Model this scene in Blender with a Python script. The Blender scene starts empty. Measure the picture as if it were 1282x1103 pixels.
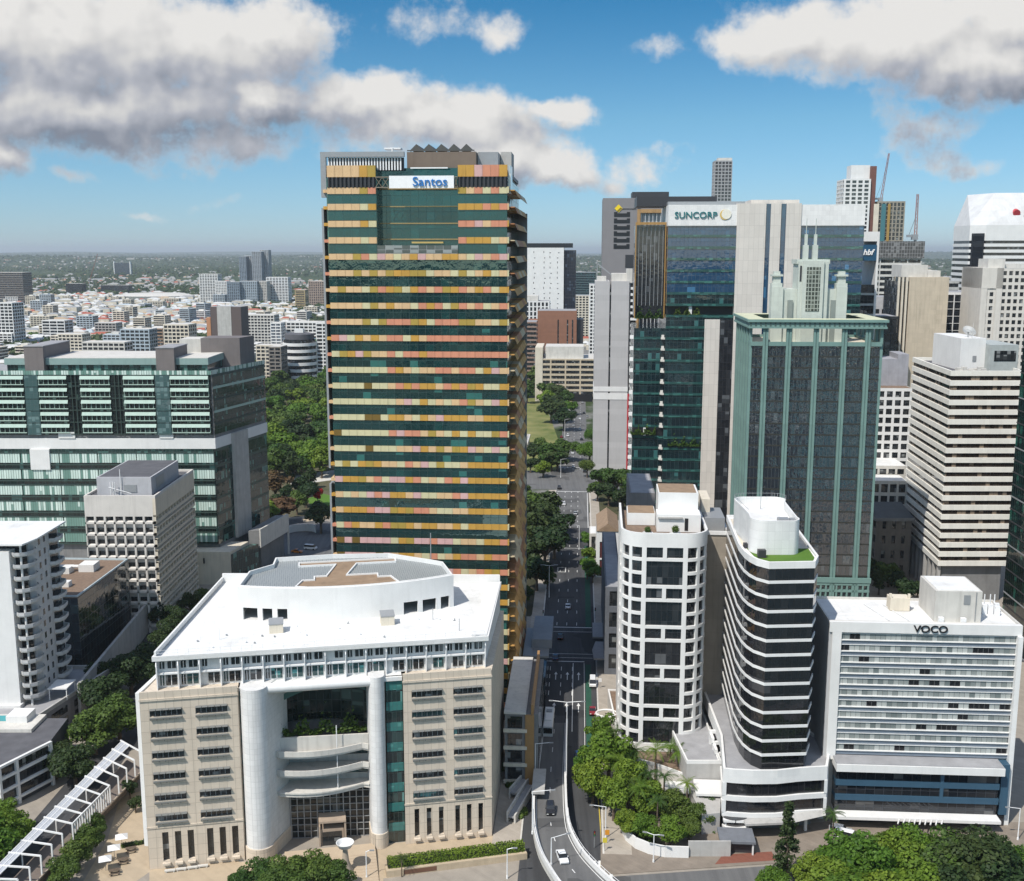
import bpy, math, random
from mathutils import Vector, Matrix
random.seed(7)
R = math.radians
S = bpy.context.scene
COL = S.collection
# ------------------------------------------------------------ camera
cam_d = bpy.data.cameras.new('camera'); cam = bpy.data.objects.new('camera', cam_d); COL.objects.link(cam)
cam.location = (0, 0, 120); cam.rotation_euler = (R(90) - math.atan(238.5/1380), 0, 0)
cam_d.sensor_width = 36; cam_d.lens = 36*1380/1282; cam_d.clip_start = 1; cam_d.clip_end = 200000
S.camera = cam
# ------------------------------------------------------------ exposure, sun, sky
S.view_settings.view_transform = 'Standard'; S.view_settings.look = 'None'
S.view_settings.exposure = 0.17; S.view_settings.gamma = 1; S.view_settings.use_curve_mapping = False
SUN_EL, SUN_AZ = R(54), R(-140)          # azimuth measured clockwise from +Y: behind the camera, to its left
sl = bpy.data.lights.new('sun', 'SUN'); sl.energy = 4.3; sl.angle = R(0.5); sl.color = (1, .95, .87)
so = bpy.data.objects.new('sun', sl); COL.objects.link(so)
sdir = Vector((math.sin(SUN_AZ)*math.cos(SUN_EL), math.cos(SUN_AZ)*math.cos(SUN_EL), math.sin(SUN_EL)))
so.rotation_euler = sdir.to_track_quat('Z', 'Y').to_euler()
W = bpy.data.worlds.new('World'); S.world = W; W.use_nodes = True
def make_world():
    nt = W.node_tree; nt.nodes.clear(); N = nt.nodes; L = nt.links
    out = N.new('ShaderNodeOutputWorld')
    sky = N.new('ShaderNodeTexSky'); sky.sky_type = 'NISHITA'; sky.sun_disc = False
    sky.sun_elevation = SUN_EL; sky.sun_rotation = SUN_AZ; sky.altitude = 100; sky.air_density = 1.0; sky.dust_density = 0.15; sky.ozone_density = 2.5
    # deepen the blue in view; unseen sky overhead is brightened as added fill
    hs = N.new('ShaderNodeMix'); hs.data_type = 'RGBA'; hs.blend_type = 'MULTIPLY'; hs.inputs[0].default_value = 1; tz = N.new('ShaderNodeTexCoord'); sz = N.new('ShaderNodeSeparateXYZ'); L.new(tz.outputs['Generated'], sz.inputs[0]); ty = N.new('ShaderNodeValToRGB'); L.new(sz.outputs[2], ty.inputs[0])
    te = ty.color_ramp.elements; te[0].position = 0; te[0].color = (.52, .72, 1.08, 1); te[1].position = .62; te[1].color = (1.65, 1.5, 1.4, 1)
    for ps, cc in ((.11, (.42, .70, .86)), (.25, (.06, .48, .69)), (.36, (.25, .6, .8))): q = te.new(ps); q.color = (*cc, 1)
    # added fill: the unseen sky behind the drone is tinted brighter and warmer
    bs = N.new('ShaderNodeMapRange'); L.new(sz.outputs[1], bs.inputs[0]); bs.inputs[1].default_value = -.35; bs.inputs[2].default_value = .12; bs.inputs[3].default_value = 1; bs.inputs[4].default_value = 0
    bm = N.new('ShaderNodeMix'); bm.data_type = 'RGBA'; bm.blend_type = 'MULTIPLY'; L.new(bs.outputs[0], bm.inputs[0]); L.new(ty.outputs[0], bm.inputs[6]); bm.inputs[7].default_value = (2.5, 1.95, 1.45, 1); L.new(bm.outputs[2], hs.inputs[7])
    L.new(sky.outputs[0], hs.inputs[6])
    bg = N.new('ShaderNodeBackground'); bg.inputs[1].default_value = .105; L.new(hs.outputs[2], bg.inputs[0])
    # ---- cumulus: blobs in direction space (x/|y|, z/|y|), broken up by fractal noise
    def cumulus(nm, amp, det):
        g = bpy.data.node_groups.new(nm, 'ShaderNodeTree')
        g.interface.new_socket('P', in_out='INPUT', socket_type='NodeSocketVector')
        g.interface.new_socket('D', in_out='OUTPUT', socket_type='NodeSocketFloat')
        gn = g.nodes; gl = g.links; gi = gn.new('NodeGroupInput'); go = gn.new('NodeGroupOutput')
        def noise(scale, detail, rough=.6):
            n = gn.new('ShaderNodeTexNoise'); n.noise_dimensions = '3D'; n.inputs['Scale'].default_value = scale; n.inputs['Detail'].default_value = detail; n.inputs['Roughness'].default_value = rough
            gl.new(gi.outputs[0], n.inputs['Vector']); return n
        n1 = noise(9, 5, .6)
        v1 = gn.new('ShaderNodeVectorMath'); v1.operation = 'SUBTRACT'; gl.new(n1.outputs['Color'], v1.inputs[0]); v1.inputs[1].default_value = (.5, .5, .5)
        v2 = gn.new('ShaderNodeVectorMath'); v2.operation = 'MULTIPLY_ADD'; gl.new(v1.outputs[0], v2.inputs[0]); v2.inputs[1].default_value = (.10, .075, 0); gl.new(gi.outputs[0], v2.inputs[2])
        c, s = math.cos(math.atan(238.5/1380)), math.sin(math.atan(238.5/1380))
        blobs = [(60, 40, 300, 95), (250, 60, 150, 80), (345, 50, 72, 66), (100, 135, 300, 55), (330, 130, 70, 34), (10, 190, 40, 38), (290, 178, 120, 32, .45),
                 (470, 132, 110, 34), (590, 160, 100, 42), (520, 155, 120, 40), (700, 146, 56, 20), (690, 208, 60, 24), (625, 36, 48, 28, .55), (630, 190, 90, 40), (535, 28, 80, 40, .72),
                 (1010, 45, 120, 46), (1120, 50, 170, 62), (1230, 85, 130, 55), (930, 45, 60, 26), (1165, 170, 66, 34, .45), (1190, 203, 80, 16, .7), (1262, 20, 90, 60),
                 (800, 210, 50, 24, .55), (815, 62, 60, 22, .86), (845, 190, 44, 14, .84), (185, 258, 44, 9, .78), (100, 222, 50, 13, .84), (765, 225, 40, 16, .66), (280, 250, 90, 14, .9),
                 (-250, 60, 260, 110), (1600, 120, 220, 80), (-700, 120, 300, 90), (2000, 60, 260, 100)]
        prev = None
        for bl in blobs:
            u, v, ru, rv = bl[:4]; bias = bl[4] if len(bl) > 4 else 0
            dx, dy = (u-641)/1380, (551.5-v)/1380
            yy = c + dy*s; a, b = dx/yy, (-s + dy*c)/yy
            ra, rb = ru/1380*1.12, rv/1380*1.15
            m = gn.new('ShaderNodeVectorMath'); m.operation = 'MULTIPLY_ADD'; gl.new(v2.outputs[0], m.inputs[0])
            m.inputs[1].default_value = (1/ra, 1/rb, 0); m.inputs[2].default_value = (-a/ra, -b/rb, bias)
            l = gn.new('ShaderNodeVectorMath'); l.operation = 'LENGTH'; gl.new(m.outputs[0], l.inputs[0])
            if prev is None: prev = l.outputs['Value']
            else:
                mm = gn.new('ShaderNodeMath'); mm.operation = 'SMOOTH_MIN'; gl.new(prev, mm.inputs[0]); gl.new(l.outputs['Value'], mm.inputs[1]); mm.inputs[2].default_value = .25
                prev = mm.outputs[0]
        n2 = noise(26, det, .62)
        a1 = gn.new('ShaderNodeMath'); a1.operation = 'MULTIPLY_ADD'; gl.new(n2.outputs['Fac'], a1.inputs[0]); a1.inputs[1].default_value = amp; a1.inputs[2].default_value = 1.025-amp/2
        a2 = gn.new('ShaderNodeMath'); a2.operation = 'SUBTRACT'; gl.new(a1.outputs[0], a2.inputs[0]); gl.new(prev, a2.inputs[1])
        gl.new(a2.outputs[0], go.inputs[0])
        return g
    g, gs = cumulus('cumulus_density', 1.25, 9), cumulus('cumulus_shading', .75, 2)
    tc = N.new('ShaderNodeTexCoord'); sx = N.new('ShaderNodeSeparateXYZ'); L.new(tc.outputs['Generated'], sx.inputs[0])
    ab = N.new('ShaderNodeMath'); ab.operation = 'ABSOLUTE'; L.new(sx.outputs[1], ab.inputs[0])
    mx = N.new('ShaderNodeMath'); mx.operation = 'MAXIMUM'; L.new(ab.outputs[0], mx.inputs[0]); mx.inputs[1].default_value = .08
    da = N.new('ShaderNodeMath'); da.operation = 'DIVIDE'; L.new(sx.outputs[0], da.inputs[0]); L.new(mx.outputs[0], da.inputs[1])
    db = N.new('ShaderNodeMath'); db.operation = 'DIVIDE'; L.new(sx.outputs[2], db.inputs[0]); L.new(mx.outputs[0], db.inputs[1])
    cb = N.new('ShaderNodeCombineXYZ'); L.new(da.outputs[0], cb.inputs[0]); L.new(db.outputs[0], cb.inputs[1])
    def dens(off, g=None):
        gg = N.new('ShaderNodeGroup'); gg.node_tree = g
        if off:
            o = N.new('ShaderNodeVectorMath'); o.operation = 'ADD'; o.inputs[1].default_value = off; L.new(cb.outputs[0], o.inputs[0]); L.new(o.outputs[0], gg.inputs[0])
        else: L.new(cb.outputs[0], gg.inputs[0])
        return gg.outputs[0]
    D0, S0, D1, D2 = dens(None, g), dens(None, gs), dens((-.010, .018, 0), gs), dens((-.025, .075, 0), gs)
    mk = N.new('ShaderNodeMapRange'); mk.interpolation_type = 'SMOOTHSTEP'; L.new(D0, mk.inputs[0]); mk.inputs[1].default_value = .0; mk.inputs[2].default_value = .55
    def mth(op, x, y, z=None):
        m = N.new('ShaderNodeMath'); m.operation = op
        for i, q in enumerate((x, y, z)):
            if q is None: continue
            if isinstance(q, (int, float)): m.inputs[i].default_value = q
            else: L.new(q, m.inputs[i])
        return m.outputs[0]
    e1 = mth('MULTIPLY', mth('SUBTRACT', S0, D1), .75); e2 = mth('MULTIPLY', mth('SUBTRACT', S0, mth('MAXIMUM', D2, -.4)), .50)
    li = mth('ADD', mth('ADD', mth('ADD', e1, e2), mth('MULTIPLY', mth('SUBTRACT', D0, S0), .22)), .40)
    li = mth('ADD', li, mth('MULTIPLY', mth('SUBTRACT', 1, mk.outputs[0]), .75)); lc = N.new('ShaderNodeClamp'); L.new(li, lc.inputs[0])
    rp = N.new('ShaderNodeValToRGB'); L.new(lc.outputs[0], rp.inputs[0]); rp.color_ramp.interpolation = 'LINEAR'
    el = rp.color_ramp.elements; el[0].position = 0; el[0].color = (.28, .315, .39, 1); el[1].position = 1; el[1].color = (1, .985, .96, 1)
    e = el.new(.42); e.color = (.55, .57, .635, 1); e = el.new(.72); e.color = (.82, .815, .81, 1)
    cg = N.new('ShaderNodeBackground'); cg.inputs[1].default_value = .72; L.new(rp.outputs[0], cg.inputs[0])
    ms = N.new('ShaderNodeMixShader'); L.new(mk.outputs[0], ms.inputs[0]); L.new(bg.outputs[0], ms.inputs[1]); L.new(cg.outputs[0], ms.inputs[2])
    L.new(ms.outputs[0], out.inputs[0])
make_world()

# ------------------------------------------------------------ mesh helpers
class MB:
    """collects faces and links them as ONE mesh object"""
    def __init__(s): s.v = []; s.f = []; s.m = []
    def poly(s, pts, m=0):
        n = len(s.v); s.v += [tuple(p) for p in pts]; s.f.append(tuple(range(n, n+len(pts)))); s.m.append(m)
    def box(s, x0, x1, y0, y1, z0, z1, m=0):
        n = len(s.v)
        s.v += [(x0,y0,z0),(x1,y0,z0),(x1,y1,z0),(x0,y1,z0),(x0,y0,z1),(x1,y0,z1),(x1,y1,z1),(x0,y1,z1)]
        for q in ((0,3,2,1),(4,5,6,7),(0,1,5,4),(1,2,6,5),(2,3,7,6),(3,0,4,7)): s.f.append(tuple(n+i for i in q)); s.m.append(m)
        return s
    def prism(s, pl, z0, z1, m=0, mt=None, bottom=True):
        n = len(s.v); k = len(pl)
        s.v += [(x, y, z0) for x, y in pl] + [(x, y, z1) for x, y in pl]
        for i in range(k):
            j = (i+1) % k; s.f.append((n+i, n+j, n+k+j, n+k+i)); s.m.append(m)
        s.f.append(tuple(n+k+i for i in range(k))); s.m.append(m if mt is None else mt)
        if bottom: s.f.append(tuple(n+i for i in reversed(range(k)))); s.m.append(m)
        return s
    def ring(s, pl, t, z0, z1, m=0):
        """parapet along a closed outline, thickness t inwards"""
        inn = inset(pl, t); k = len(pl); n = len(s.v)
        s.v += [(x,y,z0) for x,y in pl]+[(x,y,z1) for x,y in pl]+[(x,y,z0) for x,y in inn]+[(x,y,z1) for x,y in inn]
        for i in range(k):
            j = (i+1) % k
            s.f += [(n+i,n+j,n+k+j,n+k+i), (n+2*k+j,n+2*k+i,n+3*k+i,n+3*k+j), (n+k+i,n+k+j,n+3*k+j,n+3*k+i)]; s.m += [m]*3
        return s
    def wall(s, pl, t, z0, z1, m=0):
        """open run of wall along a path, thickness t to its left"""
        for (a, b) in zip(pl[:-1], pl[1:]):
            dx, dy = b[0]-a[0], b[1]-a[1]; l = math.hypot(dx, dy); nx, ny = -dy/l*t, dx/l*t
            s.prism([a, b, (b[0]+nx, b[1]+ny), (a[0]+nx, a[1]+ny)], z0, z1, m)
        return s
    def tube(s, p, q, r, n=6, m=0, r2=None):
        p, q = Vector(p), Vector(q); d = (q-p).normalized(); a = d.orthogonal().normalized(); b = d.cross(a); r2 = r if r2 is None else r2
        k = len(s.v)
        for c, rr in ((p, r), (q, r2)):
            for i in range(n):
                t = 2*math.pi*i/n; s.v.append(tuple(c + a*math.cos(t)*rr + b*math.sin(t)*rr))
        for i in range(n):
            j = (i+1) % n; s.f.append((k+i, k+j, k+n+j, k+n+i)); s.m.append(m)
        s.f.append(tuple(k+i for i in reversed(range(n)))); s.m.append(m); s.f.append(tuple(k+n+i for i in range(n))); s.m.append(m)
        return s
    def lathe(s, c, prof, n=16, m=0):
        k = len(s.v)
        for r, z in prof:
            for i in range(n):
                t = 2*math.pi*i/n; s.v.append((c[0]+r*math.cos(t), c[1]+r*math.sin(t), c[2]+z))
        for a in range(len(prof)-1):
            for i in range(n):
                j = (i+1) % n; s.f.append((k+a*n+i, k+a*n+j, k+(a+1)*n+j, k+(a+1)*n+i)); s.m.append(m)
        s.f.append(tuple(k+(len(prof)-1)*n+i for i in range(n))); s.m.append(m)
        return s
    def mesh(s, name, mats):
        me = bpy.data.meshes.new(name); me.from_pydata(s.v, [], s.f)
        if not isinstance(mats, (list, tuple)): mats = [mats]
        for x in mats: me.materials.append(x)
        if len(mats) > 1: me.polygons.foreach_set('material_index', s.m)
        me.update(); return me
    def build(s, name, mats, parent=None, smooth=False, loc=None):
        me = s.mesh(name, mats); o = bpy.data.objects.new(name, me); COL.objects.link(o)
        if parent: o.parent = parent
        if loc: o.location = loc
        if smooth:
            me.polygons.foreach_set('use_smooth', [True]*len(me.polygons))
            try: me.set_sharp_from_angle(angle=R(38))
            except Exception: pass
        return o
def inset(pl, t):
    """move each edge of a counter-clockwise outline inwards by t"""
    k = len(pl); res = []
    for i in range(k):
        p0, p1, p2 = pl[i-1], pl[i], pl[(i+1) % k]
        def nrm(a, b):
            dx, dy = b[0]-a[0], b[1]-a[1]; l = math.hypot(dx, dy) or 1; return -dy/l, dx/l
        n1, n2 = nrm(p0, p1), nrm(p1, p2); d = 1 + n1[0]*n2[0] + n1[1]*n2[1]
        d = max(d, .3); res.append((p1[0]+(n1[0]+n2[0])*t/d, p1[1]+(n1[1]+n2[1])*t/d))
    return res
def arc(cx, cy, rx, ry, a0, a1, n):
    return [(cx+rx*math.cos(R(a0+(a1-a0)*i/n)), cy+ry*math.sin(R(a0+(a1-a0)*i/n))) for i in range(n+1)]
def tag(o, label=None, cat=None, group=None, kind=None):
    if label: o['label'] = label
    if cat: o['category'] = cat
    if group: o['group'] = group
    if kind: o['kind'] = kind
    return o
def thing(name, label, cat, loc=(0,0,0), rz=0, group=None):
    o = bpy.data.objects.new(name, None); COL.objects.link(o); o.empty_display_size = .5
    o.location = loc; o.rotation_euler = (0, 0, R(rz)); return tag(o, label, cat, group)
def structure(o): o['kind'] = 'structure'; return o
def kids(o): return [c for c in COL.objects if c.parent == o]
def clone(o, kid=None):
    c = o.copy(); COL.objects.link(c)
    for ch in (kid if kid is not None else ()):
        d = ch[0].copy(); COL.objects.link(d); d.parent = c
        for g in ch[1]: e = g.copy(); COL.objects.link(e); e.parent = d
    return c
def kidtree(o): return [(c, list(c.children)) for c in o.children]
def text_obj(name, body, size, loc, m, parent, rot=(90,0,0), ext=.12, sx=1.0, bold=.0, shear=0):
    cu = bpy.data.curves.new(name, 'FONT'); cu.body = body; cu.size = size; cu.extrude = ext; cu.align_x = 'CENTER'; cu.align_y = 'CENTER'; cu.offset = bold; cu.shear = shear
    t = bpy.data.objects.new(name+'_src', cu); COL.objects.link(t)
    dg = bpy.context.evaluated_depsgraph_get(); me = bpy.data.meshes.new_from_object(t.evaluated_get(dg))
    bpy.data.objects.remove(t); o = bpy.data.objects.new(name, me); COL.objects.link(o); me.materials.clear(); me.materials.append(m)
    o.parent = parent; o.location = loc; o.rotation_euler = tuple(R(a) for a in rot); o.scale = (sx, 1, 1); return o

# ------------------------------------------------------------ materials
def nodes(name):
    m = bpy.data.materials.new(name); m.use_nodes = True; nt = m.node_tree; b = nt.nodes['Principled BSDF']; return m, nt, b
def rgb(c): return (c[0], c[1], c[2], 1)
class NT:
    def __init__(s, nt): s.nt = nt
    def n(s, t, **k):
        x = s.nt.nodes.new(t)
        for a, v in k.items(): setattr(x, a, v)
        return x
    def l(s, a, b): s.nt.links.new(a, b)
    def math(s, op, a, b=None, c=None):
        m = s.n('ShaderNodeMath', operation=op)
        for i, q in enumerate((a, b, c)):
            if q is None: continue
            if isinstance(q, (int, float)): m.inputs[i].default_value = q
            else: s.l(q, m.inputs[i])
        return m.outputs[0]
    def mix(s, f, a, b, bt='MIX'):
        m = s.n('ShaderNodeMix', data_type='RGBA', blend_type=bt)
        for i, q in ((0, f), (6, a), (7, b)):
            if isinstance(q, (int, float)): m.inputs[i].default_value = q
            elif isinstance(q, tuple): m.inputs[i].default_value = rgb(q)
            else: s.l(q, m.inputs[i])
        return m.outputs[2]
    def st(s):
        tc = s.n('ShaderNodeTexCoord'); sp = s.n('ShaderNodeSeparateXYZ'); s.l(tc.outputs['Object'], sp.inputs[0])
        return tc.outputs['Object'], s.math('ADD', sp.outputs[0], sp.outputs[1]), sp.outputs[2]
    def noise(s, vec, scale, detail=4, rough=.6):
        n = s.n('ShaderNodeTexNoise'); n.inputs['Scale'].default_value = scale; n.inputs['Detail'].default_value = detail; n.inputs['Roughness'].default_value = rough
        if vec: s.l(vec, n.inputs['Vector'])
        return n
    def mapr(s, v, a, b, c, d):
        m = s.n('ShaderNodeMapRange'); s.l(v, m.inputs[0])
        for i, q in enumerate((a, b, c, d)): m.inputs[i+1].default_value = q
        return m.outputs[0]
def solid(name, col, rough=.7, var=.18, scale=.35, streak=.15, panel=None, joint=.45, jw=.05, metal=0, spec=.4, off=(0,0), bump=0):
    """painted / concrete / stone wall: blotchy, rain-streaked, optional panel joints"""
    m, nt, b = nodes(name); k = NT(nt); obj, s, t = k.st()
    n = k.noise(obj, scale, 5); v = k.mapr(n.outputs['Fac'], .25, .75, 1-var, 1+var*.6)
    if streak:
        mp = k.n('ShaderNodeMapping'); k.l(obj, mp.inputs[0]); mp.inputs['Scale'].default_value = (.9, .9, .06)
        n2 = k.noise(mp.outputs[0], 1.0, 4); v = k.math('MULTIPLY', v, k.mapr(n2.outputs['Fac'], .5, .85, 1, 1-streak*1.3))
    if panel:
        pw, ph = panel
        fx = k.math('FRACT', k.math('DIVIDE', k.math('ADD', s, off[0]), pw)); fz = k.math('FRACT', k.math('DIVIDE', k.math('ADD', t, off[1]), ph))
        j = k.math('MAXIMUM', k.math('LESS_THAN', fx, jw/pw), k.math('LESS_THAN', fz, jw/ph))
        v = k.math('MULTIPLY', v, k.math('MULTIPLY_ADD', j, joint-1, 1))
        wn = k.n('ShaderNodeTexWhiteNoise', noise_dimensions='2D'); cb = k.n('ShaderNodeCombineXYZ')
        k.l(k.math('FLOOR', k.math('DIVIDE', k.math('ADD', s, off[0]), pw)), cb.inputs[0]); k.l(k.math('FLOOR', k.math('DIVIDE', k.math('ADD', t, off[1]), ph)), cb.inputs[1]); k.l(cb.outputs[0], wn.inputs['Vector'])
        v = k.math('MULTIPLY', v, k.mapr(wn.outputs['Value'], 0, 1, .95, 1.04))
    c = k.n('ShaderNodeMix', data_type='RGBA', blend_type='MULTIPLY'); c.inputs[0].default_value = 1; c.inputs[6].default_value = rgb(col)
    cv = k.n('ShaderNodeCombineColor'); [k.l(v, cv.inputs[i]) for i in range(3)]; k.l(cv.outputs[0], c.inputs[7]); k.l(c.outputs[2], b.inputs['Base Color'])
    b.inputs['Roughness'].default_value = rough; b.inputs['Metallic'].default_value = metal; b.inputs['Specular IOR Level'].default_value = spec
    if bump:
        bp = k.n('ShaderNodeBump'); bp.inputs['Strength'].default_value = bump; bp.inputs['Distance'].default_value = .1; k.l(n.outputs['Fac'], bp.inputs['Height']); k.l(bp.outputs[0], b.inputs['Normal'])
    return m
def glass(name, dark, light, pane=(1.5, 3.6), lit=.12, frame=None, fw=.07, ior=2.0, rough=.03, wav=.02, off=(0,0), tint=(1,1,1), floor=None):
    """reflective facade glass: every pane a little different, some with blinds, mullions between"""
    m, nt, b = nodes(name); k = NT(nt); obj, s, t = k.st(); pw, ph = pane
    sx, tz = k.math('DIVIDE', k.math('ADD', s, off[0]), pw), k.math('DIVIDE', k.math('ADD', t, off[1]), ph)
    cb = k.n('ShaderNodeCombineXYZ'); k.l(k.math('FLOOR', sx), cb.inputs[0]); k.l(k.math('FLOOR', tz), cb.inputs[1])
    wn = k.n('ShaderNodeTexWhiteNoise', noise_dimensions='2D'); k.l(cb.outputs[0], wn.inputs['Vector'])
    blot = k.noise(obj, .09, 3)
    f = k.math('MULTIPLY', k.math('POWER', wn.outputs['Value'], 3.0), k.mapr(blot.outputs['Fac'], .35, .65, .2, 1.4))
    lt = k.math('GREATER_THAN', wn.outputs['Value'], 1-lit)
    # blinds: the light panes are light only in their upper part
    fz0 = k.math('FRACT', tz); sep = k.n('ShaderNodeSeparateColor'); k.l(wn.outputs['Color'], sep.inputs[0])
    lt = k.math('MULTIPLY', lt, k.math('GREATER_THAN', fz0, k.math('MULTIPLY', sep.outputs[1], .8)))
    f = k.math('MINIMUM', k.math('ADD', k.math('MULTIPLY', f, .30), k.math('MULTIPLY', lt, .75)), 1)
    col = k.mix(f, dark, light)
    rgh = rough
    if frame:
        j = k.math('LESS_THAN', k.math('FRACT', sx), fw/pw)
        j = k.math('MAXIMUM', j, k.math('LESS_THAN', k.math('FRACT', tz), fw/ph))
        col = k.mix(j, col, frame); rgh = k.math('MULTIPLY_ADD', j, .45, rough)
    k.l(col, b.inputs['Base Color'])
    if isinstance(rgh, float): b.inputs['Roughness'].default_value = rgh
    else: k.l(rgh, b.inputs['Roughness'])
    b.inputs['IOR'].default_value = ior; b.inputs['Specular Tint'].default_value = rgb(tint)
    # slightly uneven panes: tilt the normal per pane and with a slow wave
    bp = k.n('ShaderNodeBump'); bp.inputs['Strength'].default_value = 1; bp.inputs['Distance'].default_value = wav
    nz = k.noise(obj, .55, 2); k.l(k.math('ADD', nz.outputs['Fac'], k.math('MULTIPLY', k.math('MULTIPLY', k.math('FRACT', sx), k.math('SUBTRACT', wn.outputs['Value'], .5)), 1.2)), bp.inputs['Height'])
    k.l(bp.outputs[0], b.inputs['Normal']); return m
def plain(name, col, rough=.5, metal=0, spec=.5, emit=0):
    m, nt, b = nodes(name); k = NT(nt); tc = k.n('ShaderNodeTexCoord'); n = k.noise(tc.outputs['Object'], 1.3, 3)
    c = k.mix(n.outputs['Fac'], tuple(x*.88 for x in col), tuple(min(1, x*1.08) for x in col)); k.l(c, b.inputs['Base Color'])
    b.inputs['Roughness'].default_value = rough; b.inputs['Metallic'].default_value = metal; b.inputs['Specular IOR Level'].default_value = spec
    return m
def leafmat(name, c0, c1, trans=.3):
    m, nt, b = nodes(name); k = NT(nt); g = k.n('ShaderNodeNewGeometry'); oi = k.n('ShaderNodeObjectInfo')
    tc = k.n('ShaderNodeTexCoord'); n = k.noise(tc.outputs['Object'], .45, 3)
    f = k.math('ADD', k.math('MULTIPLY', g.outputs['Random Per Island'], .55), k.mapr(n.outputs['Fac'], .3, .7, 0, .45))
    c = k.mix(f, c0, c1); hv = k.n('ShaderNodeHueSaturation'); k.l(c, hv.inputs['Color'])
    k.l(k.mapr(oi.outputs['Random'], 0, 1, .472, .522), hv.inputs['Hue']); k.l(k.mapr(oi.outputs['Random'], 0, 1, 1.25, .78), hv.inputs['Value'])
    k.l(hv.outputs[0], b.inputs['Base Color']); b.inputs['Roughness'].default_value = .6; b.inputs['Specular IOR Level'].default_value = .3
    tr = k.n('ShaderNodeBsdfTranslucent'); k.l(hv.outputs[0], tr.inputs[0]); ms = k.n('ShaderNodeMixShader'); ms.inputs[0].default_value = trans
    out = nt.nodes['Material Output']; k.l(b.outputs[0], ms.inputs[1]); k.l(tr.outputs[0], ms.inputs[2]); k.l(ms.outputs[0], out.inputs[0]); return m
def groundmat(name, c0, c1, scale=.05, rough=.9, fine=2.0, c2=None):
    m, nt, b = nodes(name); k = NT(nt); tc = k.n('ShaderNodeTexCoord'); n = k.noise(tc.outputs['Object'], scale, 6, .65); n2 = k.noise(tc.outputs['Object'], fine, 3)
    c = k.mix(k.mapr(n.outputs['Fac'], .3, .7, 0, 1), c0, c1)
    if c2: c = k.mix(k.mapr(n2.outputs['Fac'], .55, .75, 0, 1), c, c2)
    c = k.mix(.35, c, k.mix(n2.outputs['Fac'], (0.25,)*3, (1,)*3), 'MULTIPLY') if not c2 else c
    k.l(c, b.inputs['Base Color']); b.inputs['Roughness'].default_value = rough; b.inputs['Specular IOR Level'].default_value = .25; return m
def roofing(name, col):
    """flat membrane roof: welded seams, ponding stains, patched sheets"""
    m, nt, b = nodes(name); k = NT(nt); tc = k.n('ShaderNodeTexCoord'); sp = k.n('ShaderNodeSeparateXYZ'); k.l(tc.outputs['Object'], sp.inputs[0])
    u, v = k.math('DIVIDE', sp.outputs[0], 2.1), k.math('DIVIDE', sp.outputs[1], 11.0); j = k.math('MAXIMUM', k.math('LESS_THAN', k.math('FRACT', u), .05), k.math('LESS_THAN', k.math('FRACT', v), .012))
    cb = k.n('ShaderNodeCombineXYZ'); k.l(k.math('FLOOR', u), cb.inputs[0]); k.l(k.math('FLOOR', v), cb.inputs[1]); wn = k.n('ShaderNodeTexWhiteNoise', noise_dimensions='2D'); k.l(cb.outputs[0], wn.inputs['Vector'])
    n = k.noise(tc.outputs['Object'], .13, 6, .65); n2 = k.noise(tc.outputs['Object'], .9, 5, .7)
    f = k.math('MULTIPLY', k.mapr(n.outputs['Fac'], .50, .68, 1, .74), k.mapr(n2.outputs['Fac'], .45, .75, 1, .86)); f = k.math('MULTIPLY', f, k.mapr(wn.outputs['Value'], 0, 1, .95, 1)); f = k.math('MULTIPLY', f, k.math('MULTIPLY_ADD', j, -.12, 1))
    k.l(k.mix(f, (.22, .21, .19), col), b.inputs['Base Color']); b.inputs['Roughness'].default_value = .75; return m
def roadmat(name, c0, c1):
    """asphalt: wheel tracks along the street, oil spots, square repair patches"""
    m, nt, b = nodes(name); k = NT(nt); tc = k.n('ShaderNodeTexCoord'); mp = k.n('ShaderNodeMapping'); mp.inputs['Rotation'].default_value = (0, 0, R(3.5)); mp.inputs['Scale'].default_value = (.75, .02, 1); k.l(tc.outputs['Object'], mp.inputs[0])
    tr_ = k.noise(mp.outputs[0], 1, 3); n = k.noise(tc.outputs['Object'], .07, 5); n2 = k.noise(tc.outputs['Object'], 1.2, 4)
    vo = k.n('ShaderNodeTexVoronoi'); vo.distance = 'CHEBYCHEV'; vo.inputs['Scale'].default_value = .11; k.l(tc.outputs['Object'], vo.inputs['Vector']); sc = k.n('ShaderNodeSeparateColor'); k.l(vo.outputs['Color'], sc.inputs[0])
    f = k.math('ADD', k.mapr(tr_.outputs['Fac'], .35, .65, 0, .55), k.mapr(n.outputs['Fac'], .3, .7, 0, .45)); c = k.mix(f, c0, c1)
    c = k.mix(k.math('MULTIPLY', k.math('GREATER_THAN', sc.outputs[0], .86), .55), c, tuple(x*.55 for x in c1)); c = k.mix(k.mapr(n2.outputs['Fac'], .6, .75, 0, .35), c, tuple(x*.6 for x in c1))
    k.l(c, b.inputs['Base Color']); b.inputs['Roughness'].default_value = .88; b.inputs['Specular IOR Level'].default_value = .3; return m
M = {}
M['white'] = solid('white_paint', (.70, .695, .68), .6, .08, .22, .07)
M['white_panel'] = solid('white_panel', (.71, .705, .69), .55, .07, .3, .06, panel=(1.5, 1.8), joint=.86, jw=.06)
M['roof_white'] = roofing('white_roof_membrane', (.70, .70, .685))
M['sandstone'] = solid('sandstone_panel', (.58, .50, .405), .8, .10, .25, .12, panel=(1.55, 2.2), joint=.58, jw=.06)
M['concrete'] = solid('concrete', (.42, .41, .39), .85, .18, .3, .25)
M['concrete_lt'] = solid('pale_concrete', (.56, .54, .50), .85, .14, .3, .2)
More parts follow.
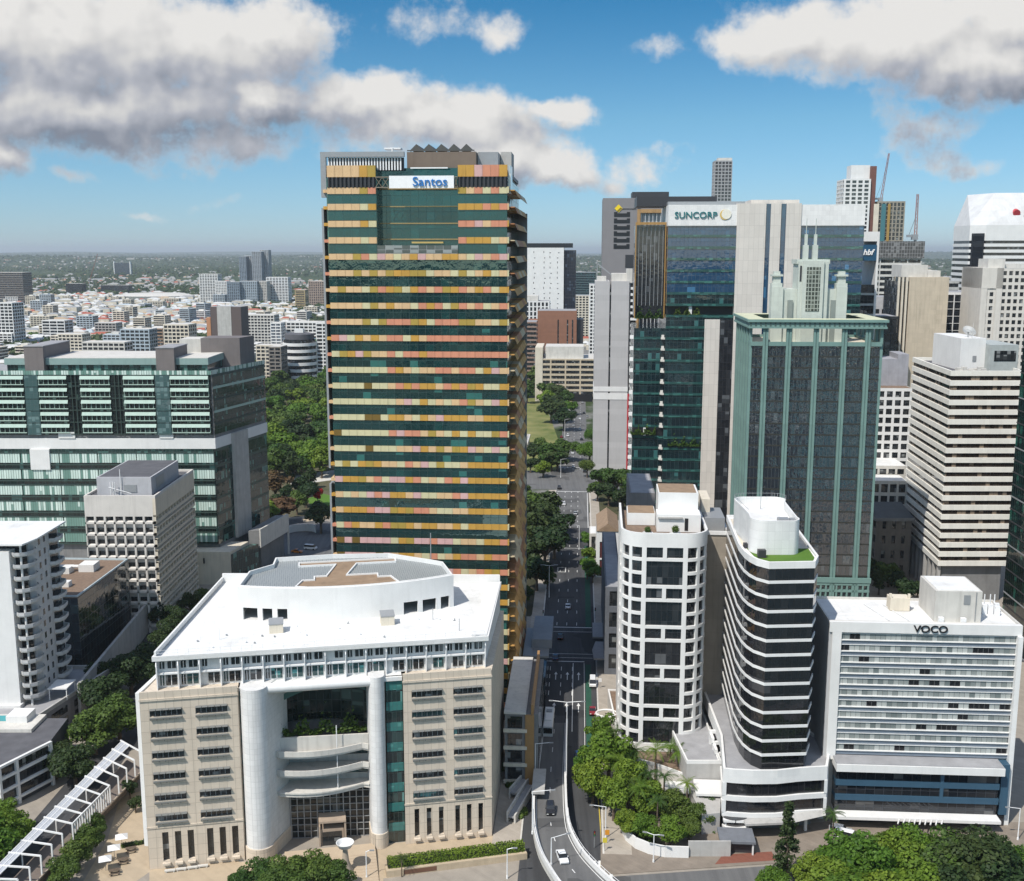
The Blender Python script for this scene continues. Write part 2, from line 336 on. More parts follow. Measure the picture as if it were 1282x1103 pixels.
M['concrete_dk'] = solid('dark_concrete', (.20, .20, .20), .85, .2, .3, .25)
M['beige'] = solid('beige_concrete', (.62, .56, .46), .85, .12, .25, .2)
M['tan_roof'] = solid('tan_roof', (.27, .19, .125), .95, .25, .5, 0)
M['brown_roof'] = solid('brown_gravel_roof', (.20, .14, .10), .95, .3, 1.2, 0)
M['grey_roof'] = solid('grey_roof', (.30, .30, .31), .9, .22, .3, 0)
M['dark_roof'] = solid('dark_roof', (.10, .10, .11), .9, .3, .3, 0)
M['dark_metal'] = plain('dark_metal', (.05, .05, .055), .45, .3)
M['grey_metal'] = plain('grey_metal', (.32, .33, .34), .45, .3)
M['white_metal'] = plain('white_metal', (.75, .75, .75), .4)
M['black'] = plain('black_trim', (.015, .015, .017), .4)
M['win_dark'] = glass('dark_window_glass', (.012, .015, .018), (.20, .21, .21), (1.2, 1.6), .10, (.02, .02, .02), .05, 1.6)
M['win_teal'] = glass('teal_window_glass', (.015, .05, .055), (.10, .30, .30), (1.1, 1.9), .25, (.05, .06, .06), .05, 1.7)
M['asphalt'] = roadmat('asphalt', (.070, .072, .076), (.040, .041, .044))
M['asphalt_lt'] = roadmat('worn_asphalt', (.15, .15, .148), (.095, .095, .096))
M['paving'] = solid('paving', (.36, .32, .27), .9, .15, .4, 0, panel=(1.2, 1.2), joint=.8)
M['line'] = plain('road_paint', (.72, .72, .70), .7)
M['line_y'] = plain('yellow_road_paint', (.55, .42, .06), .7)
M['bike_green'] = groundmat('green_lane_paint', (.03, .11, .07), (.025, .08, .055), .3, .85)
M['grass'] = groundmat('grass', (.10, .14, .035), (.27, .25, .10), .06, .95, 2.5)
M['lawn'] = groundmat('lawn', (.07, .16, .02), (.11, .20, .03), .1, .95, 2.5)
M['trunk'] = solid('bark', (.12, .09, .065), .95, .3, 2, 0)
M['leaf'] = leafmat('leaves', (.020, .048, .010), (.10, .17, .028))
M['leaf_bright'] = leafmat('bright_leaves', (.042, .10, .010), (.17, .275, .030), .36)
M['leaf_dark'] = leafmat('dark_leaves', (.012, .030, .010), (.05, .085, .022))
M['leaf_rust'] = leafmat('rusty_leaves', (.08, .045, .025), (.20, .12, .06))
M['leaf_red'] = leafmat('red_leaves', (.35, .02, .015), (.6, .05, .03))
# ------------------------------------------------------------ survey: turns a sight line and a height (or distance) into a place on the site
_c, _s = math.cos(math.atan(238.5/1380)), math.sin(math.atan(238.5/1380))
def _ray(u, v):
    dx, dy = (u-641)/1380, (551.5-v)/1380
    return dx, _c + dy*_s, -_s + dy*_c
def G(u, v, z=0.0):
    x, y, w = _ray(u, v); t = (z-120)/w; return (x*t, y*t)
def AY(u, v, Y):
    x, y, w = _ray(u, v); t = Y/y; return (x*t, Y, 120 + w*t)
def ZT(u, v, Y):
    x, y, w = _ray(u, v); return 120 + w*Y/y
# ------------------------------------------------------------ ground, river, sea, hills
def sheet(name, pts, z, m):
    b = MB(); b.poly([(x, y, z) for x, y in pts], 0); return structure(b.build(name, m))
def city_ground():
    m, nt, b = nodes('city_ground'); k = NT(nt); tc = k.n('ShaderNodeTexCoord')
    n = k.noise(tc.outputs['Object'], .006, 6, .7); n2 = k.noise(tc.outputs['Object'], .035, 5, .7); n3 = k.noise(tc.outputs['Object'], .0004, 4, .6)
    green = k.mix(n2.outputs['Fac'], (.018, .034, .014), (.060, .085, .032)); grey = k.mix(n2.outputs['Fac'], (.12, .12, .115), (.26, .25, .235))
    sp = k.n('ShaderNodeSeparateXYZ'); k.l(tc.outputs['Object'], sp.inputs[0])
    far = k.mapr(sp.outputs[1], 1500, 5000, -.02, -.16)
    f = k.mapr(k.math('ADD', k.math('ADD', n.outputs['Fac'], far), k.math('MULTIPLY', n3.outputs['Fac'], .12)), .50, .56, 0, 1)
    k.l(k.mix(f, green, grey), b.inputs['Base Color']); b.inputs['Roughness'].default_value = .95; b.inputs['Specular IOR Level'].default_value = .1; return m
sheet('ground', [(-60000, 100), (60000, 100), (60000, 36000), (-60000, 36000)], 0, city_ground())
def water(name, col, rough, sc):
    m, nt, b = nodes(name); k = NT(nt); tc = k.n('ShaderNodeTexCoord'); n = k.noise(tc.outputs['Object'], sc, 4)
    b.inputs['Base Color'].default_value = rgb(col); b.inputs['Roughness'].default_value = rough; b.inputs['IOR'].default_value = 1.33
    bp = k.n('ShaderNodeBump'); bp.inputs['Strength'].default_value = .6; bp.inputs['Distance'].default_value = .4; k.l(n.outputs['Fac'], bp.inputs['Height']); k.l(bp.outputs[0], b.inputs['Normal']); return m
sheet('river', [(-6000, -340), (6000, -340), (6000, 160), (-6000, 160)], .02, water('river_water', (.05, .06, .04), .12, .25))
sheet('far_bank', [(-6000, -6000), (6000, -6000), (6000, -340), (-6000, -340)], 0, groundmat('bank', (.03, .05, .02), (.2, .19, .17), .01))
def opposite_bank():
    # the city on the other side of the river, behind the drone: it is what the glass fronts mirror
    b = MB(); r = random.Random(91)
    for i in range(70):
        x, y = r.uniform(-900, 1100), r.uniform(-1500, -380); w, d = r.uniform(14, 34), r.uniform(12, 26); h = r.choice((12, 20, 30, 45, 70, 95)); m = r.choice((0, 1, 2))
        n = max(2, int(h/6))
        for k in range(n): b.box(x-w, x+w, y-d, y+d, k*h/n, (k+.5)*h/n, m); b.box(x-w+.5, x+w-.5, y-d+.5, y+d-.5, (k+.5)*h/n, (k+1)*h/n, 3)
    tag(b.build('opposite_bank_city', [WHm, M['beige'], M['concrete'], M['dark_metal']]), 'city blocks on the opposite river bank', 'buildings', kind='stuff')
WHm = M['white']
opposite_bank()
sheet('sea', [(-190000, 36000), (190000, 36000), (190000, 150000), (-190000, 150000)], 0, water('sea_water', (.015, .10, .20), .45, .01))
from mathutils import noise as NZ
def hill_h(x, y):
    q = NZ.fractal(Vector((x/5200+3.1, y/3600, .3)), 1.0, 2.0, 5); a = min(1, max(0, (y-4200)/4000)); return -6 + a*max(0, 34 + 70*q)
def hills():
    b = MB(); nx, ny = 120, 60; X0, X1 = -1.0, 1.0
    ys = [4300*(33000/4300)**(j/(ny-1)) for j in range(ny)]
    for j, y in enumerate(ys):
        for i in range(nx): x = (i/(nx-1)-.5)*2.0*y*.62; b.v.append((x, y, hill_h(x, y)))
    for j in range(ny-1):
        for i in range(nx-1): k = j*nx+i; b.f.append((k, k+1, k+nx+1, k+nx)); b.m.append(0)
    m, nt, bs = nodes('wooded_hills'); k = NT(nt); tc = k.n('ShaderNodeTexCoord')
    n = k.noise(tc.outputs['Object'], .004, 6, .7); n2 = k.noise(tc.outputs['Object'], .02, 4, .8)
    c = k.mix(n.outputs['Fac'], (.020, .035, .018), (.06, .085, .04)); c = k.mix(k.mapr(n2.outputs['Fac'], .56, .64, 0, .7), c, (.34, .32, .30)); k.l(c, bs.inputs['Base Color']); bs.inputs['Roughness'].default_value = 1; bs.inputs['Specular IOR Level'].default_value = 0
    structure(b.build('hills', m, smooth=True))
hills()
# ------------------------------------------------------------ streets (street frame: s across, t along, turned with the city grid)
SA = R(-3.5)
def ST(s, t):
    return (15.3 + s*math.cos(SA) - (t-297)*math.sin(SA), 297 + s*math.sin(SA) + (t-297)*math.cos(SA))
def strip(b, s0, s1, t0, t1, z, m=0):
    b.poly([(*ST(s0,t0), z), (*ST(s1,t0), z), (*ST(s1,t1), z), (*ST(s0,t1), z)], m)
def streets():
    pv = MB(); pv.poly([(x, y, .015) for x, y in ((-260, 165), (330, 165), (330, 540), (-260, 540))]); structure(pv.build('pavement', M['paving']))
    b = MB(); strip(b, -8.0, 8.6, 150, 470, .05); structure(b.build('road', M['asphalt']))
    b = MB(); strip(b, -8.0, 8.2, 470, 1250, .055); strip(b, -80, 60, 548, 596, .05); structure(b.build('road', M['asphalt_lt']))
    b = MB(); strip(b, -140, -8.0, 318, 334, .05); strip(b, 8.6, 140, 318, 334, .052); structure(b.build('side_street', M['asphalt']))
    b = MB(); b.poly([(x, y, .06) for x, y in ((-60, 150), (17, 150), (160, 150), (160, 205), (60, 201.5), (44, 199.5), (19, 196.5), (-60, 180))]); structure(b.build('quay_road', M['asphalt_lt']))
    # left-hand street running up between the courts and the apartments
    b = MB(); b.poly([(*G(u, v), .05) for u, v in ((-60, 1180), (55, 1103), (70, 1075), (170, 930), (215, 850), (245, 800), (262, 770), (240, 770), (205, 810), (140, 900), (100, 960), (40, 1030), (-60, 1130))]); structure(b.build('side_street', M['asphalt']))
    # kerbs: real steps either side of the carriageway
    for s0, s1 in ((-8.35, -8.0), (8.6, 8.95)):
        for t0, t1 in ((205, 316), (336, 546)):
            k = MB(); k.prism([ST(s0,t0), ST(s1,t0), ST(s1,t1), ST(s0,t1)], 0, .17); structure(k.build('kerb', M['concrete_lt']))
    for (s0, s1, t0, t1) in ((-14, -8.35, 205, 316), (8.95, 14.5, 205, 316), (8.95, 13, 336, 546), (-12, -8.35, 336, 546)):
        k = MB(); k.prism([ST(s0,t0), ST(s1,t0), ST(s1,t1), ST(s0,t1)], 0, .15); structure(k.build('pavement', M['paving']))
    # painted markings
    p = MB(); z = .075
    def ln(s, t0, t1, w=.16): strip(p, s-w/2, s+w/2, t0, t1, z)
    def dash(s, t0, t1, on=3, off=6):
        t = t0
        while t < t1: ln(s, t, min(t+on, t1)); t += on+off
    for s in (-4.6, -1.4, 1.8): dash(s, 285, 309, 3, 3)
    ln(2.0, 262, 309, .2); ln(5.2, 240, 309, .12); ln(-7.6, 250, 309, .12)
    strip(p, -7.8, 5.3, 310, 310.5, z); strip(p, -7.8, 7.8, 313.2, 313.4, z); strip(p, -7.8, 7.8, 316.4, 316.6, z); strip(p, -7.8, 7.8, 336, 336.2, z); strip(p, -5, 7.8, 340, 340.5, z)
    def arrow(s, t, turn=0):
        strip(p, s-.12, s+.12, t, t+4, z)
        if turn: strip(p, s+turn*.1, s+turn*1.3, t+3.7, t+4, z); p.poly([(*ST(s+turn*1.3,t+3.3),z), (*ST(s+turn*2.1,t+3.85),z), (*ST(s+turn*1.3,t+4.4),z)] if turn > 0 else [(*ST(s-1.3,t+4.4),z), (*ST(s-2.1,t+3.85),z), (*ST(s-1.3,t+3.3),z)])
        else: p.poly([(*ST(s-.5,t+4),z), (*ST(s+.5,t+4),z), (*ST(s,t+6),z)])
    for t in (274, 296):
        arrow(-5.6, t, -1); arrow(-2.9, t); arrow(.4, t); arrow(3.6, t)
    for s in (-3.5, -.3, 2.9): dash(s, 342, 460, 3, 9); dash(s, 470, 545, 3, 7)
    for s in (-4.5, 0, 4): dash(s, 600, 1100, 4, 8)
    strip(p, -7.5, 7.5, 543, 543.7, z); strip(p, -8, 8, 606, 606.8, z)
    ln(7.5, 470, 540, .25); ln(-7.5, 470, 540, .25)
    for (s0, s1, t0, t1) in ((-4.6, -1.4, 402, 402.4), (-4.6, -1.4, 408, 408.4), (-4.6, -4.3, 402.4, 408), (-1.7, -1.4, 402.4, 408), (-7, 7, 436, 436.3)): strip(p, s0, s1, t0, t1, z)
    structure(p.build('road_markings', M['line']))
    g = MB(); strip(g, 5.6, 7.1, 238, 308, .068); strip(g, 5.8, 7.6, 340, 440, .068); structure(g.build('cycle_lane', M['bike_green']))
    q = MB(); zz = .085
    def gl(a, b, w=.16):
        (x0, y0), (x1, y1) = a, b; dx, dy = x1-x0, y1-y0; l = math.hypot(dx, dy); nx, ny = -dy/l*w, dx/l*w
        q.poly([(x0-nx, y0-ny, zz), (x1-nx, y1-ny, zz), (x1+nx, y1+ny, zz), (x0+nx, y0+ny, zz)])
    for i in range(14): x = 27+i*9; gl((x, 189.5+x*.06), (x+3.2, 189.7+x*.06))
    for i in range(4): a = G(744+7*i, 1078+0*i); gl(a, (a[0]-.6, a[1]-6.5), .3)
    structure(q.build('road_markings', M['line']))
    y = MB(); pts = [G(u, v) for u, v in ((752, 1092), (753, 1070), (752, 1040), (750, 1012), (747, 985))]
    for a, b2 in zip(pts[:-1], pts[1:]):
        y.poly([(a[0]-.1, a[1], .09), (a[0]+.12, a[1], .09), (b2[0]+.12, b2[1], .09), (b2[0]-.1, b2[1], .09)])
    structure(y.build('road_markings', M['line_y']))
    cp = MB(); cp.prism([G(u, v) for u, v in ((752, 1096), (960, 1082), (1100, 1078), (1282, 1072), (1290, 1030), (1030, 1030), (900, 1040), (775, 985), (752, 985))], 0, .14)
    structure(cp.build('pavement', solid('corner_paving', (.22, .185, .15), .9, .2, .4, 0, panel=(1.2, 1.2), joint=.8)))
    rd = MB(); rd.poly([(*G(u, v, .15), .15) for u, v in ((895, 1082), (972, 1077), (966, 1066), (905, 1070))]); structure(rd.build('brick_paving', solid('red_paving', (.20, .075, .05), .9, .2, .5, 0, panel=(.6, .3), joint=.8)))
streets()
# ------------------------------------------------------------ the flyover ramp coming down into the street
RAMP = [(905, 678, 711), (930, 675, 710), (960, 671, 709), (992, 667.5, 709.5), (1020, 666.5, 711), (1043, 668, 715.6), (1069, 675, 730), (1093, 688, 752), (1115, 703, 777), (1150, 732, 822), (1200, 790, 905)]
def ramp_z(v): return max(.12, min(6.5, (v-905)/(1115-905)*5.6))
def ramp():
    L = [(*G(uL, v, ramp_z(v)), ramp_z(v)) for v, uL, uR in RAMP]; Rr = [(*G(uR, v, ramp_z(v)), ramp_z(v)) for v, uL, uR in RAMP]
    def dense(P):
        out = []
        for i in range(len(P)-1):
            p0, p1, p2, p3 = (Vector(P[max(i-1,0)]), Vector(P[i]), Vector(P[i+1]), Vector(P[min(i+2,len(P)-1)]))
            for k in range(5):
                t = k/5; out.append(.5*((2*p1)+(p2-p0)*t+(2*p0-5*p1+4*p2-p3)*t*t+(3*p1-p0-3*p2+p3)*t**3))
        return out+[Vector(P[-1])]
    L, Rr = dense(L), dense(Rr)
    t = thing('flyover_ramp', 'grey curved flyover ramp with white concrete parapets sweeping down to the street', 'ramp', (L[0].x, L[0].y, 0)); o0 = Vector((L[0].x, L[0].y, 0))
    L = [p-o0 for p in L]; Rr = [p-o0 for p in Rr]
    d = MB()
    for a, b, c, e in zip(L[:-1], L[1:], Rr[:-1], Rr[1:]):
        d.poly([c, e, b, a], 0)
        th = Vector((0, 0, 1.1)); d.poly([a, b, b-th, a-th], 1); d.poly([e, c, c-th, e-th], 1); d.poly([a-th, b-th, e-th, c-th], 1)
    d.build('deck', [M['asphalt_lt'], M['concrete_lt']], t)
    for P, Q in ((L, Rr), (Rr, L)):
        w = MB()
        for (a, b, c, e) in zip(P[:-1], P[1:], Q[:-1], Q[1:]):
            na, nb = (c-a).normalized()*.5, (e-b).normalized()*.5; up = Vector((0, 0, 1.15)); lo = Vector((0, 0, .25))
            w.poly([a-lo, b-lo, b+up, a+up]); w.poly([a+up, b+up, b+nb+up, a+na+up]); w.poly([b+nb+up, b+nb, a+na, a+na+up])
        w.build('parapet', M['white'], t)
        rl = MB()
        for i in range(20, len(P)-1, 1):
            a, b = P[i]+Vector((0,0,1.6)), P[i+1]+Vector((0,0,1.6)); rl.tube(a, b, .05, 5)
            if i % 2 == 0: rl.tube(P[i]+Vector((0,0,1.1)), a, .05, 4)
        rl.build('guard_rail', M['white_metal'], t)
    mk = MB()
    for P, Q in ((L, Rr), (Rr, L)):
        for (a, b, c, e) in zip(P[:-1], P[1:], Q[:-1], Q[1:]):
            f0, f1 = .10, .118; z = Vector((0, 0, .02)); mk.poly([a.lerp(c, f0)+z, b.lerp(e, f0)+z, b.lerp(e, f1)+z, a.lerp(c, f1)+z])
    for i in range(2, len(L)-1, 4):
        a, b, c, e = L[i], L[i+1], Rr[i], Rr[i+1]; z = Vector((0, 0, .02)); mk.poly([a.lerp(c, .49)+z, b.lerp(e, .49)+z, b.lerp(e, .51)+z, a.lerp(c, .51)+z])
    mk.build('lane_marking', M['line'], t)
    for i in (25, 35, 42):
        a = L[i].lerp(Rr[i], .5); c = MB(); c.tube((a.x, a.y, 0), (a.x, a.y, a.z-1.0), .8, 12); c.box(a.x-3, a.x+3, a.y-.6, a.y+.6, a.z-1.9, a.z-1.05); c.build('pier', M['concrete'], t)
ramp()
# ------------------------------------------------------------ the law courts: two sandstone wings, white attic storeys, drum, portal
def courts():
    t = thing('courts_building', 'broad sandstone court building with white roof, drum and tall white portal columns', 'building', (-71.2, 199.1, 0), 10.65)
    sm, wm = M['sandstone'], M['white_panel']
    ROW = [(31.6, 33.0), (27.3, 28.7), (23.0, 24.4), (18.6, 20.0), (14.2, 15.6), (9.9, 11.3)]
    awn = plain('grey_awning', (.16, .165, .16), .4); dk = M['win_dark']
    cnt = [0]
    def wing(x0, x1, depth, bays, slits):
        w = MB()
        # front wall split round its openings so the windows sit in real recesses
        holes = [(a, b, z0, z1, .55) for (a, b) in bays for (z0, z1) in ROW] + [(a, b, 1.5, 7.6, .7) for a, b in slits]
        xs = sorted({x0, x1, *[h[0] for h in holes], *[h[1] for h in holes]}); zs = sorted({0, 36, *[h[2] for h in holes], *[h[3] for h in holes]})
        for xa, xb in zip(xs[:-1], xs[1:]):
            for za, zb in zip(zs[:-1], zs[1:]):
                mx, mz = (xa+xb)/2, (za+zb)/2
                if not any(h[0] < mx < h[1] and h[2] < mz < h[3] for h in holes): w.poly([(xa,0,za), (xb,0,za), (xb,0,zb), (xa,0,zb)])
        for (a, b, z0, z1, d) in holes:
            w.poly([(a,0,z0), (a,d,z0), (a,d,z1), (a,0,z1)]); w.poly([(b,d,z0), (b,0,z0), (b,0,z1), (b,d,z1)]); w.poly([(a,0,z1), (a,d,z1), (b,d,z1), (b,0,z1)]); w.poly([(a,d,z0), (a,0,z0), (b,0,z0), (b,d,z0)])
        sk = depth*.256
        w.poly([(x0,0,0), (x0,0,36), (x0+sk,depth,36), (x0+sk,depth,0)]); w.poly([(x1,0,36), (x1,0,0), (x1+sk,depth,0), (x1+sk,depth,36)]); w.poly([(x0,0,36), (x1,0,36), (x1+sk,depth,36), (x0+sk,depth,36)])
        w.box(x0-.12, x1+.12, -.22, -.01, 34.9, 35.3); w.box(x0-.1, x1+.1, -.16, -.01, 8.6, 8.95)
        w.build('stone_wing', sm, t)
        p = MB(); p.box(x0, x1, .01, .5, 36.01, 36.7); p.build('parapet', sm, t)
        for (a, b) in bays:
            for (z0, z1) in ROW:
                g = MB(); g.box(a, b, .45, .54, z0, z1); wd = g.build('window', dk if random.random() < .7 else M['win_teal'], t)
                f = MB(); n = 6
                for i in range(n+1): x = a+(b-a)*i/n; f.box(x-.05, x+.05, .34, .44, z0, z1)
                f.box(a, b, .345, .435, z1-.07, z1-.005); f.build('frame', M['grey_metal'], wd)
                s = MB(); n = 5; L = (b-a)/n
                for i in range(n):
                    xa = a+i*L; s.poly([(xa+.05, -.02, z1+.30), (xa+L-.05, -.02, z1+.30), (xa+L-.05, -.62, z1+.12), (xa+.05, -.62, z1+.12)]); s.poly([(xa+.05, -.02, z1+.25), (xa+.05, -.62, z1+.07), (xa+L-.05, -.62, z1+.07), (xa+L-.05, -.02, z1+.25)]); s.poly([(xa+.07, -.02, z1+.3), (xa+.07, -.62, z1+.1), (xa+.07, -.02, z1-.6)])
                    s.box(xa+.05, xa+.2, -.5, 0, z0-.5, z0-.25)
                s.box(a, b, -.55, 0.02, z0-.25, z0-.12); s.build('sunshade', awn, wd)
        for a, b in slits:
            g = MB(); g.box(a, b, .6, .69, 1.5, 7.6); g.build('slit_window', dk, t)
            l = MB(); l.prism([(a-.15, -.7), (b+.15, -.7), (b+.15, -.02), (a-.15, -.02)], .9, 1.3); l.build('sill', sm, t)
    wing(0, 18.2, 20, [(1.7, 7.7), (10.2, 16.2)], [(2.7, 3.9), (5.1, 6.3), (7.5, 8.7), (11.2, 12.4), (13.6, 14.8), (16, 17.2)])
    wing(50.3, 68.2, 26, [(52.0, 58.2), (60.4, 66.4)], [(52.2, 53.2), (54.7, 55.7), (57.2, 58.2), (60.6, 61.6), (63, 64), (65.4, 66.4)])
    side = MB(); side.prism([(-.9, 1.2), (-.15, .9), (5.2, 20), (4.4, 20)], 4.5, 36.2); side.build('side_fin', M['white'], t)
    # side and back walls of the main body, narrower at the front
    body = MB(); body.prism([(5.3, 20.05), (27, 20.05), (57, 26.05), (74.7, 26.05), (77.5, 37.5), (12.5, 50.5)], 0, 35.9); body.build('rear_block', sm, t)
    terr = MB(); terr.prism([(18.3, 1.0), (50.2, .6), (50.2, 25.9), (27, 19.9), (18.3, 19.9)], 35.2, 36.0); terr.build('terrace', M['roof_white'], t)
    # --- attic: two white storeys set back behind the parapet, ribs outside
    F0, F1 = Vector((3.1, 3.0)), Vector((67.3, 2.5)); ex = (F1-F0)/(F1-F0).length; Lf = (F1-F0).length
    a = MB(); a.prism([(3.1, 3.6), (67.3, 3.1), (76.6, 37.4), (12.2, 50.2)], 36.01, 42.0); a.build('attic_wall', wm, t)
    nb = 16; bay = Lf/nb; ribs = MB()
    for i in range(nb+1):
        x = 3.1+bay*i; ribs.prism([(x-.09, 2.3), (x+.09, 2.3), (x+.09, 3.55-.5*i/nb), (x-.09, 3.55-.5*i/nb)], 36.02, 42.2)
        ribs.poly([(x-.08, 2.4, 42.2), (x+.08, 2.4, 42.2), (x+.08, 1.6, 41.2), (x-.08, 1.6, 41.2)]); ribs.tube((x, 2.35, 42.0), (x, 1.5, 41.0), .09, 5); ribs.tube((x, 1.5, 41.0), (x, 1.5, 38.6), .05, 4)
    ribs.build('rib', M['white_metal'], t)
    for i in range(nb):
        x = 3.1+bay*i
        for (p, q, z0, z1, mm) in ((.45, 1.35, 39.9, 41.3, dk), (1.95, 3.5, 39.9, 41.3, dk), (.45, 1.2, 36.5, 38.5, M['win_teal'] if i % 3 == 0 else dk), (1.5, 3.6, 36.5, 38.5, M['win_teal'] if 5 < i < 11 or i % 4 == 1 else dk)):
            if random.random() < .08: continue
            g = MB(); yw = 3.6-.5*(x-3.1)/64.2; g.box(x+p, x+q, yw-.16, yw+.02, z0, z1); o = g.build('window', mm, t)
            f = MB(); f.box(x+(p+q)/2-.06, x+(p+q)/2+.06, yw-.24, yw-.165, z0, z1); f.build('frame', M['white_metal'], o)
    band = MB(); band.prism([(3.1, 2.7), (67.3, 2.3), (67.3, 3.05), (3.1, 3.55)], 38.95, 39.25); band.build('ledge', M['white_metal'], t)
    RO = [(2.4, 1.9), (67.9, 1.4), (77.0, 37.8), (11.9, 50.9)]
    r = MB(); r.prism(RO, 42.05, 42.6); r.build('roof', M['roof_white'], t)
    fas = MB(); fas.ring(RO, .35, 42.61, 43.0); fas.wall([(12.2, 50.5), (2.8, 2.4)], .4, 43.0, 43.9); fas.prism([(76.6, 37.4), (76.6, 38.2), (12.4, 51.4), (12.3, 50.6)], 42.61, 44.6); fas.build('roof_kerb', M['white'], t)
    rs = MB(); rs.prism([(64.5, 2.4), (67.6, 1.9), (76.6, 36.8), (73.5, 37.2)], 42.62, 43.15); rs.build('roof_edge', M['white'], t)
    rail = MB()
    for i in range(0, 33):
        p = Vector((3.2+i*2.0, 2.5-.015*i, 42.9)); rail.tube(p, p+Vector((0, 0, 1.1)), .035, 4)
    for z in (43.4, 44.0): rail.tube((3.2, 2.5, z), (67.2, 2.0, z), .03, 4)
    rail.build('roof_railing', M['white_metal'], t)
    for i in range(20):
        q = MB(); x = 10+random.random()*55; y = 5+random.random()*12; q.tube((x, y, 42.61), (x, y, 42.95 if i % 5 else 45.2), .2 if i % 5 else .07, 8); q.lathe((x, y, 42.9), [(.3, 0), (.1, .25)], 8) if i % 5 == 1 else None; q.build('roof_vent', M['grey_metal'] if i % 2 else M['white_metal'], t)
    # --- the drum: a wide curved white wall, openings near both ends, planted brown middle and glass lattice on top
    cx, cy, rad = 40.6, 78.0, 60.0
    def dr(a, rr=0): return (cx+(rad+rr)*math.sin(R(a)), cy-(rad+rr)*math.cos(R(a)))
    N = 44; a0, a1 = -22.6, 22.6; st = (a1-a0)/N; H0, H1 = 42.6, 49.8
    wl = MB()
    holes = [(1.5, 3.6), (4.8, 7.0), (8.0, 10.2), (33.2, 35.8), (37.0, 39.6), (40.6, 43.0)]
    for i in range(N):
        b0, b1 = a0+st*i, a0+st*(i+1); op = any(h0 <= i+.5 <= h1 for h0, h1 in holes)
        segs = [(45.3, H1)] if op else [(H0, H1)]
        for z0, z1 in segs:
            for rr in (0, -.5):
                wl.poly([(*dr(b0, rr), z0), (*dr(b1, rr), z0), (*dr(b1, rr), z1), (*dr(b0, rr), z1)])
            wl.poly([(*dr(b0), z1), (*dr(b1), z1), (*dr(b1, -.5), z1), (*dr(b0, -.5), z1)])
            if op: wl.poly([(*dr(b0), z0), (*dr(b0, -.5), z0), (*dr(b1, -.5), z0), (*dr(b1), z0)])
        for e in (b0, b1):
            other = any(h0 <= i+(-.5 if e == b0 else 1.5) <= h1 for h0, h1 in holes)
            if op != other and not op: wl.poly([(*dr(e), H0), (*dr(e, -.5), H0), (*dr(e, -.5), 45.3), (*dr(e), 45.3)])
    wl.build('drum_wall', M['white'], t, smooth=False)
    back = [dr(a1, -.5), (62.6, 33), (60.5, 35), (51, 42.5), (38, 44), (25, 43.5), (24.5, 38), (19.5, 33.5), dr(a0, -.5)]
    bw = MB()
    for p, q in zip(back[:-1], back[1:]): bw.poly([(*p, 42.61), (*q, 42.61), (*q, 49.7), (*p, 49.7)])
    bw.build('drum_back_wall', M['white'], t)
    top = [dr(a0+st*i, -.5) for i in range(N+1)] + back[1:-1]
    tp = MB(); tp.poly([(*p, 49.0) for p in top]); 
    lat = glass('lattice_roof', (.16, .18, .19), (.45, .47, .48), (.8, .8), .3, (.55, .56, .56), .16, 1.5, .25)
    # the lattice pattern lies flat: use x and y instead of x+y and z
    tp.build('lattice_roof', flat_lattice(), t)
    br = MB(); cr = 49.08
    for pl in ([(29.5, 22), (35.5, 19.6), (41, 18.6), (47, 19.1), (52, 20.6), (50.3, 26.5), (47.6, 26.5), (47.6, 29), (40.9, 29), (43.4, 37.5), (52.4, 37.5), (52.4, 40.5), (30.2, 40.5), (30.2, 37.5), (38.4, 37.5), (36.2, 29), (33.5, 29), (33.5, 26.5), (31, 26.5)],): br.poly([(x, y, cr) for x, y in pl])
    br.build('garden_roof', M['tan_roof'], t)
    kb = MB(); kb.ring([(29.5, 22), (35.5, 19.6), (41, 18.6), (47, 19.1), (52, 20.6), (50.3, 26.5), (47.6, 26.5), (47.6, 29), (40.9, 29), (43.4, 37.5), (52.4, 37.5), (52.4, 40.5), (30.2, 40.5), (30.2, 37.5), (38.4, 37.5), (36.2, 29), (33.5, 29), (33.5, 26.5), (31, 26.5)], .3, 49.0, 49.4); kb.build('roof_kerb', M['white'], t)
    rim = MB(); rim.ring(top, .35, 49.0, 49.95); rim.build('drum_rim', M['white'], t)
    mast = MB(); mast.tube((60.2, 36, 49), (60.2, 36, 56), .12, 6); mast.build('mast', M['grey_metal'], t)
    # --- portal
    L = MB(); nose = [(18.7, 6.5), (18.65, 1.2)] + arc(21.3, .9, 2.65, 2.7, 180, 352, 12) + [(24.4, 1.6), (27.3, 6.9), (27.3, 9)] + [(18.7, 9)]
    L.prism(nose, 0, 36.2); 
    colm = solid('column_tile', (.66, .655, .645), .6, .08, .3, .12, panel=(.62, 1.15), joint=.80, jw=.06)
    L.build('portal_column', colm, t, smooth=True)
    P = MB(); nose2 = [(43.3, 6), (43.5, 1.6)] + arc(45.1, 1.0, 1.6, 1.7, 185, 360, 12) + [(46.9, 6)]; P.prism(nose2, 0, 36.6); P.build('portal_column', colm, t, smooth=True)
    plinth = MB(); plinth.prism([(18.5, 6.5)] + arc(21.3, .8, 2.9, 2.9, 182, 355, 12) + [(27.6, 7.0), (27.4, 7.4)], 0, 3.0); plinth.build('column_base', sm, t)
    plinth = MB(); plinth.prism([(43.2, 5)] + arc(45.1, .9, 1.8, 1.9, 182, 358, 12) + [(47, 5)], 0, 3.2); plinth.build('column_base', sm, t)
    bm = MB(); bm.tube((23.6, 1.0, 35.4), (43.9, .9, 35.4), 1.0, 20); bm.build('portal_beam', M['white'], t, smooth=True)
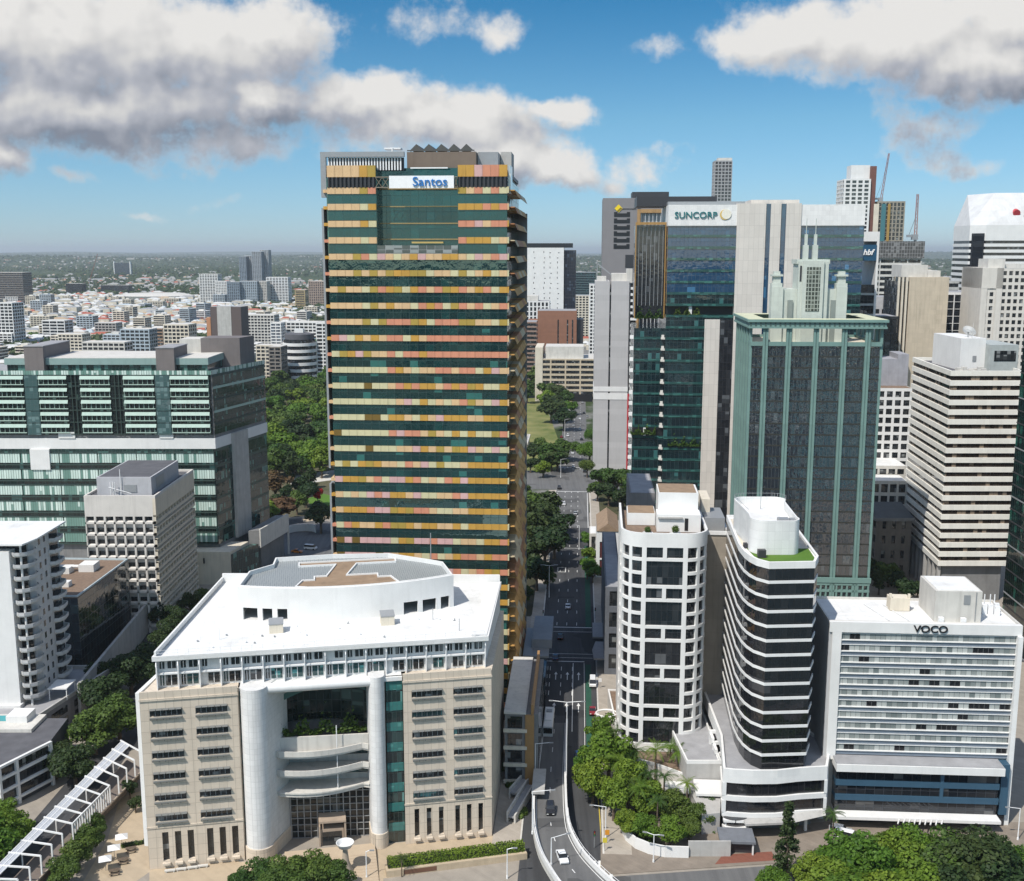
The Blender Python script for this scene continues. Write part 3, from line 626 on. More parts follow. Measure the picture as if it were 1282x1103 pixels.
    for (x0, x1) in ((18.25, 18.65), (46.95, 50.25)):
        g = MB(); g.box(x0, x1, 1.2, 1.6, 0, 36); g.build('glazed_slot', glass('slot_glass', (.012, .02, .02), (.10, .24, .23), (.85, 2.18), .06, (.03, .05, .05), .06, 1.8), t)
        tsg = glass('teal_spandrel_glass', (.04, .16, .15), (.08, .24, .22), (.85, .9), .12, (.03, .08, .08), .06, 1.6)
        for z in range(8): q = MB(); q.box(x0+.02, x1-.02, 1.05, 1.19, 2.6+z*4.36, 4.4+z*4.36); q.build('teal_spandrel', tsg, t)
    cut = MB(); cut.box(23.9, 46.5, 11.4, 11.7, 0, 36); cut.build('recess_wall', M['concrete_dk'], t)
    ag = MB(); ag.poly([(27.35, 6.9, 0), (43.4, 5.2, 0), (43.4, 5.2, 11.6), (27.35, 6.9, 11.6)]); ag.poly([(24.3, 2.4, 0), (24.5, 2.3, 0), (27.4, 6.9, 11.6), (27.3, 6.9, 11.6)])
    ag.build('atrium_glazing', glass('atrium_glass', (.02, .022, .022), (.13, .12, .10), (1.35, 1.45), .1, None, .07, 1.5, .05), t)
    gm = MB()
    for i in range(13):
        f = i/12; x, y = 27.35+f*16.05, 6.8-f*1.7; gm.box(x-.1, x+.1, y-.3, y, 0, 11.6)
    for j in range(9):
        z = j*1.45; gm.prism([(27.35, 6.65), (43.4, 4.95), (43.4, 5.1), (27.35, 6.8)], z, z+.13)
    gm.build('atrium_frame', M['grey_metal'], t)
    for i, (z, out) in enumerate(((11.8, 3.2), (15.9, 3.0), (19.9, 2.8))):
        ed = [(24.2, 3.6)] + [(24.2+f*19.3, 3.6-out*math.sin(math.pi*min(1, f*.9+.1))*.9+f*.2) for f in [k/14 for k in range(1, 14)]] + [(43.4, 2.6), (43.4, 9), (27.4, 9), (27.4, 6.9)]
        s = MB(); s.prism(ed, z, z+.45 if i else z+.7); bal = s.build('balcony', M['concrete_lt'], t)
        pr = MB(); pr.wall(ed[:15][::-1], .25, z+.45, z+1.55) if i else pr.wall(ed[:15][::-1], .25, z+.7, z+1.0); pr.build('balustrade', M['concrete_lt'], bal)
        if i < 2:
            g = MB(); g.poly([(24.6, 8.2, z+1.0), (43.4, 6.2, z+1.0), (43.4, 6.2, z+3.9), (24.6, 8.2, z+3.9)]); g.build('balcony_window', M['win_teal'], t)
            bb = MB(); bb.prism([(24.4, 8.0), (43.4, 5.9), (43.4, 6.15), (24.4, 8.15)], z+.5, z+1.9); bb.build('balcony_wall', M['concrete'], t)
    uw = MB(); pts = [(24.4, 8.6)] + [(24.4+f*19, 8.6-2.2*f+2.2*math.sin(f*math.pi)) for f in [k/10 for k in range(1, 10)]] + [(43.4, 6.4)]
    for p, q in zip(pts[:-1], pts[1:]): uw.poly([(*p, 24.5), (*q, 24.5), (*q, 35.2), (*p, 35.2)])
    uw.build('recess_glazing', glass('recess_glass', (.008, .015, .014), (.07, .10, .09), (1.3, 2.6), .12, (.012, .02, .02), .14, 1.5), t)
    pg = MB(); rp_ = random.Random(2)
    for i in range(900):
        x = rp_.uniform(25, 43); d = Vector((rp_.gauss(0, 1), rp_.gauss(0, 1), rp_.gauss(0, 1))).normalized(); c = Vector((x, 5.6+rp_.uniform(-.7, .7), 23.2+abs(rp_.gauss(0, 1.1))*(1+.8*math.sin(x*1.3)))); e = d.orthogonal()*.3; f = d.cross(e).normalized()*.3; pg.poly([c-e, c-f, c+e, c+f])
    pg.build('planting', M['leaf'], t)
    gp = MB(); gp.wall([(43.4, 3.4), (24.4, 4.6)], .4, 20.3, 23.4); gp.build('planter_wall', M['concrete_lt'], t)
    # teal arch band inside the recess
    ar = MB()
    for k in range(12):
        f0, f1 = k/12, (k+1)/12; zz = lambda f: 27.5+5.5*math.sin(math.pi*(.12+f*.62))
        x0, x1 = 24.6+f0*18.6, 24.6+f1*18.6; ar.poly([(x0, 6.0, zz(f0)), (x1, 6.0, zz(f1)), (x1, 6.0, zz(f1)+1.3), (x0, 6.0, zz(f0)+1.3)])
    ar.build('arch_band', plain('teal_panel', (.05, .12, .11), .4), t)
    # entrance porch
    po = MB(); po.box(33.2, 37.9, 2.6, 5.6, 0, 3.6); po.box(32.9, 33.2, 2.2, 5.8, 0, 4.4); po.box(38.0, 38.4, 2.0, 5.6, 0, 5.2); po.prism([(32.9, 2.0), (38.4, 1.8), (38.4, 5.6), (32.9, 5.8)], 5.21, 5.6); po.build('entrance_porch', solid('porch_stone', (.38, .30, .23), .8), t)
    pd = MB(); pd.box(33.6, 37.5, 2.5, 2.58, .1, 3.0); pd.build('entrance_door', M['win_dark'], t)
    fl = MB(); fl.tube((37.0, 2.3, 12), (37.0, 2.3, 26), .1, 6); fl.build('flagpole', M['white_metal'], t)
    return t
def flat_lattice():
    m, nt, b = nodes('lattice_roof_panels'); k = NT(nt); tc = k.n('ShaderNodeTexCoord'); sp = k.n('ShaderNodeSeparateXYZ'); k.l(tc.outputs['Object'], sp.inputs[0])
    u, v = k.math('MULTIPLY', k.math('ADD', sp.outputs[0], sp.outputs[1]), 1.1), k.math('MULTIPLY', k.math('SUBTRACT', sp.outputs[0], sp.outputs[1]), 1.1)
    j = k.math('MAXIMUM', k.math('LESS_THAN', k.math('FRACT', u), .38), k.math('LESS_THAN', k.math('FRACT', v), .38))
    n = k.noise(tc.outputs['Object'], .25, 3); c = k.mix(n.outputs['Fac'], (.045, .055, .06), (.15, .17, .18)); k.l(k.mix(j, c, (.33, .35, .35)), b.inputs['Base Color']); b.inputs['Roughness'].default_value = .5; return m
courts()
_ca, _sa = math.cos(R(10.65)), math.sin(R(10.65))
def CW(x, y): return (-71.2+x*_ca-y*_sa, 199.1+x*_sa+y*_ca)
# roof plant boxes stand on the courts' roof: things of their own
for (u, v, lb) in ((346, 791, 'small beige plant box with skylight lid, left one on the white court roof'), (485, 781, 'small beige plant box with skylight lid, right one on the white court roof')):
    x, y = G(u, v, 42.6); o = thing('roof_plant_box', lb, 'plant box', (x, y, 42.61), 12)
    b = MB(); b.box(-1.4, 1.4, -1.1, 1.6, 0, 2.0); b.build('housing', M['beige'], o); b = MB(); b.poly([(-1.5, -1.2, 2.05), (1.5, -1.2, 2.05), (1.5, 1.7, 2.5), (-1.5, 1.7, 2.5)]); b.box(-1.5, 1.5, -1.2, -1.1, 1.9, 2.04); b.build('lid', M['grey_metal'], o)
# ------------------------------------------------------------ the tall tower with bands of coloured panels
def tower_with_bands():
    t = thing('office_tower', 'tall office tower banded with orange, pink and cream panels between dark green glass', 'tower', (-44.4, 270.8, 0), -3.73)
    Wd, Dp = 43.4, 48.0; n = 22; pw = Wd/n
    cols = {'cream': (.56, .51, .31), 'ochre': (.50, .28, .055), 'peach': (.62, .42, .23), 'pink': (.58, .36, .34), 'coral': (.58, .245, .15), 'gold': (.38, .265, .055), 'brown': (.16, .10, .02)}
    keys = list(cols); mats = [solid('panel_'+k, c, .5, .09, .5, .14, panel=(pw, 50), joint=.6, jw=.06) for k, c in cols.items()]
    rnd = random.Random(5)
    def pick(k, i):
        r = rnd.random(); left = i < 7
        if k in (5, 6) and i > 11: return 'coral' if r < .94 else 'brown'
        if 7 <= k <= 12 and left: return 'cream' if r < .9 else 'brown'
        if k >= 18 and left: return 'pink' if r < .85 else 'brown'
        if 13 <= k <= 17 and i > 16: return 'ochre' if r < .94 else 'brown'
        if k < 5 and i < 4: return 'peach' if r < .85 else 'gold'
        return rnd.choice(['cream', 'ochre', 'peach', 'pink', 'coral', 'gold', 'peach', 'cream', 'coral', 'ochre'])
    gl = glass('green_band_glass', (.006, .023, .024), (.03, .13, .115), (pw, 3.93), .08, (.010, .016, .016), .07, 2.0, .02, .02, tint=(.72, 1, .94), off=(0, 1.1))
    gu = glass('teal_upper_glass', (.004, .036, .038), (.012, .09, .09), (pw, 3.93), .03, (.02, .05, .05), .07, 1.7, .03, .02, tint=(.7, 1, 1), off=(0, .6))
    core = MB(); core.box(.6, Wd-.6, .9, Dp-.2, 0, 118.9); core.box(.6, 10.9, .9, Dp-.2, 118.9, 138); core.box(32.5, Wd-.6, .9, Dp-.2, 118.9, 138); core.box(10.9, 32.5, 5.2, Dp-.2, 118.9, 138)
    core.build('core', M['black'], t)
    def band(k, z0, z1, x0=0, x1=n, name='panel_band'):
        b = MB()
        for i in range(x0, x1):
            b.box(i*pw+.02, (i+1)*pw-.02, .17, .5, z0, z1, keys.index(pick(k, i)))
        return b.build(name, mats, t)
    for k in range(30):
        zc = 118.4-3.93*k
        band(k, zc-.72, zc+.70)
        g = MB(); g.box(.1, Wd-.1, .38, .75, zc-3.93+.75, zc-.75); g.build('glass_band', gl, t)
    # upper storeys with the recess between two shoulders
    rc0, rc1 = 6, 16.5
    for k, zc in enumerate((122.3, 126.2, 130.2, 134.0)):
        band(-1-k, zc-.74, zc+.74, 0, 6); band(-1-k, zc-.74, zc+.74, 16, n)
        for (a, b) in ((.1, 6*pw-.02), (16*pw+.02, Wd-.1)):
            g = MB(); g.box(a, b, .38, .75, zc-3.9+.75, zc-.75); g.build('glass_band', gu, t)
    band(-6, 137.2, 139.9, 0, 6); band(-6, 137.2, 139.9, 16, n)
    for (a, b) in ((0, 6), (16, n)):
        l = MB()
        for i in range((b-a)*2): x = (a+i/2)*pw; l.box(x+.2, x+.62, .05, .5, 134.75, 137.19)
        l.box(a*pw+.1, b*pw-.1, .55, .7, 134.75, 137.19); l.build('louvre', M['dark_metal'], t)
    x0, x1 = 6*pw, 16*pw
    rg = MB(); rg.box(x0, x1, 4.2, 4.6, 119.2, 139.5); rg.build('recess_glazing', gu, t)
    for z in (122.6, 126.4, 130.4, 134.6):
        r = MB(); r.box(x0, x1, 3.98, 4.19, z-.12, z+.12); r.build('recess_ledge', plain('gold_ledge', (.35, .25, .10), .5), t)
    for (xa, s) in ((x0, 1), (x1, -1)):
        r = MB(); r.box(min(xa, xa+s*.12), max(xa, xa+s*.12), .5, 4.19, 119.2, 139.5); r.build('recess_cheek', gu, t)
    r = MB(); r.box(x0+.12, x1-.12, .2, 4.1, 118.95, 119.2); r.build('recess_floor', M['grey_roof'], t)
    r = MB()
    for i in range(11): x = x0+.2+i*(x1-x0-.4)/10; r.box(x-.05, x+.05, .12, .2, 119.2, 121.2)
    r.box(x0+.1, x1-.1, .13, .18, 119.3, 121.1); r.build('glass_balustrade', glass('balustrade_glass', (.05, .07, .07), (.25, .28, .28), (2, 3), .3, (.3, .3, .3), .08, 1.6), t)
    gd = MB(); gd.box(x0+8, x1-4, 3.0, 3.8, 121.6, 122.0); gd.build('window_canopy', plain('gold_canopy', (.50, .36, .12), .5), t)
    # sign board hung across the top of the recess
    sg = MB(); sg.box(15.2, 30.7, -.55, -.1, 134.5, 137.4); sg.build('sign_board', plain('sign_white', (.82, .82, .82), .4), t)
    sf = MB()
    for (a, b) in ((x0, 15.1), (30.8, x1)):
        for z in (134.7, 137.1): sf.tube((a, -.3, z), (b, -.3, z), .12, 5)
        k = max(1, int((b-a)/1.6)); d = (b-a)/k
        for i in range(k): sf.tube((a+i*d, -.3, 134.7), (a+(i+1)*d, -.3, 137.1), .09, 4); sf.tube((a+i*d, -.3, 137.1), (a+(i+1)*d, -.3, 134.7), .09, 4)
    sf.build('sign_truss', plain('truss_brown', (.16, .13, .09), .6), t)
    text_obj('sign_lettering', 'Santos', 3.0, (25.0, -.75, 135.95), plain('sign_blue', (.015, .16, .46), .4), t, ext=.10, bold=.012, sx=1.06)
    # roof plant
    rf = MB(); rf.prism([(.4, 1.0), (10.8, 1.0), (10.8, 5.3), (32.6, 5.3), (32.6, 1.0), (Wd-.2, 1.0), (Wd-.2, Dp-.6), (.4, Dp-.6)], 138.01, 138.9); rf.build('roof', M['grey_roof'], t)
    lf = MB(); lf.box(-1.8, 18.5, 1.6, 2.8, 142.0, 143.2); lf.box(-1.8, -.5, 1.6, 2.8, 132.5, 141.99); lf.box(.5, 18, 7.3, 20, 138.91, 139.6); lf.build('plant_frame', M['grey_metal'], t)
    lv = MB()
    for i in range(26): x = -.1+i*.7; lv.box(x, x+.32, 2.2, 2.6, 138.91, 141.95)
    lv.build('plant_louvre', M['white_metal'], t); lv = MB(); lv.box(-.15, 18.3, 2.9, 3.1, 138.92, 141.9); lv.build('plant_backing', M['dark_metal'], t)
    bp = MB(); bp.box(18.6, 35.4, 5.5, 24, 138.91, 143.4); bp.build('plant_house', solid('brown_cladding', (.17, .13, .10), .6, .1), t)
    st = MB()
    for i in range(5):
        x = 19.4+i*3.05; st.poly([(x,6,143.9), (x+2.9,6,143.9), (x+1.45,6,145.3)]); st.poly([(x,6,143.9), (x+1.45,6,145.3), (x+1.45,22,145.3), (x,22,143.9)]); st.poly([(x+1.45,6,145.3), (x+2.9,6,143.9), (x+2.9,22,143.9), (x+1.45,22,145.3)]); st.tube((x+.1,6.2,143.4), (x+.1,6.2,144), .12, 4)
    st.box(18.6, 35, 5.8, 6, 143.6, 143.89); st.build('sawtooth_roof', plain('dark_sawtooth', (.07, .07, .065), .6), t)
    rb = MB(); rb.box(35.5, 40.5, 9, 22, 138.91, 143.6); rb.build('plant_house', M['grey_metal'], t); rb = MB(); rb.box(40.6, 43.3, 16, 26, 138.91, 144.2); rb.build('lift_tower', M['concrete'], t)
    ut = MB(); ut.box(20, 29, 1.6, 2.4, 139.2, 139.5); ut.box(33, 37, 1.8, 3.4, 138.91, 139.9); ut.tube((15, 6, 143.2), (15, 6, 144.4), .25, 6); ut.box(13, 17, 6, 9, 144.1, 144.5); ut.build('roof_equipment', M['white_metal'], t)
    # right-hand flank: sloping sunshades, one per storey, in front of dark glass
    fl = MB(); fl.box(Wd-.55, Wd-.1, 1, Dp-1, 0, 137); fl.build('side_glazing', gl, t)
    sm = [solid('shade_orange', (.60, .33, .10), .6, .15), solid('shade_cream', (.62, .50, .32), .6, .12), solid('shade_rust', (.45, .20, .09), .6, .15)]
    for k in range(-4, 30):
        zc = 118.4-3.93*k; b = MB()
        seg = 6; L = (Dp-2)/seg
        for i in range(seg):
            y0, y1 = 1.2+i*L, 1.2+(i+1)*L-.5; m = rnd.choice((0, 0, 0, 1, 2)); x = Wd-.05
            b.prism([(x, y0), (x+1.7, y0+.3), (x+1.7, y1), (x, y1)], zc-.2, zc+.05, m)
            b.poly([(x+1.7, y0+.3, zc+.05), (x+1.7, y1, zc+.05), (x+2.4, y1, zc-1.5), (x+2.4, y0+.3, zc-1.5)], m); b.poly([(x+1.64, y0+.3, zc+.02), (x+2.34, y0+.3, zc-1.5), (x+2.34, y1, zc-1.5), (x+1.64, y1, zc+.02)], m)
        if k >= 0 or True: b.build('sunshade', sm, t)
        e = MB(); e.box(Wd, Wd+.35, .1, 1.0, zc-.74, zc+.74); e.build('corner_panel', mats[rnd.choice((0, 1, 2))], t)
    ew = MB(); ew.box(Wd-.1, Wd+2.3, Dp-1.6, Dp, 0, 130); ew.build('end_wall', M['concrete_dk'], t)
    tw = MB(); tw.box(Wd, Wd+.6, 2.4, 9, 133.5, 139.9); tw.build('glass_screen', glass('pale_screen', (.35, .38, .4), (.6, .62, .64), (1.5, 3), .3, None), t)
    # left-hand frame of grey fins with its own small shades
    fr = MB(); fr.box(-1.7, -1.2, 1.0, 12, 66, 130); fr.box(-1.7, -1.2, 1.0, 12, 10, 62); fr.box(-1.7, 0, 4, 4.3, 129.5, 130.1); fr.box(-1.7, 0, 3, 3.4, 66, 66.6); fr.box(-1.7, 0, 3, 3.4, 61.6, 62.2); fr.build('side_frame', M['grey_metal'], t)
    for k in range(-4, 30):
        zc = 118.4-3.93*k; b = MB(); b.box(-1.15, -.02, .6, 9, zc-.55, zc+.2, 0); b.build('side_shade', [mats[rnd.choice((1, 2, 4))]], t)
    lg = MB(); lg.box(-.35, .08, 1, Dp-1, 0, 137); lg.build('side_glazing', gl, t)
    return t
tower_with_bands()
# small building with flat roof between the tower and the street
CONC = M['concrete_lt']
def side_block():
    t = thing('podium_building', 'low brown-framed building with pale flat roof at the foot of the banded tower', 'building', (-1.6, 234, 0), -3.73)
    b = MB(); b.box(0, 7.5, 0, 34, 0, 17.2); b.build('wall', M['concrete_dk'], t)
    for k in range(4):
        g = MB(); g.box(.6, 3.9, -.05, .1, 1.5+k*4.1, 4.3+k*4.1); g.build('window', M['win_dark'], t)
        g = MB(); g.box(7.4, 7.56, 1, 33, 1.5+k*4.1, 4.4+k*4.1); g.build('window', M['win_dark'], t)
        s = MB(); s.box(-.3, 5, -.5, -.06, .6+k*4.1, 1.4+k*4.1); s.build('balcony_front', M['beige'], t)
    r = MB(); r.box(-.2, 4.8, -.3, 34, 17.21, 17.7); r.build('roof', CONC, t)
    f = MB(); f.box(5.9, 6.5, -.2, 34, 17.21, 19.5); f.box(4.6, 6.6, -.4, .4, 0, 17.1); f.build('brown_fin', solid('bronze_fin', (.35, .20, .08), .5), t)
    c = MB(); c.box(6.6, 9.4, -12, -1, 4.2, 4.7); c.build('canopy', M['concrete'], t)
    t = thing('glass_annexe', 'dark glass annexe with curved metal roof between the banded tower and the intersection', 'building', (2.2, 271, 0), -3.73)
    b = MB(); b.box(0, 6.4, 0, 36, 0, 11); b.build('wall', glass('annexe_glass', (.012, .016, .02), (.06, .08, .09), (2, 3), .1, (.02, .02, .02), .08, 1.6), t)
    b = MB(); b.prism([(-.2, 14), (6.8, 14), (6.8, 36.4), (-.2, 36.4)], 11.01, 11.5); b.build('roof', M['grey_metal'], t)
    b = MB(); b.box(2, 7.5, 20, 40, 11.51, 14); b.build('roof_hood', solid('grey_hood', (.22, .24, .27), .5), t)
side_block()
# ------------------------------------------------------------ generic facades
def curtain(t, x0, x1, y0, y1, z0, floors, fh, gmat, smat, sh=1.2, proud=.15, faces='flr', gname='glass_band', sname='spandrel', base=True):
    """box tower: one glass band and one spandrel per floor on every shown face (parts of thing t)"""
    for k in range(floors):
        z = z0+k*fh
        g = MB(); g.box(x0, x1, y0, y1, z+sh+.01, z+fh-.01); g.build(gname, gmat, t)
        s = MB(); s.box(x0-proud, x1+proud, y0-proud, y1+proud, z, z+sh); s.build(sname, smat, t)
def loop_bands(t, pl, z0, floors, fh, sh, gmat, smat, proud=.25, gname='glass_band', sname='spandrel', last=True):
    inn = inset(pl, proud)
    for k in range(floors):
        z = z0+k*fh
        g = MB(); g.prism(inn, z+sh+.01, z+fh-.01, bottom=False); g.build(gname, gmat, t)
        s = MB(); s.prism(pl, z, z+sh); s.build(sname, smat, t)
# ------------------------------------------------------------ white tower with the rounded front and deep square windows
def round_tower():
    t = thing('round_fronted_tower', 'slim white tower with rounded front and grid of square dark windows', 'tower', (34.5, 240.6, 0), -4.5)
    hw, r = 9.9, 5.4
    path = [(-hw, 30), (-hw, 20), (-hw, 14), (-hw, r)] + arc(-hw+r, r, r, r, 180, 270, 18)[1:] + [(0, 0)] + arc(hw-r, r, r, r, 270, 360, 18) + [(hw, 14), (hw, 20), (hw, 30)]
    cum = [0]
    for a, b in zip(path[:-1], path[1:]): cum.append(cum[-1]+math.dist(a, b))
    mid = cum[path.index((0, 0))]
    def at(s, d=0):
        s += mid
        for i in range(len(cum)-1):
            if s <= cum[i+1] or i == len(cum)-2:
                f = (s-cum[i])/(cum[i+1]-cum[i]); a, b = path[i], path[i+1]
                dx, dy = b[0]-a[0], b[1]-a[1]; l = math.hypot(dx, dy); return (a[0]+dx*f-dy/l*d, a[1]+dy*f+dx/l*d)
    Z0, Z1, NR = 4.9, 56.3, 15; rh = (53.9-6.1)/NR
    ctr = [(-4.1, -.45), (.45, 4.1)]; side = []
    for i in range(5):
        a = 5.15+i*3.15; side += [(a, a+2.35), (-a-2.35, -a)]
    holes = []
    for k in range(NR):
        zt = 53.9-k*rh; zb = zt-2.48
        for a, b in side: holes.append((a, b, zb, zt))
        q = k % 3
        if q == 0:
            for a, b in ctr: holes.append((a, b, zb, zt))
        elif q == 1: holes.append((-4.1, 4.1, zt-rh-2.48, zt))
    ss = sorted({round(x, 4) for h in holes for x in h[:2]} | {round(-mid+.01, 4), round(cum[-1]-mid-.01, 4), 0} | {round(c-mid, 4) for c in cum[1:-1]})
    zs = sorted({Z0, Z1} | {h[i] for h in holes for i in (2, 3)})
    w = MB(); D = .5
    def inside(x, z): return any(h[0] < x < h[1] and h[2] < z < h[3] for h in holes)
    for a, b in zip(ss[:-1], ss[1:]):
        if b-a < 1e-3: continue
        col = [not inside((a+b)/2, (za+zb)/2) for za, zb in zip(zs[:-1], zs[1:])]
        for j, ok in enumerate(col):
            if ok: w.poly([(*at(a), zs[j]), (*at(b), zs[j]), (*at(b), zs[j+1]), (*at(a), zs[j+1])])
    def hc(h): return abs((h[0]+h[1])/2)
    vis = sorted(holes, key=hc)
    for n, h in enumerate(vis):
        a, b, z0, z1 = h
        w.poly([(*at(a), z0), (*at(a, D), z0), (*at(a, D), z1), (*at(a), z1)]); w.poly([(*at(b, D), z0), (*at(b), z0), (*at(b), z1), (*at(b, D), z1)])
        m = (a+b)/2; pts = [a] + [c for c in ss if a < c < b] + [b]
        for p, q in zip(pts[:-1], pts[1:]):
            w.poly([(*at(p), z1), (*at(p, D), z1), (*at(q, D), z1), (*at(q), z1)]); w.poly([(*at(p, D), z0), (*at(p), z0), (*at(q), z0), (*at(q, D), z0)])
    w.build('facade', M['white'], t)
    wg = glass('square_window_glass', (.010, .012, .015), (.10, .105, .11), (1.25, 2.6), .05, (.02, .02, .022), .06, 1.7, .03, .03)
    extra = MB()
    for n, h in enumerate(vis):
        a, b, z0, z1 = h; g = MB() if n < 99 else extra; pts = [a] + [c for c in ss if a < c < b] + [b]
        for p, q in zip(pts[:-1], pts[1:]): g.poly([(*at(p, D-.05), z0), (*at(q, D-.05), z0), (*at(q, D-.05), z1), (*at(p, D-.05), z1)])
        if n < 99: g.build('window', wg, t)
    ex = extra.build('window', wg, t); ex['kind'] = 'stuff'
    cap = MB(); cap.wall([at(s) for s in ss], .5, Z1-.01, Z1+.9); cap.build('parapet', M['white'], t)
    rf = MB(); rf.poly([(*at(s, .4), Z1-1.0) for s in ss]); rf.build('roof_terrace', M['brown_roof'], t)
    ph = MB(); ph.box(-1.5, 8.6, 8.5, 14, Z1-.9, Z1+3.2); ph.box(-1.0, 8.4, 14.05, 24, Z1-.9, Z1+7.2); ph.box(-8.2, -1.6, 14.5, 22, Z1-.9, Z1+2.0); ph.build('penthouse', M['white'], t)
    tr = MB(); tr.box(-.7, 7.9, 14.4, 23.6, Z1+7.21, Z1+7.4); tr.box(-8, -1.8, 14.7, 21.8, Z1+2.01, Z1+2.2); tr.build('penthouse_roof', M['tan_roof'], t)
    op = MB(); op.box(4.9, 5.7, 8.4, 8.49, Z1-.5, Z1+2.4); op.box(8.61, 8.7, 15, 20, Z1+1, Z1+4.5); op.build('penthouse_opening', M['black'], t)
    cn = MB(); cn.box(-1.3, 4.4, 7.9, 8.48, Z1+2.4, Z1+2.7); cn.build('penthouse_ledge', M['concrete'], t)
    rb = MB(); rb.box(9.95, 15.4, 13, 36, 0, Z1-2.5); rb.box(-hw+.3, 9.94, 30.01, 36, 0, Z1-2.5); rb.build('rear_wing', solid('raw_concrete', (.31, .27, .22), .9, .15, .2, .25, panel=(6, 3.3), joint=.88), t)
    rr = MB(); rr.box(9.94, 15.7, 12.7, 13.1, Z1-2.49, Z1-1.6); rr.box(15.2, 15.7, 13.1, 36, Z1-2.49, Z1-1.6); rr.build('rear_parapet', M['white'], t)
    rk = MB(); rk.box(10.2, 15.0, 16, 27, Z1-2.48, Z1+.8); rk.build('rear_plant', M['grey_metal'], t); rk = MB(); rk.box(9.96, 12, 22, 32, Z1-2.48, Z1+4); rk.build('rear_penthouse', M['beige'], t)
    return t
round_tower()
for (x, y, s, lb) in ((31.0, 244.5, 1.0, 'round white planter with shrub at the left on the white tower roof'), (37.2, 243.6, 1.2, 'round white planter with shrub in the middle of the white tower roof')):
    p = thing('planter', lb, 'planter', (x, y, 55.4)); b = MB(); b.lathe((0, 0, 0), [(.9*s, 0), (1.15*s, 1.1), (1.0*s, 1.1), (.9*s, .9)], 14); b.build('pot', M['white'], p)
    b = MB(); rr = random.Random(3)
    for i in range(160):
        d = Vector((rr.gauss(0, 1), rr.gauss(0, 1), rr.gauss(0, 1))).normalized()*.85*s*rr.uniform(.5, 1); c = Vector((0, 0, 1.7*s))+d; e = d.orthogonal().normalized()*.2; f = d.cross(e).normalized()*.2; b.poly([c-e, c-f, c+e, c+f])
    b.build('shrub', M['leaf'], p)
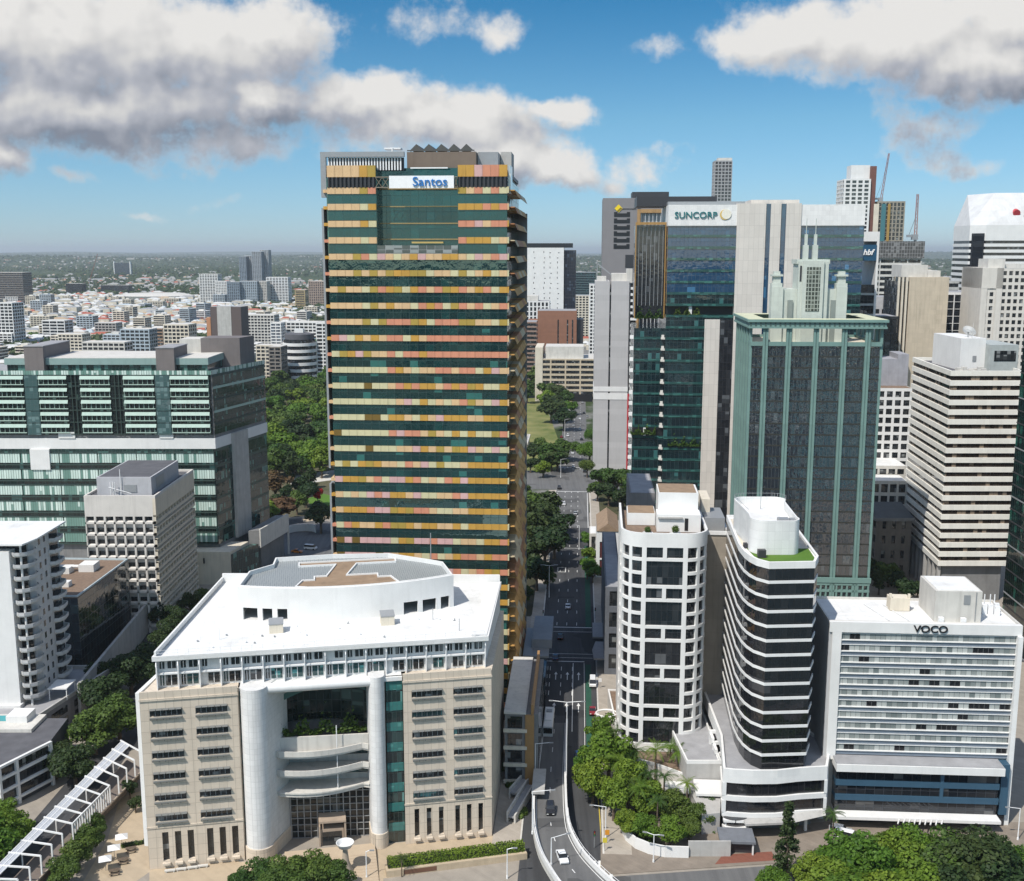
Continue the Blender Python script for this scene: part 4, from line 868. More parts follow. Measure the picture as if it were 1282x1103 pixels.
# ------------------------------------------------------------ black and white striped tower with its chamfered nose
def striped_tower():
    t = thing('striped_tower', 'dark glass tower wrapped in white bands, with white rounded rooftop plant house', 'tower', (51.4, 212.8, 0), 0)
    pl = [(0, 0), (9.4, .6), (11.2, 4.9), (13.6, 40), (-.9, 40), (-3.3, 14), (-3.3, 8.5), (-2.9, 5.2), (-2.0, 2.4)]
    gm = glass('smoke_glass', (.010, .011, .014), (.05, .05, .055), (1.5, 3.05), .04, (.004, .004, .005), .06, 1.75, .03, .02)
    fh = 3.08; z0 = 17.2
    loop_bands(t, pl, z0-.1, 13, fh, .60, gm, M['white'], .12)
    g = MB(); g.prism(inset(pl, .5), 14.0, z0-.11, bottom=False); g.build('glass_band', gm, t)
    top = z0-.1+13*fh; p = MB(); p.prism(pl, top, top+.9, bottom=True); p.build('roof', M['white'], t); pr = MB(); pr.ring(pl, .5, top+.9, top+1.4); pr.build('parapet', M['white'], t)
    ga = MB(); ga.poly([(.6, .9, top+.94), (9.0, 1.4, top+.94), (10.4, 5.0, top+.94), (11.0, 12, top+.94), (-2.0, 12, top+.94), (-1.6, 3, top+.94)]); ga.build('roof_lawn', M['lawn'], t)
    tn = MB(); tn.poly([(11.1, 12.01, top+.95), (12.8, 38, top+.95), (-.5, 38, top+.95), (-2.7, 14, top+.95), (-2.0, 12.01, top+.95)]); tn.build('roof_deck', M['beige'], t)
    # plant house: rounded plan, open-topped
    ph = [(10.3, 5.5)] ; ph = arc(8.2, 4.9, 2.4, 2.6, -70, 20, 8) + [(11.4, 20)] + arc(9.6, 22, 2.6, 3, 10, 90, 6) + arc(3.2, 22, 2.6, 3, 90, 170, 6) + [(1.0, 9)] + arc(3.4, 6.2, 2.9, 3.8, 190, 268, 8)
    hz = top+.96; h = MB(); h.ring(ph, .3, hz, hz+7.2); sh_ = lambda o: (setattr(o, 'location', (-2.5, 4.6, 0)), o)[1]; sh_(h.build('plant_house', M['white_panel'], t, smooth=True))
    f = MB(); f.prism(inset(ph, .35), hz+5.3, hz+5.5); sh_(f.build('plant_roof', M['roof_white'], t))
    q = MB(); q.box(4.2, 9.8, 4.4, 8.6, hz+5.51, hz+5.6); sh_(q.build('plant_well', M['beige'], t)); q = MB(); q.box(6.8, 9.0, 6, 8.2, hz+5.61, hz+6.6); q.box(9.05, 10.2, 5.6, 7.2, hz+5.61, hz+6.7); sh_(q.build('roof_equipment', M['grey_metal'], t))
    rl = MB()
    for a, b in zip(ph[9:24], ph[10:25]): rl.tube((a[0], a[1], hz+7.2), (a[0], a[1], hz+8), .04, 4); rl.tube((a[0], a[1], hz+8), (b[0], b[1], hz+8), .04, 4)
    rl.tube((6, 20, hz+5.5), (6, 20, hz+10.5), .07, 5); sh_(rl.build('railing', M['grey_metal'], t))
    e = MB(); e.box(-1.2, .4, 4.6, 5.8, top+.97, top+2.6); e.box(-2.6, -1.8, 12, 13, top+.97, top+2); e.build('roof_equipment', M['dark_metal'], t)
    # ---- podium with two ribbon windows and a stepped terrace wing to its left
    pd = thing('hotel_podium', 'white curving podium with two dark ribbon windows below the striped tower', 'building', (43.6, 212.6, 0), 0)
    P = [(0, 0), (2, -.5), (6, -1.0), (11, -.9), (16, .2), (21.8, .9), (23.8, 6.5), (24.6, 14), (9, 46), (3.0, 44), (2.4, 16)]
    b = MB(); b.prism(P, 13.0, 13.9); b.ring(P, .5, 13.9, 14.6); b.build('roof_edge', M['white'], pd); b = MB(); b.prism(inset(P, .52), 13.91, 13.95); b.build('roof', M['grey_roof'], pd)
    ip = inset(P, .5)
    for (z0, z1) in ((11.6, 12.99), (7.6, 8.7), (4.1, 5.0)):
        b = MB(); b.prism(P, z0, z1); b.build('white_band', M['white'], pd, smooth=True)
    for (z0, z1) in ((8.71, 11.59), (5.01, 7.59)):
        b = MB(); b.prism(ip, z0, z1); b.build('ribbon_window', gm, pd, smooth=True)
        b = MB(); b.box(-.05, .75, -.15, .5, z0, z1); b.prism([(21.2, .7), (21.9, .8), (24, 7), (23.4, 7)], z0, z1); b.build('end_pier', M['white'], pd)
    b = MB(); b.prism(inset(P, 3.0), 0, 4.09); b.build('ground_floor', M['concrete_dk'], pd)
    for x in (14.3, 17.6): b = MB(); b.box(x, x+.55, .9, 1.5, 0, 4.09); b.build('column', M['white'], pd)
    b = MB(); b.prism([(4.3, -3.4), (14.0, -2.6), (13.2, .4), (4.1, -.6)], 3.6, 4.05); b.poly([(14.1, -2.5, 3.8), (21.6, -.3, 4.3), (21.6, .8, 4.9), (13.3, .3, 4.9)]); b.build('entrance_canopy', M['concrete'], pd)
    b = MB(); b.prism([(0, -.6)]+arc(2.8, -.4, 2.9, 2.4, 200, 330, 8)+[(5.2, 1)], 2.1, 2.6); b.build('entrance_balcony', M['white'], pd, smooth=True); b = MB(); b.prism([(0, -.4)]+arc(2.8, -.2, 2.6, 1.7, 200, 330, 8)+[(5.2, 1.2)], 2.61, 4.09); b.build('bay_window', gm, pd, smooth=True)
    for k in range(6):
        f = k/5; z = 12.6-f*6.6; x, y = G(893+f*21, 914+f*70, z); x -= 43.6; y -= 212.6
        fr = MB(); fr.box(x-.9, x+3.4, y-.35, y+.35, z-.7, z); fr.box(x-.9, x-.3, y-3.2, y-.36, z-1.6, z-.5); fr.box(x-.9, x-.3, y-.3, y+.3, z-3.5, z-.71); o = fr.build('terrace_frame', M['white'], pd)
        g = MB(); g.box(x-.2, x+3.3, y-2.6, y-.4, z-2.6, z-1.9); g.build('terrace_window', gm, o)
    b = MB(); b.prism([(-4.2, -.5), (-.3, .2), (2.2, 12.9), (-5.2, 12.9)], 0, 4.6); b.prism([(-5.4, 13), (2.2, 13), (2.8, 44), (-7.4, 44)], 4.61, 9.2); b.build('terrace_wing', solid('wing_grey', (.40, .39, .375), .85, .12), pd)
    b = MB(); b.prism(inset([(-5.4, 13), (2.2, 13), (2.8, 44), (-7.4, 44)], .4), 9.21, 9.3); b.build('wing_roof', M['grey_roof'], pd); b = MB(); b.ring([(-5.4, 13), (2.2, 13), (2.8, 44), (-7.4, 44)], .35, 9.21, 10.0); b.build('wing_parapet', M['white'], pd)
    return t
striped_tower()
# ------------------------------------------------------------ hotel slab with the sign
def hotel():
    t = thing('hotel_building', 'wide white hotel slab with thin window rows, blue-banded podium and rooftop plant boxes', 'hotel', (66.3, 219.5, 0), -3.73)
    Wd, Dp = 38.6, 17.0; zt = 43.7
    core = MB(); core.box(.4, Wd-.2, .5, Dp, 0, zt-.6); core.build('core', M['concrete_lt'], t)
    lw = MB(); lw.box(-.2, .39, 0, Dp, 0, zt-.3); lw.build('side_wall', solid('grey_side_wall', (.45, .45, .45), .8, .12), t)
    f = MB(); f.box(.4, 2.3, -.35, .49, 13.5, zt-2); f.build('pilaster', M['white'], t); f = MB(); f.box(Wd-.75, Wd+.2, -1.1, .49, 0, zt-2); f.build('pilaster', M['white'], t); f = MB(); f.box(-.9, .39, -.7, .3, 0, 13.0); f.build('pilaster', M['white'], t)
    f = MB(); f.box(-.2, Wd+.2, -.35, .6, zt-1.99, zt+.2); f.build('fascia', M['white'], t)
    text_obj('sign_lettering', 'VOCO', 2.1, (20.3, -.5, zt-.95), plain('sign_black', (.01, .01, .012), .4), t, ext=.12, bold=.03, sx=1.12)
    nf = 11; zb = 14.6; fh = (zt-2.2-zb)/nf
    cur = curtain_glass()
    for k in range(nf):
        z = zb+k*fh
        g = MB(); g.box(2.3, Wd-.76, .15, .49, z+1.03, z+fh-.15); o = g.build('window_row', cur, t)
        s = MB(); s.box(2.3, Wd-.76, .02, .49, z, z+.85); s.build('blue_grey_spandrel', solid('blue_grey_panel', (.20, .235, .28), .5, .08), t)
        s = MB(); s.box(2.31, Wd-.77, -.28, .49, z+.86, z+1.02); s.box(2.31, Wd-.77, -.06, .49, z+fh-.14, z+fh-.01); s.build('white_ledge', M['white'], t)
    rf = MB(); rf.box(.2, Wd, .65, Dp-.3, zt-.59, zt-.3); rf.build('roof', M['roof_white'], t); kb = MB(); kb.ring([(-.2, .6), (Wd+.2, .6), (Wd+.2, Dp), (-.2, Dp)], .35, zt-.29, zt+.2); kb.build('roof_kerb', M['concrete_lt'], t)
    bx = MB(); bx.box(21.8, 31.3, 2.6, 13.5, zt-.29, zt+6.4); bx.build('lift_house', M['concrete_lt'], t); r = MB(); r.box(22.3, 30.8, 3.1, 13, zt+6.41, zt+6.55); r.build('lift_house_roof', M['roof_white'], t)
    v = MB(); v.box(27.6, 28.9, 2.5, 2.59, zt+3.6, zt+5.6); v.box(30, 30.15, 2.45, 2.59, zt, zt+6.3); v.build('louvre', M['grey_metal'], t)
    a = MB(); a.box(14.5, 18.6, 9, 12, zt-.2, zt+2.6); a.box(14.3, 14.8, 9.2, 9.7, zt+2.6, zt+3.5); a.box(18.2, 18.7, 9.2, 9.7, zt+2.6, zt+3.5); a.build('cooling_unit', M['beige'], t)
    a = MB()
    for (x, y) in ((23, 1.6), (27.5, 1.4), (34, 8), (35.2, 8), (36.3, 7), (36.9, 9), (33.2, 12)): a.box(x-.5, x+.5, y, y+.9, zt-.28, zt+.9+.9*(x > 33))
    for x in (34.5, 35.7, 36.6): a.tube((x, 10, zt-.28), (x, 10, zt+3.6), .12, 5)
    for y in (4, 6.5): a.box(3, 13, y, y+.15, zt-.28, zt-.1)
    for x in (12.9, 17): a.tube((x, 1, zt-.1), (x-3, 13, zt-.1), .1, 4)
    a.build('roof_equipment', M['white_metal'], t)
    # podium: blue bands, ribbon windows, white canopy
    pdg = glass('podium_glass', (.010, .012, .016), (.09, .09, .09), (1.9, 2.0), .12, (.03, .035, .045), .08, 1.6)
    b = MB(); b.box(1.8, Wd-2.5, -4.2, .48, 12.6, 14.2); b.build('podium_fascia', M['white'], t); b = MB(); b.box(1.8, Wd-2.6, -3.9, .48, 14.21, 14.4); b.build('podium_roof', M['grey_roof'], t)
    blue = solid('blue_panel', (.035, .085, .135), .5, .08)
    for (z0, z1) in ((10.2, 12.59), (6.9, 8.9), (3.2, 5.6)):
        g = MB(); g.box(2.1, Wd-3.1, -2.6, .47, z0, z1); g.build('ribbon_window', pdg, t)
    for (z0, z1) in ((8.91, 10.19), (5.61, 6.89)):
        s = MB(); s.box(2.1, Wd-2.9, -2.9, .47, z0, z1); s.build('blue_band', blue, t)
    s = MB(); s.box(23.6, 24.3, -2.95, -2.65, 5.7, 12.58); s.build('blue_pier', blue, t); s = MB(); s.box(Wd-2.45, Wd-.8, -2.2, .4, 3, 14.2); s.build('blue_pier', blue, t)
    s = MB(); s.box(2.0, Wd-3, -5.4, .46, 2.5, 3.15); s.build('entrance_canopy', M['white'], t)
    pg = MB()
    for i in range(9): x = 14+i*1.1; pg.prism([(x, -7.0), (x+.3, -7.0), (x+1.0, -5.45), (x+.7, -5.45)], 2.75, 3.0)
    pg.build('pergola_slat', M['white'], t)
    gf = MB(); gf.box(3, Wd-1, -1.5, .45, 0, 2.49); gf.build('ground_floor', M['dark_metal'], t)
    return t
def curtain_glass():
    """bedroom windows: light curtains behind most panes, a few open and dark"""
    m, nt, b = nodes('curtained_windows'); k = NT(nt); obj, s, z = k.st(); sx = k.math('DIVIDE', s, 1.05); cb = k.n('ShaderNodeCombineXYZ'); k.l(k.math('FLOOR', sx), cb.inputs[0]); k.l(k.math('FLOOR', k.math('DIVIDE', k.math('SUBTRACT', z, 14.6), 2.445)), cb.inputs[1])
    wn = k.n('ShaderNodeTexWhiteNoise', noise_dimensions='2D'); k.l(cb.outputs[0], wn.inputs['Vector'])
    cb2 = k.n('ShaderNodeCombineXYZ'); k.l(k.math('FLOOR', k.math('DIVIDE', s, 2.1)), cb2.inputs[0]); k.l(k.math('FLOOR', k.math('DIVIDE', k.math('SUBTRACT', z, 14.6), 2.445)), cb2.inputs[1]); wn2 = k.n('ShaderNodeTexWhiteNoise', noise_dimensions='2D'); k.l(cb2.outputs[0], wn2.inputs['Vector'])
    pl = k.n('ShaderNodeTexWave'); pl.inputs['Scale'].default_value = 1.6; mp = k.n('ShaderNodeMapping'); mp.inputs['Scale'].default_value = (1, 1, 0); k.l(obj, mp.inputs[0]); k.l(mp.outputs[0], pl.inputs['Vector'])
    c = k.mix(wn.outputs['Value'], (.12, .145, .145), (.46, .48, .46)); c = k.mix(k.math('MULTIPLY', pl.outputs['Fac'], .3), c, (.14, .16, .16))
    op = k.math('LESS_THAN', wn2.outputs['Value'], .12); c = k.mix(op, c, (.012, .013, .015))
    j = k.math('LESS_THAN', k.math('FRACT', sx), .08); c = k.mix(j, c, (.12, .12, .12)); k.l(c, b.inputs['Base Color']); b.inputs['Roughness'].default_value = .12; b.inputs['IOR'].default_value = 1.5; return m
hotel()
# ------------------------------------------------------------ helper for towers further back: glass bands per floor behind a wall grid
GL = {}
def gm(key, *a, **k):
    if key not in GL: GL[key] = glass('glass_'+key, *a, **k)
    return GL[key]
G_DARK = lambda: gm('dark', (.012, .014, .018), (.10, .11, .12), (1.5, 3.3), .12, (.015, .015, .018), .07, 1.7)
G_BLUE = lambda: gm('blue', (.010, .045, .10), (.04, .15, .28), (1.6, 4.4), .06, (.015, .03, .05), .08, 1.9)
G_GREEN = lambda: gm('green', (.006, .016, .020), (.04, .13, .13), (1.6, 4.4), .08, (.012, .03, .035), .08, 1.9)
def px_box(u0, u1, vt, Y, zb=0):
    """place and size of a front wall at distance Y from where its top edge is seen"""
    a, b = AY(u0, vt, Y), AY(u1, vt, Y); return a[0], b[0]-a[0], (a[2]+b[2])/2
def block(name, label, cat, u0, u1, vt, Y, dep, wall, gl, floors=None, fh=3.4, mod=3.0, style='grid', sill=1.3, pier=.8, rz=-3.73, group=None, roof=None, z0=0, top=1.2, plant=None, lit=None):
    X, w, H = px_box(u0, u1, vt, Y)
    t = thing(name, label, cat, (X, Y, 0), rz, group); floors = floors or max(1, int((H-top-z0)/fh)); fh = (H-top-z0)/floors
    if style == 'blank':
        b = MB(); b.box(0, w, 0, dep, 0, H); b.build('wall', wall, t)
    else:
        wl = MB(); th = .35
        if z0 > .1: wl.box(0, w, 0, dep, 0, z0)
        for k in range(floors):
            z = z0+k*fh
            wl.box(0, w, 0, dep, z, z+sill)
        wl.box(0, w, 0, dep, H-top, H)
        if style in ('grid', 'fins'):
            n = max(1, round(w/mod)); nd = max(1, round(dep/mod)); pr = -.25 if style == 'fins' else .004
            for i in range(n+1):
                x = i*(w-pier)/n
                wl.box(x+.002, x+pier-.002, pr, .6, z0, H-.003)
            for i in range(1, nd+1):
                y = i*(dep-pier)/nd
                for xx in ((pr, .6), (w-.6, w-pr)): wl.box(xx[0], xx[1], y, y+pier, z0, H-.003)
        wl.build('wall', wall, t)
        for k in range(floors):
            z = z0+k*fh; g = MB(); g.box(th, w-th, th, dep-th, z+sill+.005, z+fh-.005); g.build('window_band', gl, t)
    r = MB(); r.box(.4, w-.4, .4, dep-.4, H+.005, H+.06); r.build('roof', roof or M['grey_roof'], t)
    if plant:
        for (a, b2, c, d, h) in plant:
            p = MB(); p.box(a*w, b2*w, c*dep, d*dep, H+.07, H+h); p.build('plant_house', M['concrete_lt'] if h < 6 else wall, t)
    t['H'] = H; t['w'] = w
    del t['H']; del t['w']
    return t, w, H
# ------------------------------------------------------------ green postmodern tower with its white crown
def teal_tower():
    t = thing('green_pilaster_tower', 'dark glass tower ribbed with green pilasters, crowned by stepped white spires', 'tower', (75.6, 350, 0), -3.73)
    gr = solid('sea_green_stone', (.165, .275, .25), .6, .1, .3, .1, panel=(50, 3.6), joint=.8); W2, D = 41.5, 33.0
    dk = gm('pm', (.008, .013, .020), (.05, .065, .075), (1.15, 3.6), .06, (.018, .024, .026), .10, 2.6, .02, .10)
    fh = 3.6; n = 21; zb = 14.4
    for k in range(n):
        z = zb+k*fh; g = MB(); g.box(.8, W2-.8, .8, D-.8, z+.5, z+fh-.005); g.build('glass_band', dk, t)
        s = MB(); s.box(.75, W2-.75, .75, D-.75, z, z+.495); s.build('spandrel', plain('dark_spandrel', (.035, .035, .03), .4), t)
    ztop = zb+n*fh
    for x in (4.8, 12.1, 20.6, 29.4, 36.7):
        b = MB(); b.box(x-.80, x-.15, -.1, .79, 0, 95.6); b.box(x+.15, x+.80, -.1, .79, 0, 95.6); b.box(x-.15, x+.15, .2, .79, 0, 95.6); b.build('pilaster', gr, t)
    for i in range(6):
        y = .9+i*6.0; b = MB(); b.box(-.1, .74, y, y+1.9, 0, 95.6); b.build('pilaster', gr, t)
    for i in range(6):
        y = .9+i*6.0; b = MB(); b.box(W2-.74, W2+.1, y, y+1.9, 0, 95.6); b.build('pilaster', gr, t)
    b = MB(); b.ring([(.3, .3), (W2-.3, .3), (W2-.3, D-.3), (.3, D-.3)], .7, ztop, ztop+1.3); b.build('string_course', gr, t)
    b = MB(); b.box(.9, W2-.9, .9, D-.9, ztop, ztop+.4); b.build('roof', M['beige'], t)
    b = MB(); o = [(-.8, -.8), (W2+.8, -.8), (W2+.8, D+.8), (-.8, D+.8)]; b.ring(o, 2.2, 95.61, 96.2); b.ring(inset(o, .25), 1.9, 96.2, 97.6); b.ring(inset(o, -.3), 2.4, 97.6, 98.4)
    b.build('cornice', gr, t)
    b = MB(); b.ring(inset(o, .0), 5.5, 98.41, 98.5); b.build('cornice_roof', solid('pale_cornice_top', (.52, .53, .38), .8, .1), t)
    b = MB()
    for i in range(28): x = -.3+i*1.53; b.box(x, x+.5, -.7, -.56, 96.3, 97.5)
    b.build('dentil', plain('dark_green', (.06, .10, .09), .6), t)
    # base: arcade of small square openings
    b = MB(); b.box(-.3, W2+.3, -.3, .2, 12.6, 14.3)
    for i in range(25): x = i*1.7; b.box(x, x+.55, -.05, .6, 1, 12.6)
    for z in (1, 4.6, 7.0, 9.4, 11.7): b.box(0, W2, -.1, .6, z, z+.7)
    b.build('arcade', gr, t); b = MB(); b.box(.7, W2-.7, .7, D-.7, 0, 14.3); b.build('arcade_glass', dk, t)
    # crown
    cw = solid('pale_green_stone', (.50, .54, .49), .7, .08, .3, .08, panel=(1.5, 1.5), joint=.9); yc = 11.0
    b = MB(); b.box(9.5, 31, yc+.6, yc+12, ztop+.4, 107.5); b.box(7.9, 11.6, yc-.2, yc+4, ztop+.4, 108.2); b.box(28.6, 32.0, yc-.2, yc+4, ztop+.4, 108.2); b.box(16.1, 25.6, yc-.8, yc+9, ztop+.4, 116.4); b.box(15.6, 26.1, yc+.1, yc+9.6, 115.6, 117.0)
    b.box(17.4, 24.0, yc-1.6, yc-.8, ztop+.4, 116.6); b.build('crown', cw, t)
    b = MB(); b.box(18.6, 22.9, yc-1.75, yc-1.61, 100.5, 114.6); b.build('crown_window', gm('crown', (.05, .06, .05), (.16, .18, .15), (1.05, 1.35), .2, (.30, .33, .29), .28, 1.5), t)
    for x in (13.2, 27.0): b = MB(); b.box(x, x+1.6, yc-.05, yc+.59, ztop+.4, 104); b.build('crown_slot', plain('slot_grey', (.22, .25, .23), .6), t)
    b = MB(); b.box(16.5, 17.1, yc-.9, yc-.81, 110, 115); b.build('crown_slot', M['dark_metal'], t)
    for x in (9.6, 30.3):
        b = MB(); b.box(x-1.7, x+1.7, yc+.2, yc+3.4, 108.21, 109.4); b.box(x-1.2, x+1.2, yc+.6, yc+3, 109.4, 111.6); b.box(x-1.8, x+1.8, yc, yc+3.6, 111.6, 112.2); b.box(x-1, x+1, yc+.8, yc+2.8, 112.2, 113.2); b.build('crown_urn', cw, t)
    for x in (18.5, 21.5):
        b = MB(); b.box(x-.8, x+.8, yc+1, yc+2.6, 117.0, 121.6); b.box(x-.45, x+.45, yc+1.4, yc+2.3, 121.6, 125.0); b.tube((x, yc+1.8, 125), (x, yc+1.8, 130), .12, 5); b.build('spire', cw, t)
    return t
teal_tower()
# ------------------------------------------------------------ glass office tower with pale stone core and white sign bands
def sign_tower():
    Y = 440; X, w, H = px_box(837, 1079, 259, Y)
    t = thing('glass_office_tower', 'wide blue-green glass office tower with pale stone core and white sign band', 'tower', (X, Y, 0), -3.73)
    k2 = w/242.0; L = lambda u: (u-837)*k2; fh = 4.46; n = 29; D = 40
    stone = solid('pale_stone_panel', (.60, .56, .51), .6, .06, .2, .06, panel=(1.9, 4.46), joint=.74, jw=.09)
    band = gm('sunband', (.02, .07, .065), (.05, .16, .14), (1.6, 1.0), .3, (.02, .05, .05), .06, 1.7)
    zt = n*fh
    for k in range(n):
        z = k*fh; up = z > 75; gl = G_BLUE() if z > 100 else G_GREEN()
        for (a, b, nm) in ((0, L(922), 0), (L(1001), w, 1)):
            if 92.5 < z < 96 and nm == 0:
                g = MB(); g.box(a+.2, b, 3.5, D, z+1.1, z+fh); g.build('recessed_floor', M['black'], t)
                c = MB(); c.box(9, 10.2, .6, 1.8, z+.3, z+fh); c.build('column', M['white'], t)
            else:
                g = MB(); g.box(a, b, 0, D, z+1.01, z+fh-.01); g.build('glass_band', gl, t)
            s = MB(); s.box(a-.05, b, -.22, D, z, z+1.0); s.build('spandrel', band, t)
    c = MB(); c.box(L(922), L(957.5), -.9, D-1, 0, zt+8.5); c.box(L(963.5), L(976), -.9, D-1, 0, zt+8.5); c.box(L(982.5), L(1001), -.9, D-1, 0, zt+8.5); c.box(L(940), L(1000), 3, D-2, zt+8.5, zt+10); c.build('stone_core', stone, t)
    for (a, b) in ((957.5, 963.5), (976, 982.5)):
        s = MB(); s.box(L(a)+.01, L(b)-.01, -.3, 4, 0, zt+8.3); s.build('window_slot', G_BLUE(), t)
    st = MB(); st.box(L(886), L(905), -.6, 1, 0, 92.9); st.build('stone_strip', stone, t); st = MB(); st.box(L(905)+.02, L(921.9), -.5, 1, 0, 92.9); st.build('dark_strip', G_DARK(), t)
    for (a, b) in ((0, L(922)-.01), (L(1001)+.01, w)):
        s = MB(); s.box(a, b, -.5, D, zt+.01, zt+8.0); s.build('sign_band', M['white_panel'], t)
    teal = plain('sign_teal', (.02, .16, .17), .4)
    text_obj('sign_lettering', 'SUNCORP', 3.4, (10.6, -.75, zt+4.0), teal, t, ext=.15, bold=.03, sx=1.06)
    d = MB(); d.tube((22.4, -.51, zt+4.4), (22.4, -.8, zt+4.4), 1.9, 24); d.build('sign_disc', plain('sun_disc', (.75, .72, .62), .4), t); d = MB(); d.tube((21.9, -.51, zt+4.2), (21.9, -.7, zt+4.2), 2.0, 24); d.build('sign_disc_edge', plain('sun_gold', (.6, .42, .12), .4), t)
    # lower wing on the left, one green band per floor, white balcony ends at the joint
    zw = 92.9; nw = int(zw/fh)
    for k in range(nw):
        z = k*fh
        g = MB(); g.box(-12.4, -.02, 2.0, D-4, z+1.01, z+fh-.01); g.build('glass_band', G_GREEN(), t)
        s = MB(); s.box(-12.5, -.06, 1.8, D-4, z, z+1.0); s.build('spandrel', band, t)
        if k != 10: b = MB(); b.prism([(-1.7, .9), (-.2, -.3), (-.06, 1.7), (-1.7, 1.75)], z+.1, z+.85); b.prism([(-1.5, 1.1), (-.5, .3), (-.4, 1.6), (-1.5, 1.7)], z+.86, z+1.8); b.build('balcony_end', M['concrete_lt'], t)
        b = MB(); b.prism([(-14.0, 3), (-12.55, 1.9), (-12.55, 4)], z+.1, z+1.5); b.build('balcony_end', M['white'], t)
    for (xa, xb, y, z, nm) in ((-12, -1, 2.4, zw+.2, 'a'), (3, 14, .5, 93.9, 'b'), (-13, -3, 1.2, 46.2, 'c'), (2, 15, -.5, 41.9, 'd')):
        g = MB(); rr = random.Random(int(z))
        for i in range(420):
            x = rr.uniform(xa, xb); d = Vector((rr.gauss(0, 1), rr.gauss(0, 1), rr.gauss(0, 1))).normalized(); c2 = Vector((x, y+rr.uniform(-.6, .6), z+abs(rr.gauss(0, 1.0))*(1+.7*math.sin(x*1.7)))); e = d.orthogonal()*.35; f = d.cross(e).normalized()*.35; g.poly([c2-e, c2-f, c2+e, c2+f])
        g.build('terrace_plants', M['leaf'], t)
    for zz in (44.6,):
        b = MB(); b.box(-12.45, -.1, 1.7, 2.1, zz+1.1, zz+4.3); b.build('recessed_floor', M['black'], t); b = MB(); b.box(-8, -7, 1.4, 1.69, zz+1, zz+4.3); b.build('column', M['white'], t)
    fr = MB(); fr.box(-12.4, -12.0, 6, 7, zw, zw+38); fr.box(-.6, -.2, 6, 7, zw, zw+38); fr.box(-12, -.6, 6, 7, zw+37, zw+38); fr.build('upper_frame', solid('bronze_frame', (.36, .21, .07), .5), t)
    g = MB(); g.box(-11.9, -.3, 8, 30, zw, zw+36.9); g.build('upper_wing', G_DARK(), t)
    f = MB()
    for i in range(7): x = -11+i*1.6; f.box(x, x+.18, 7.4, 8, zw+5, zw+36.9)
    f.build('fin', M['grey_metal'], t)
    rp = MB(); rp.box(-11.8, 20, 12, 34, zt+8.01, zt+11.8); rp.build('plant_house', M['dark_metal'], t); rp = MB(); rp.box(0, 30, 3, 10, zt+8.01, zt+9.4); rp.build('plant_house', M['grey_metal'], t)
sign_tower()
# ------------------------------------------------------------ slim grey tower on the right of the street
def grey_tower():
    Y = 600; X, w, H = px_box(745, 797, 352, Y)
    t = thing('slim_grey_tower', 'slim grey concrete tower with two white stripes and a red edge', 'tower', (X, Y, 0), -3.73); gy = solid('grey_render', (.44, .43, .43), .8, .05, .2, .08, panel=(50, 3.1), joint=.95)
    z1 = ZT(770, 500, Y); z2 = ZT(770, 484, Y)
    b = MB(); b.box(0, 7.9, 0, 26, 0, H); b.box(8.8, 18.4, 0, 26, 0, H); b.box(18.41, w, 3, 26, 0, H-1); b.build('wall', gy, t); b = MB(); b.box(7.91, 8.79, .4, 24, 0, H-4); b.build('window_slot', M['win_dark'], t)
    for (a, c) in ((z1, z1+3.4), (z2-2.6, z2)):
        s = MB(); s.box(-.15, 18.5, -.2, 26, a, c); s.build('white_stripe', M['white'], t)
    r = MB(); r.box(18.4, 19.2, -.25, 1, 0, z1+2); r.box(18.4, w+.5, -.25, .5, z1+2, z1+3.2); r.build('red_edge', plain('red_trim', (.45, .03, .04), .5), t)
    for k in range(int(H/3.3)):
        z = k*3.3; b = MB(); b.box(19.25, w+.2, -.1, 2.95, z, z+1.25); b.build('balcony', M['white'], t); b = MB(); b.box(19.3, w-.2, 2.6, 2.98, z+1.3, z+3.2); b.build('balcony_opening', M['black'], t)
    b = MB(); b.box(1, 6, 4, 12, H, H+2.5); b.box(9, 18, 4, 20, H, H+4); b.box(17, 20, 2, 12, H-.9, H+6.5); b.build('plant_house', M['concrete_lt'], t); b = MB(); b.prism([(1.0, 14), (1.4, 14), (1.4, 26), (1.0, 26)], H, H+10); b.poly([(1, 14, H+10), (12, 14, H+1), (12, 14, H+.4), (1, 14, H+9)]); b.build('roof_screen', M['grey_metal'], t)
grey_tower()
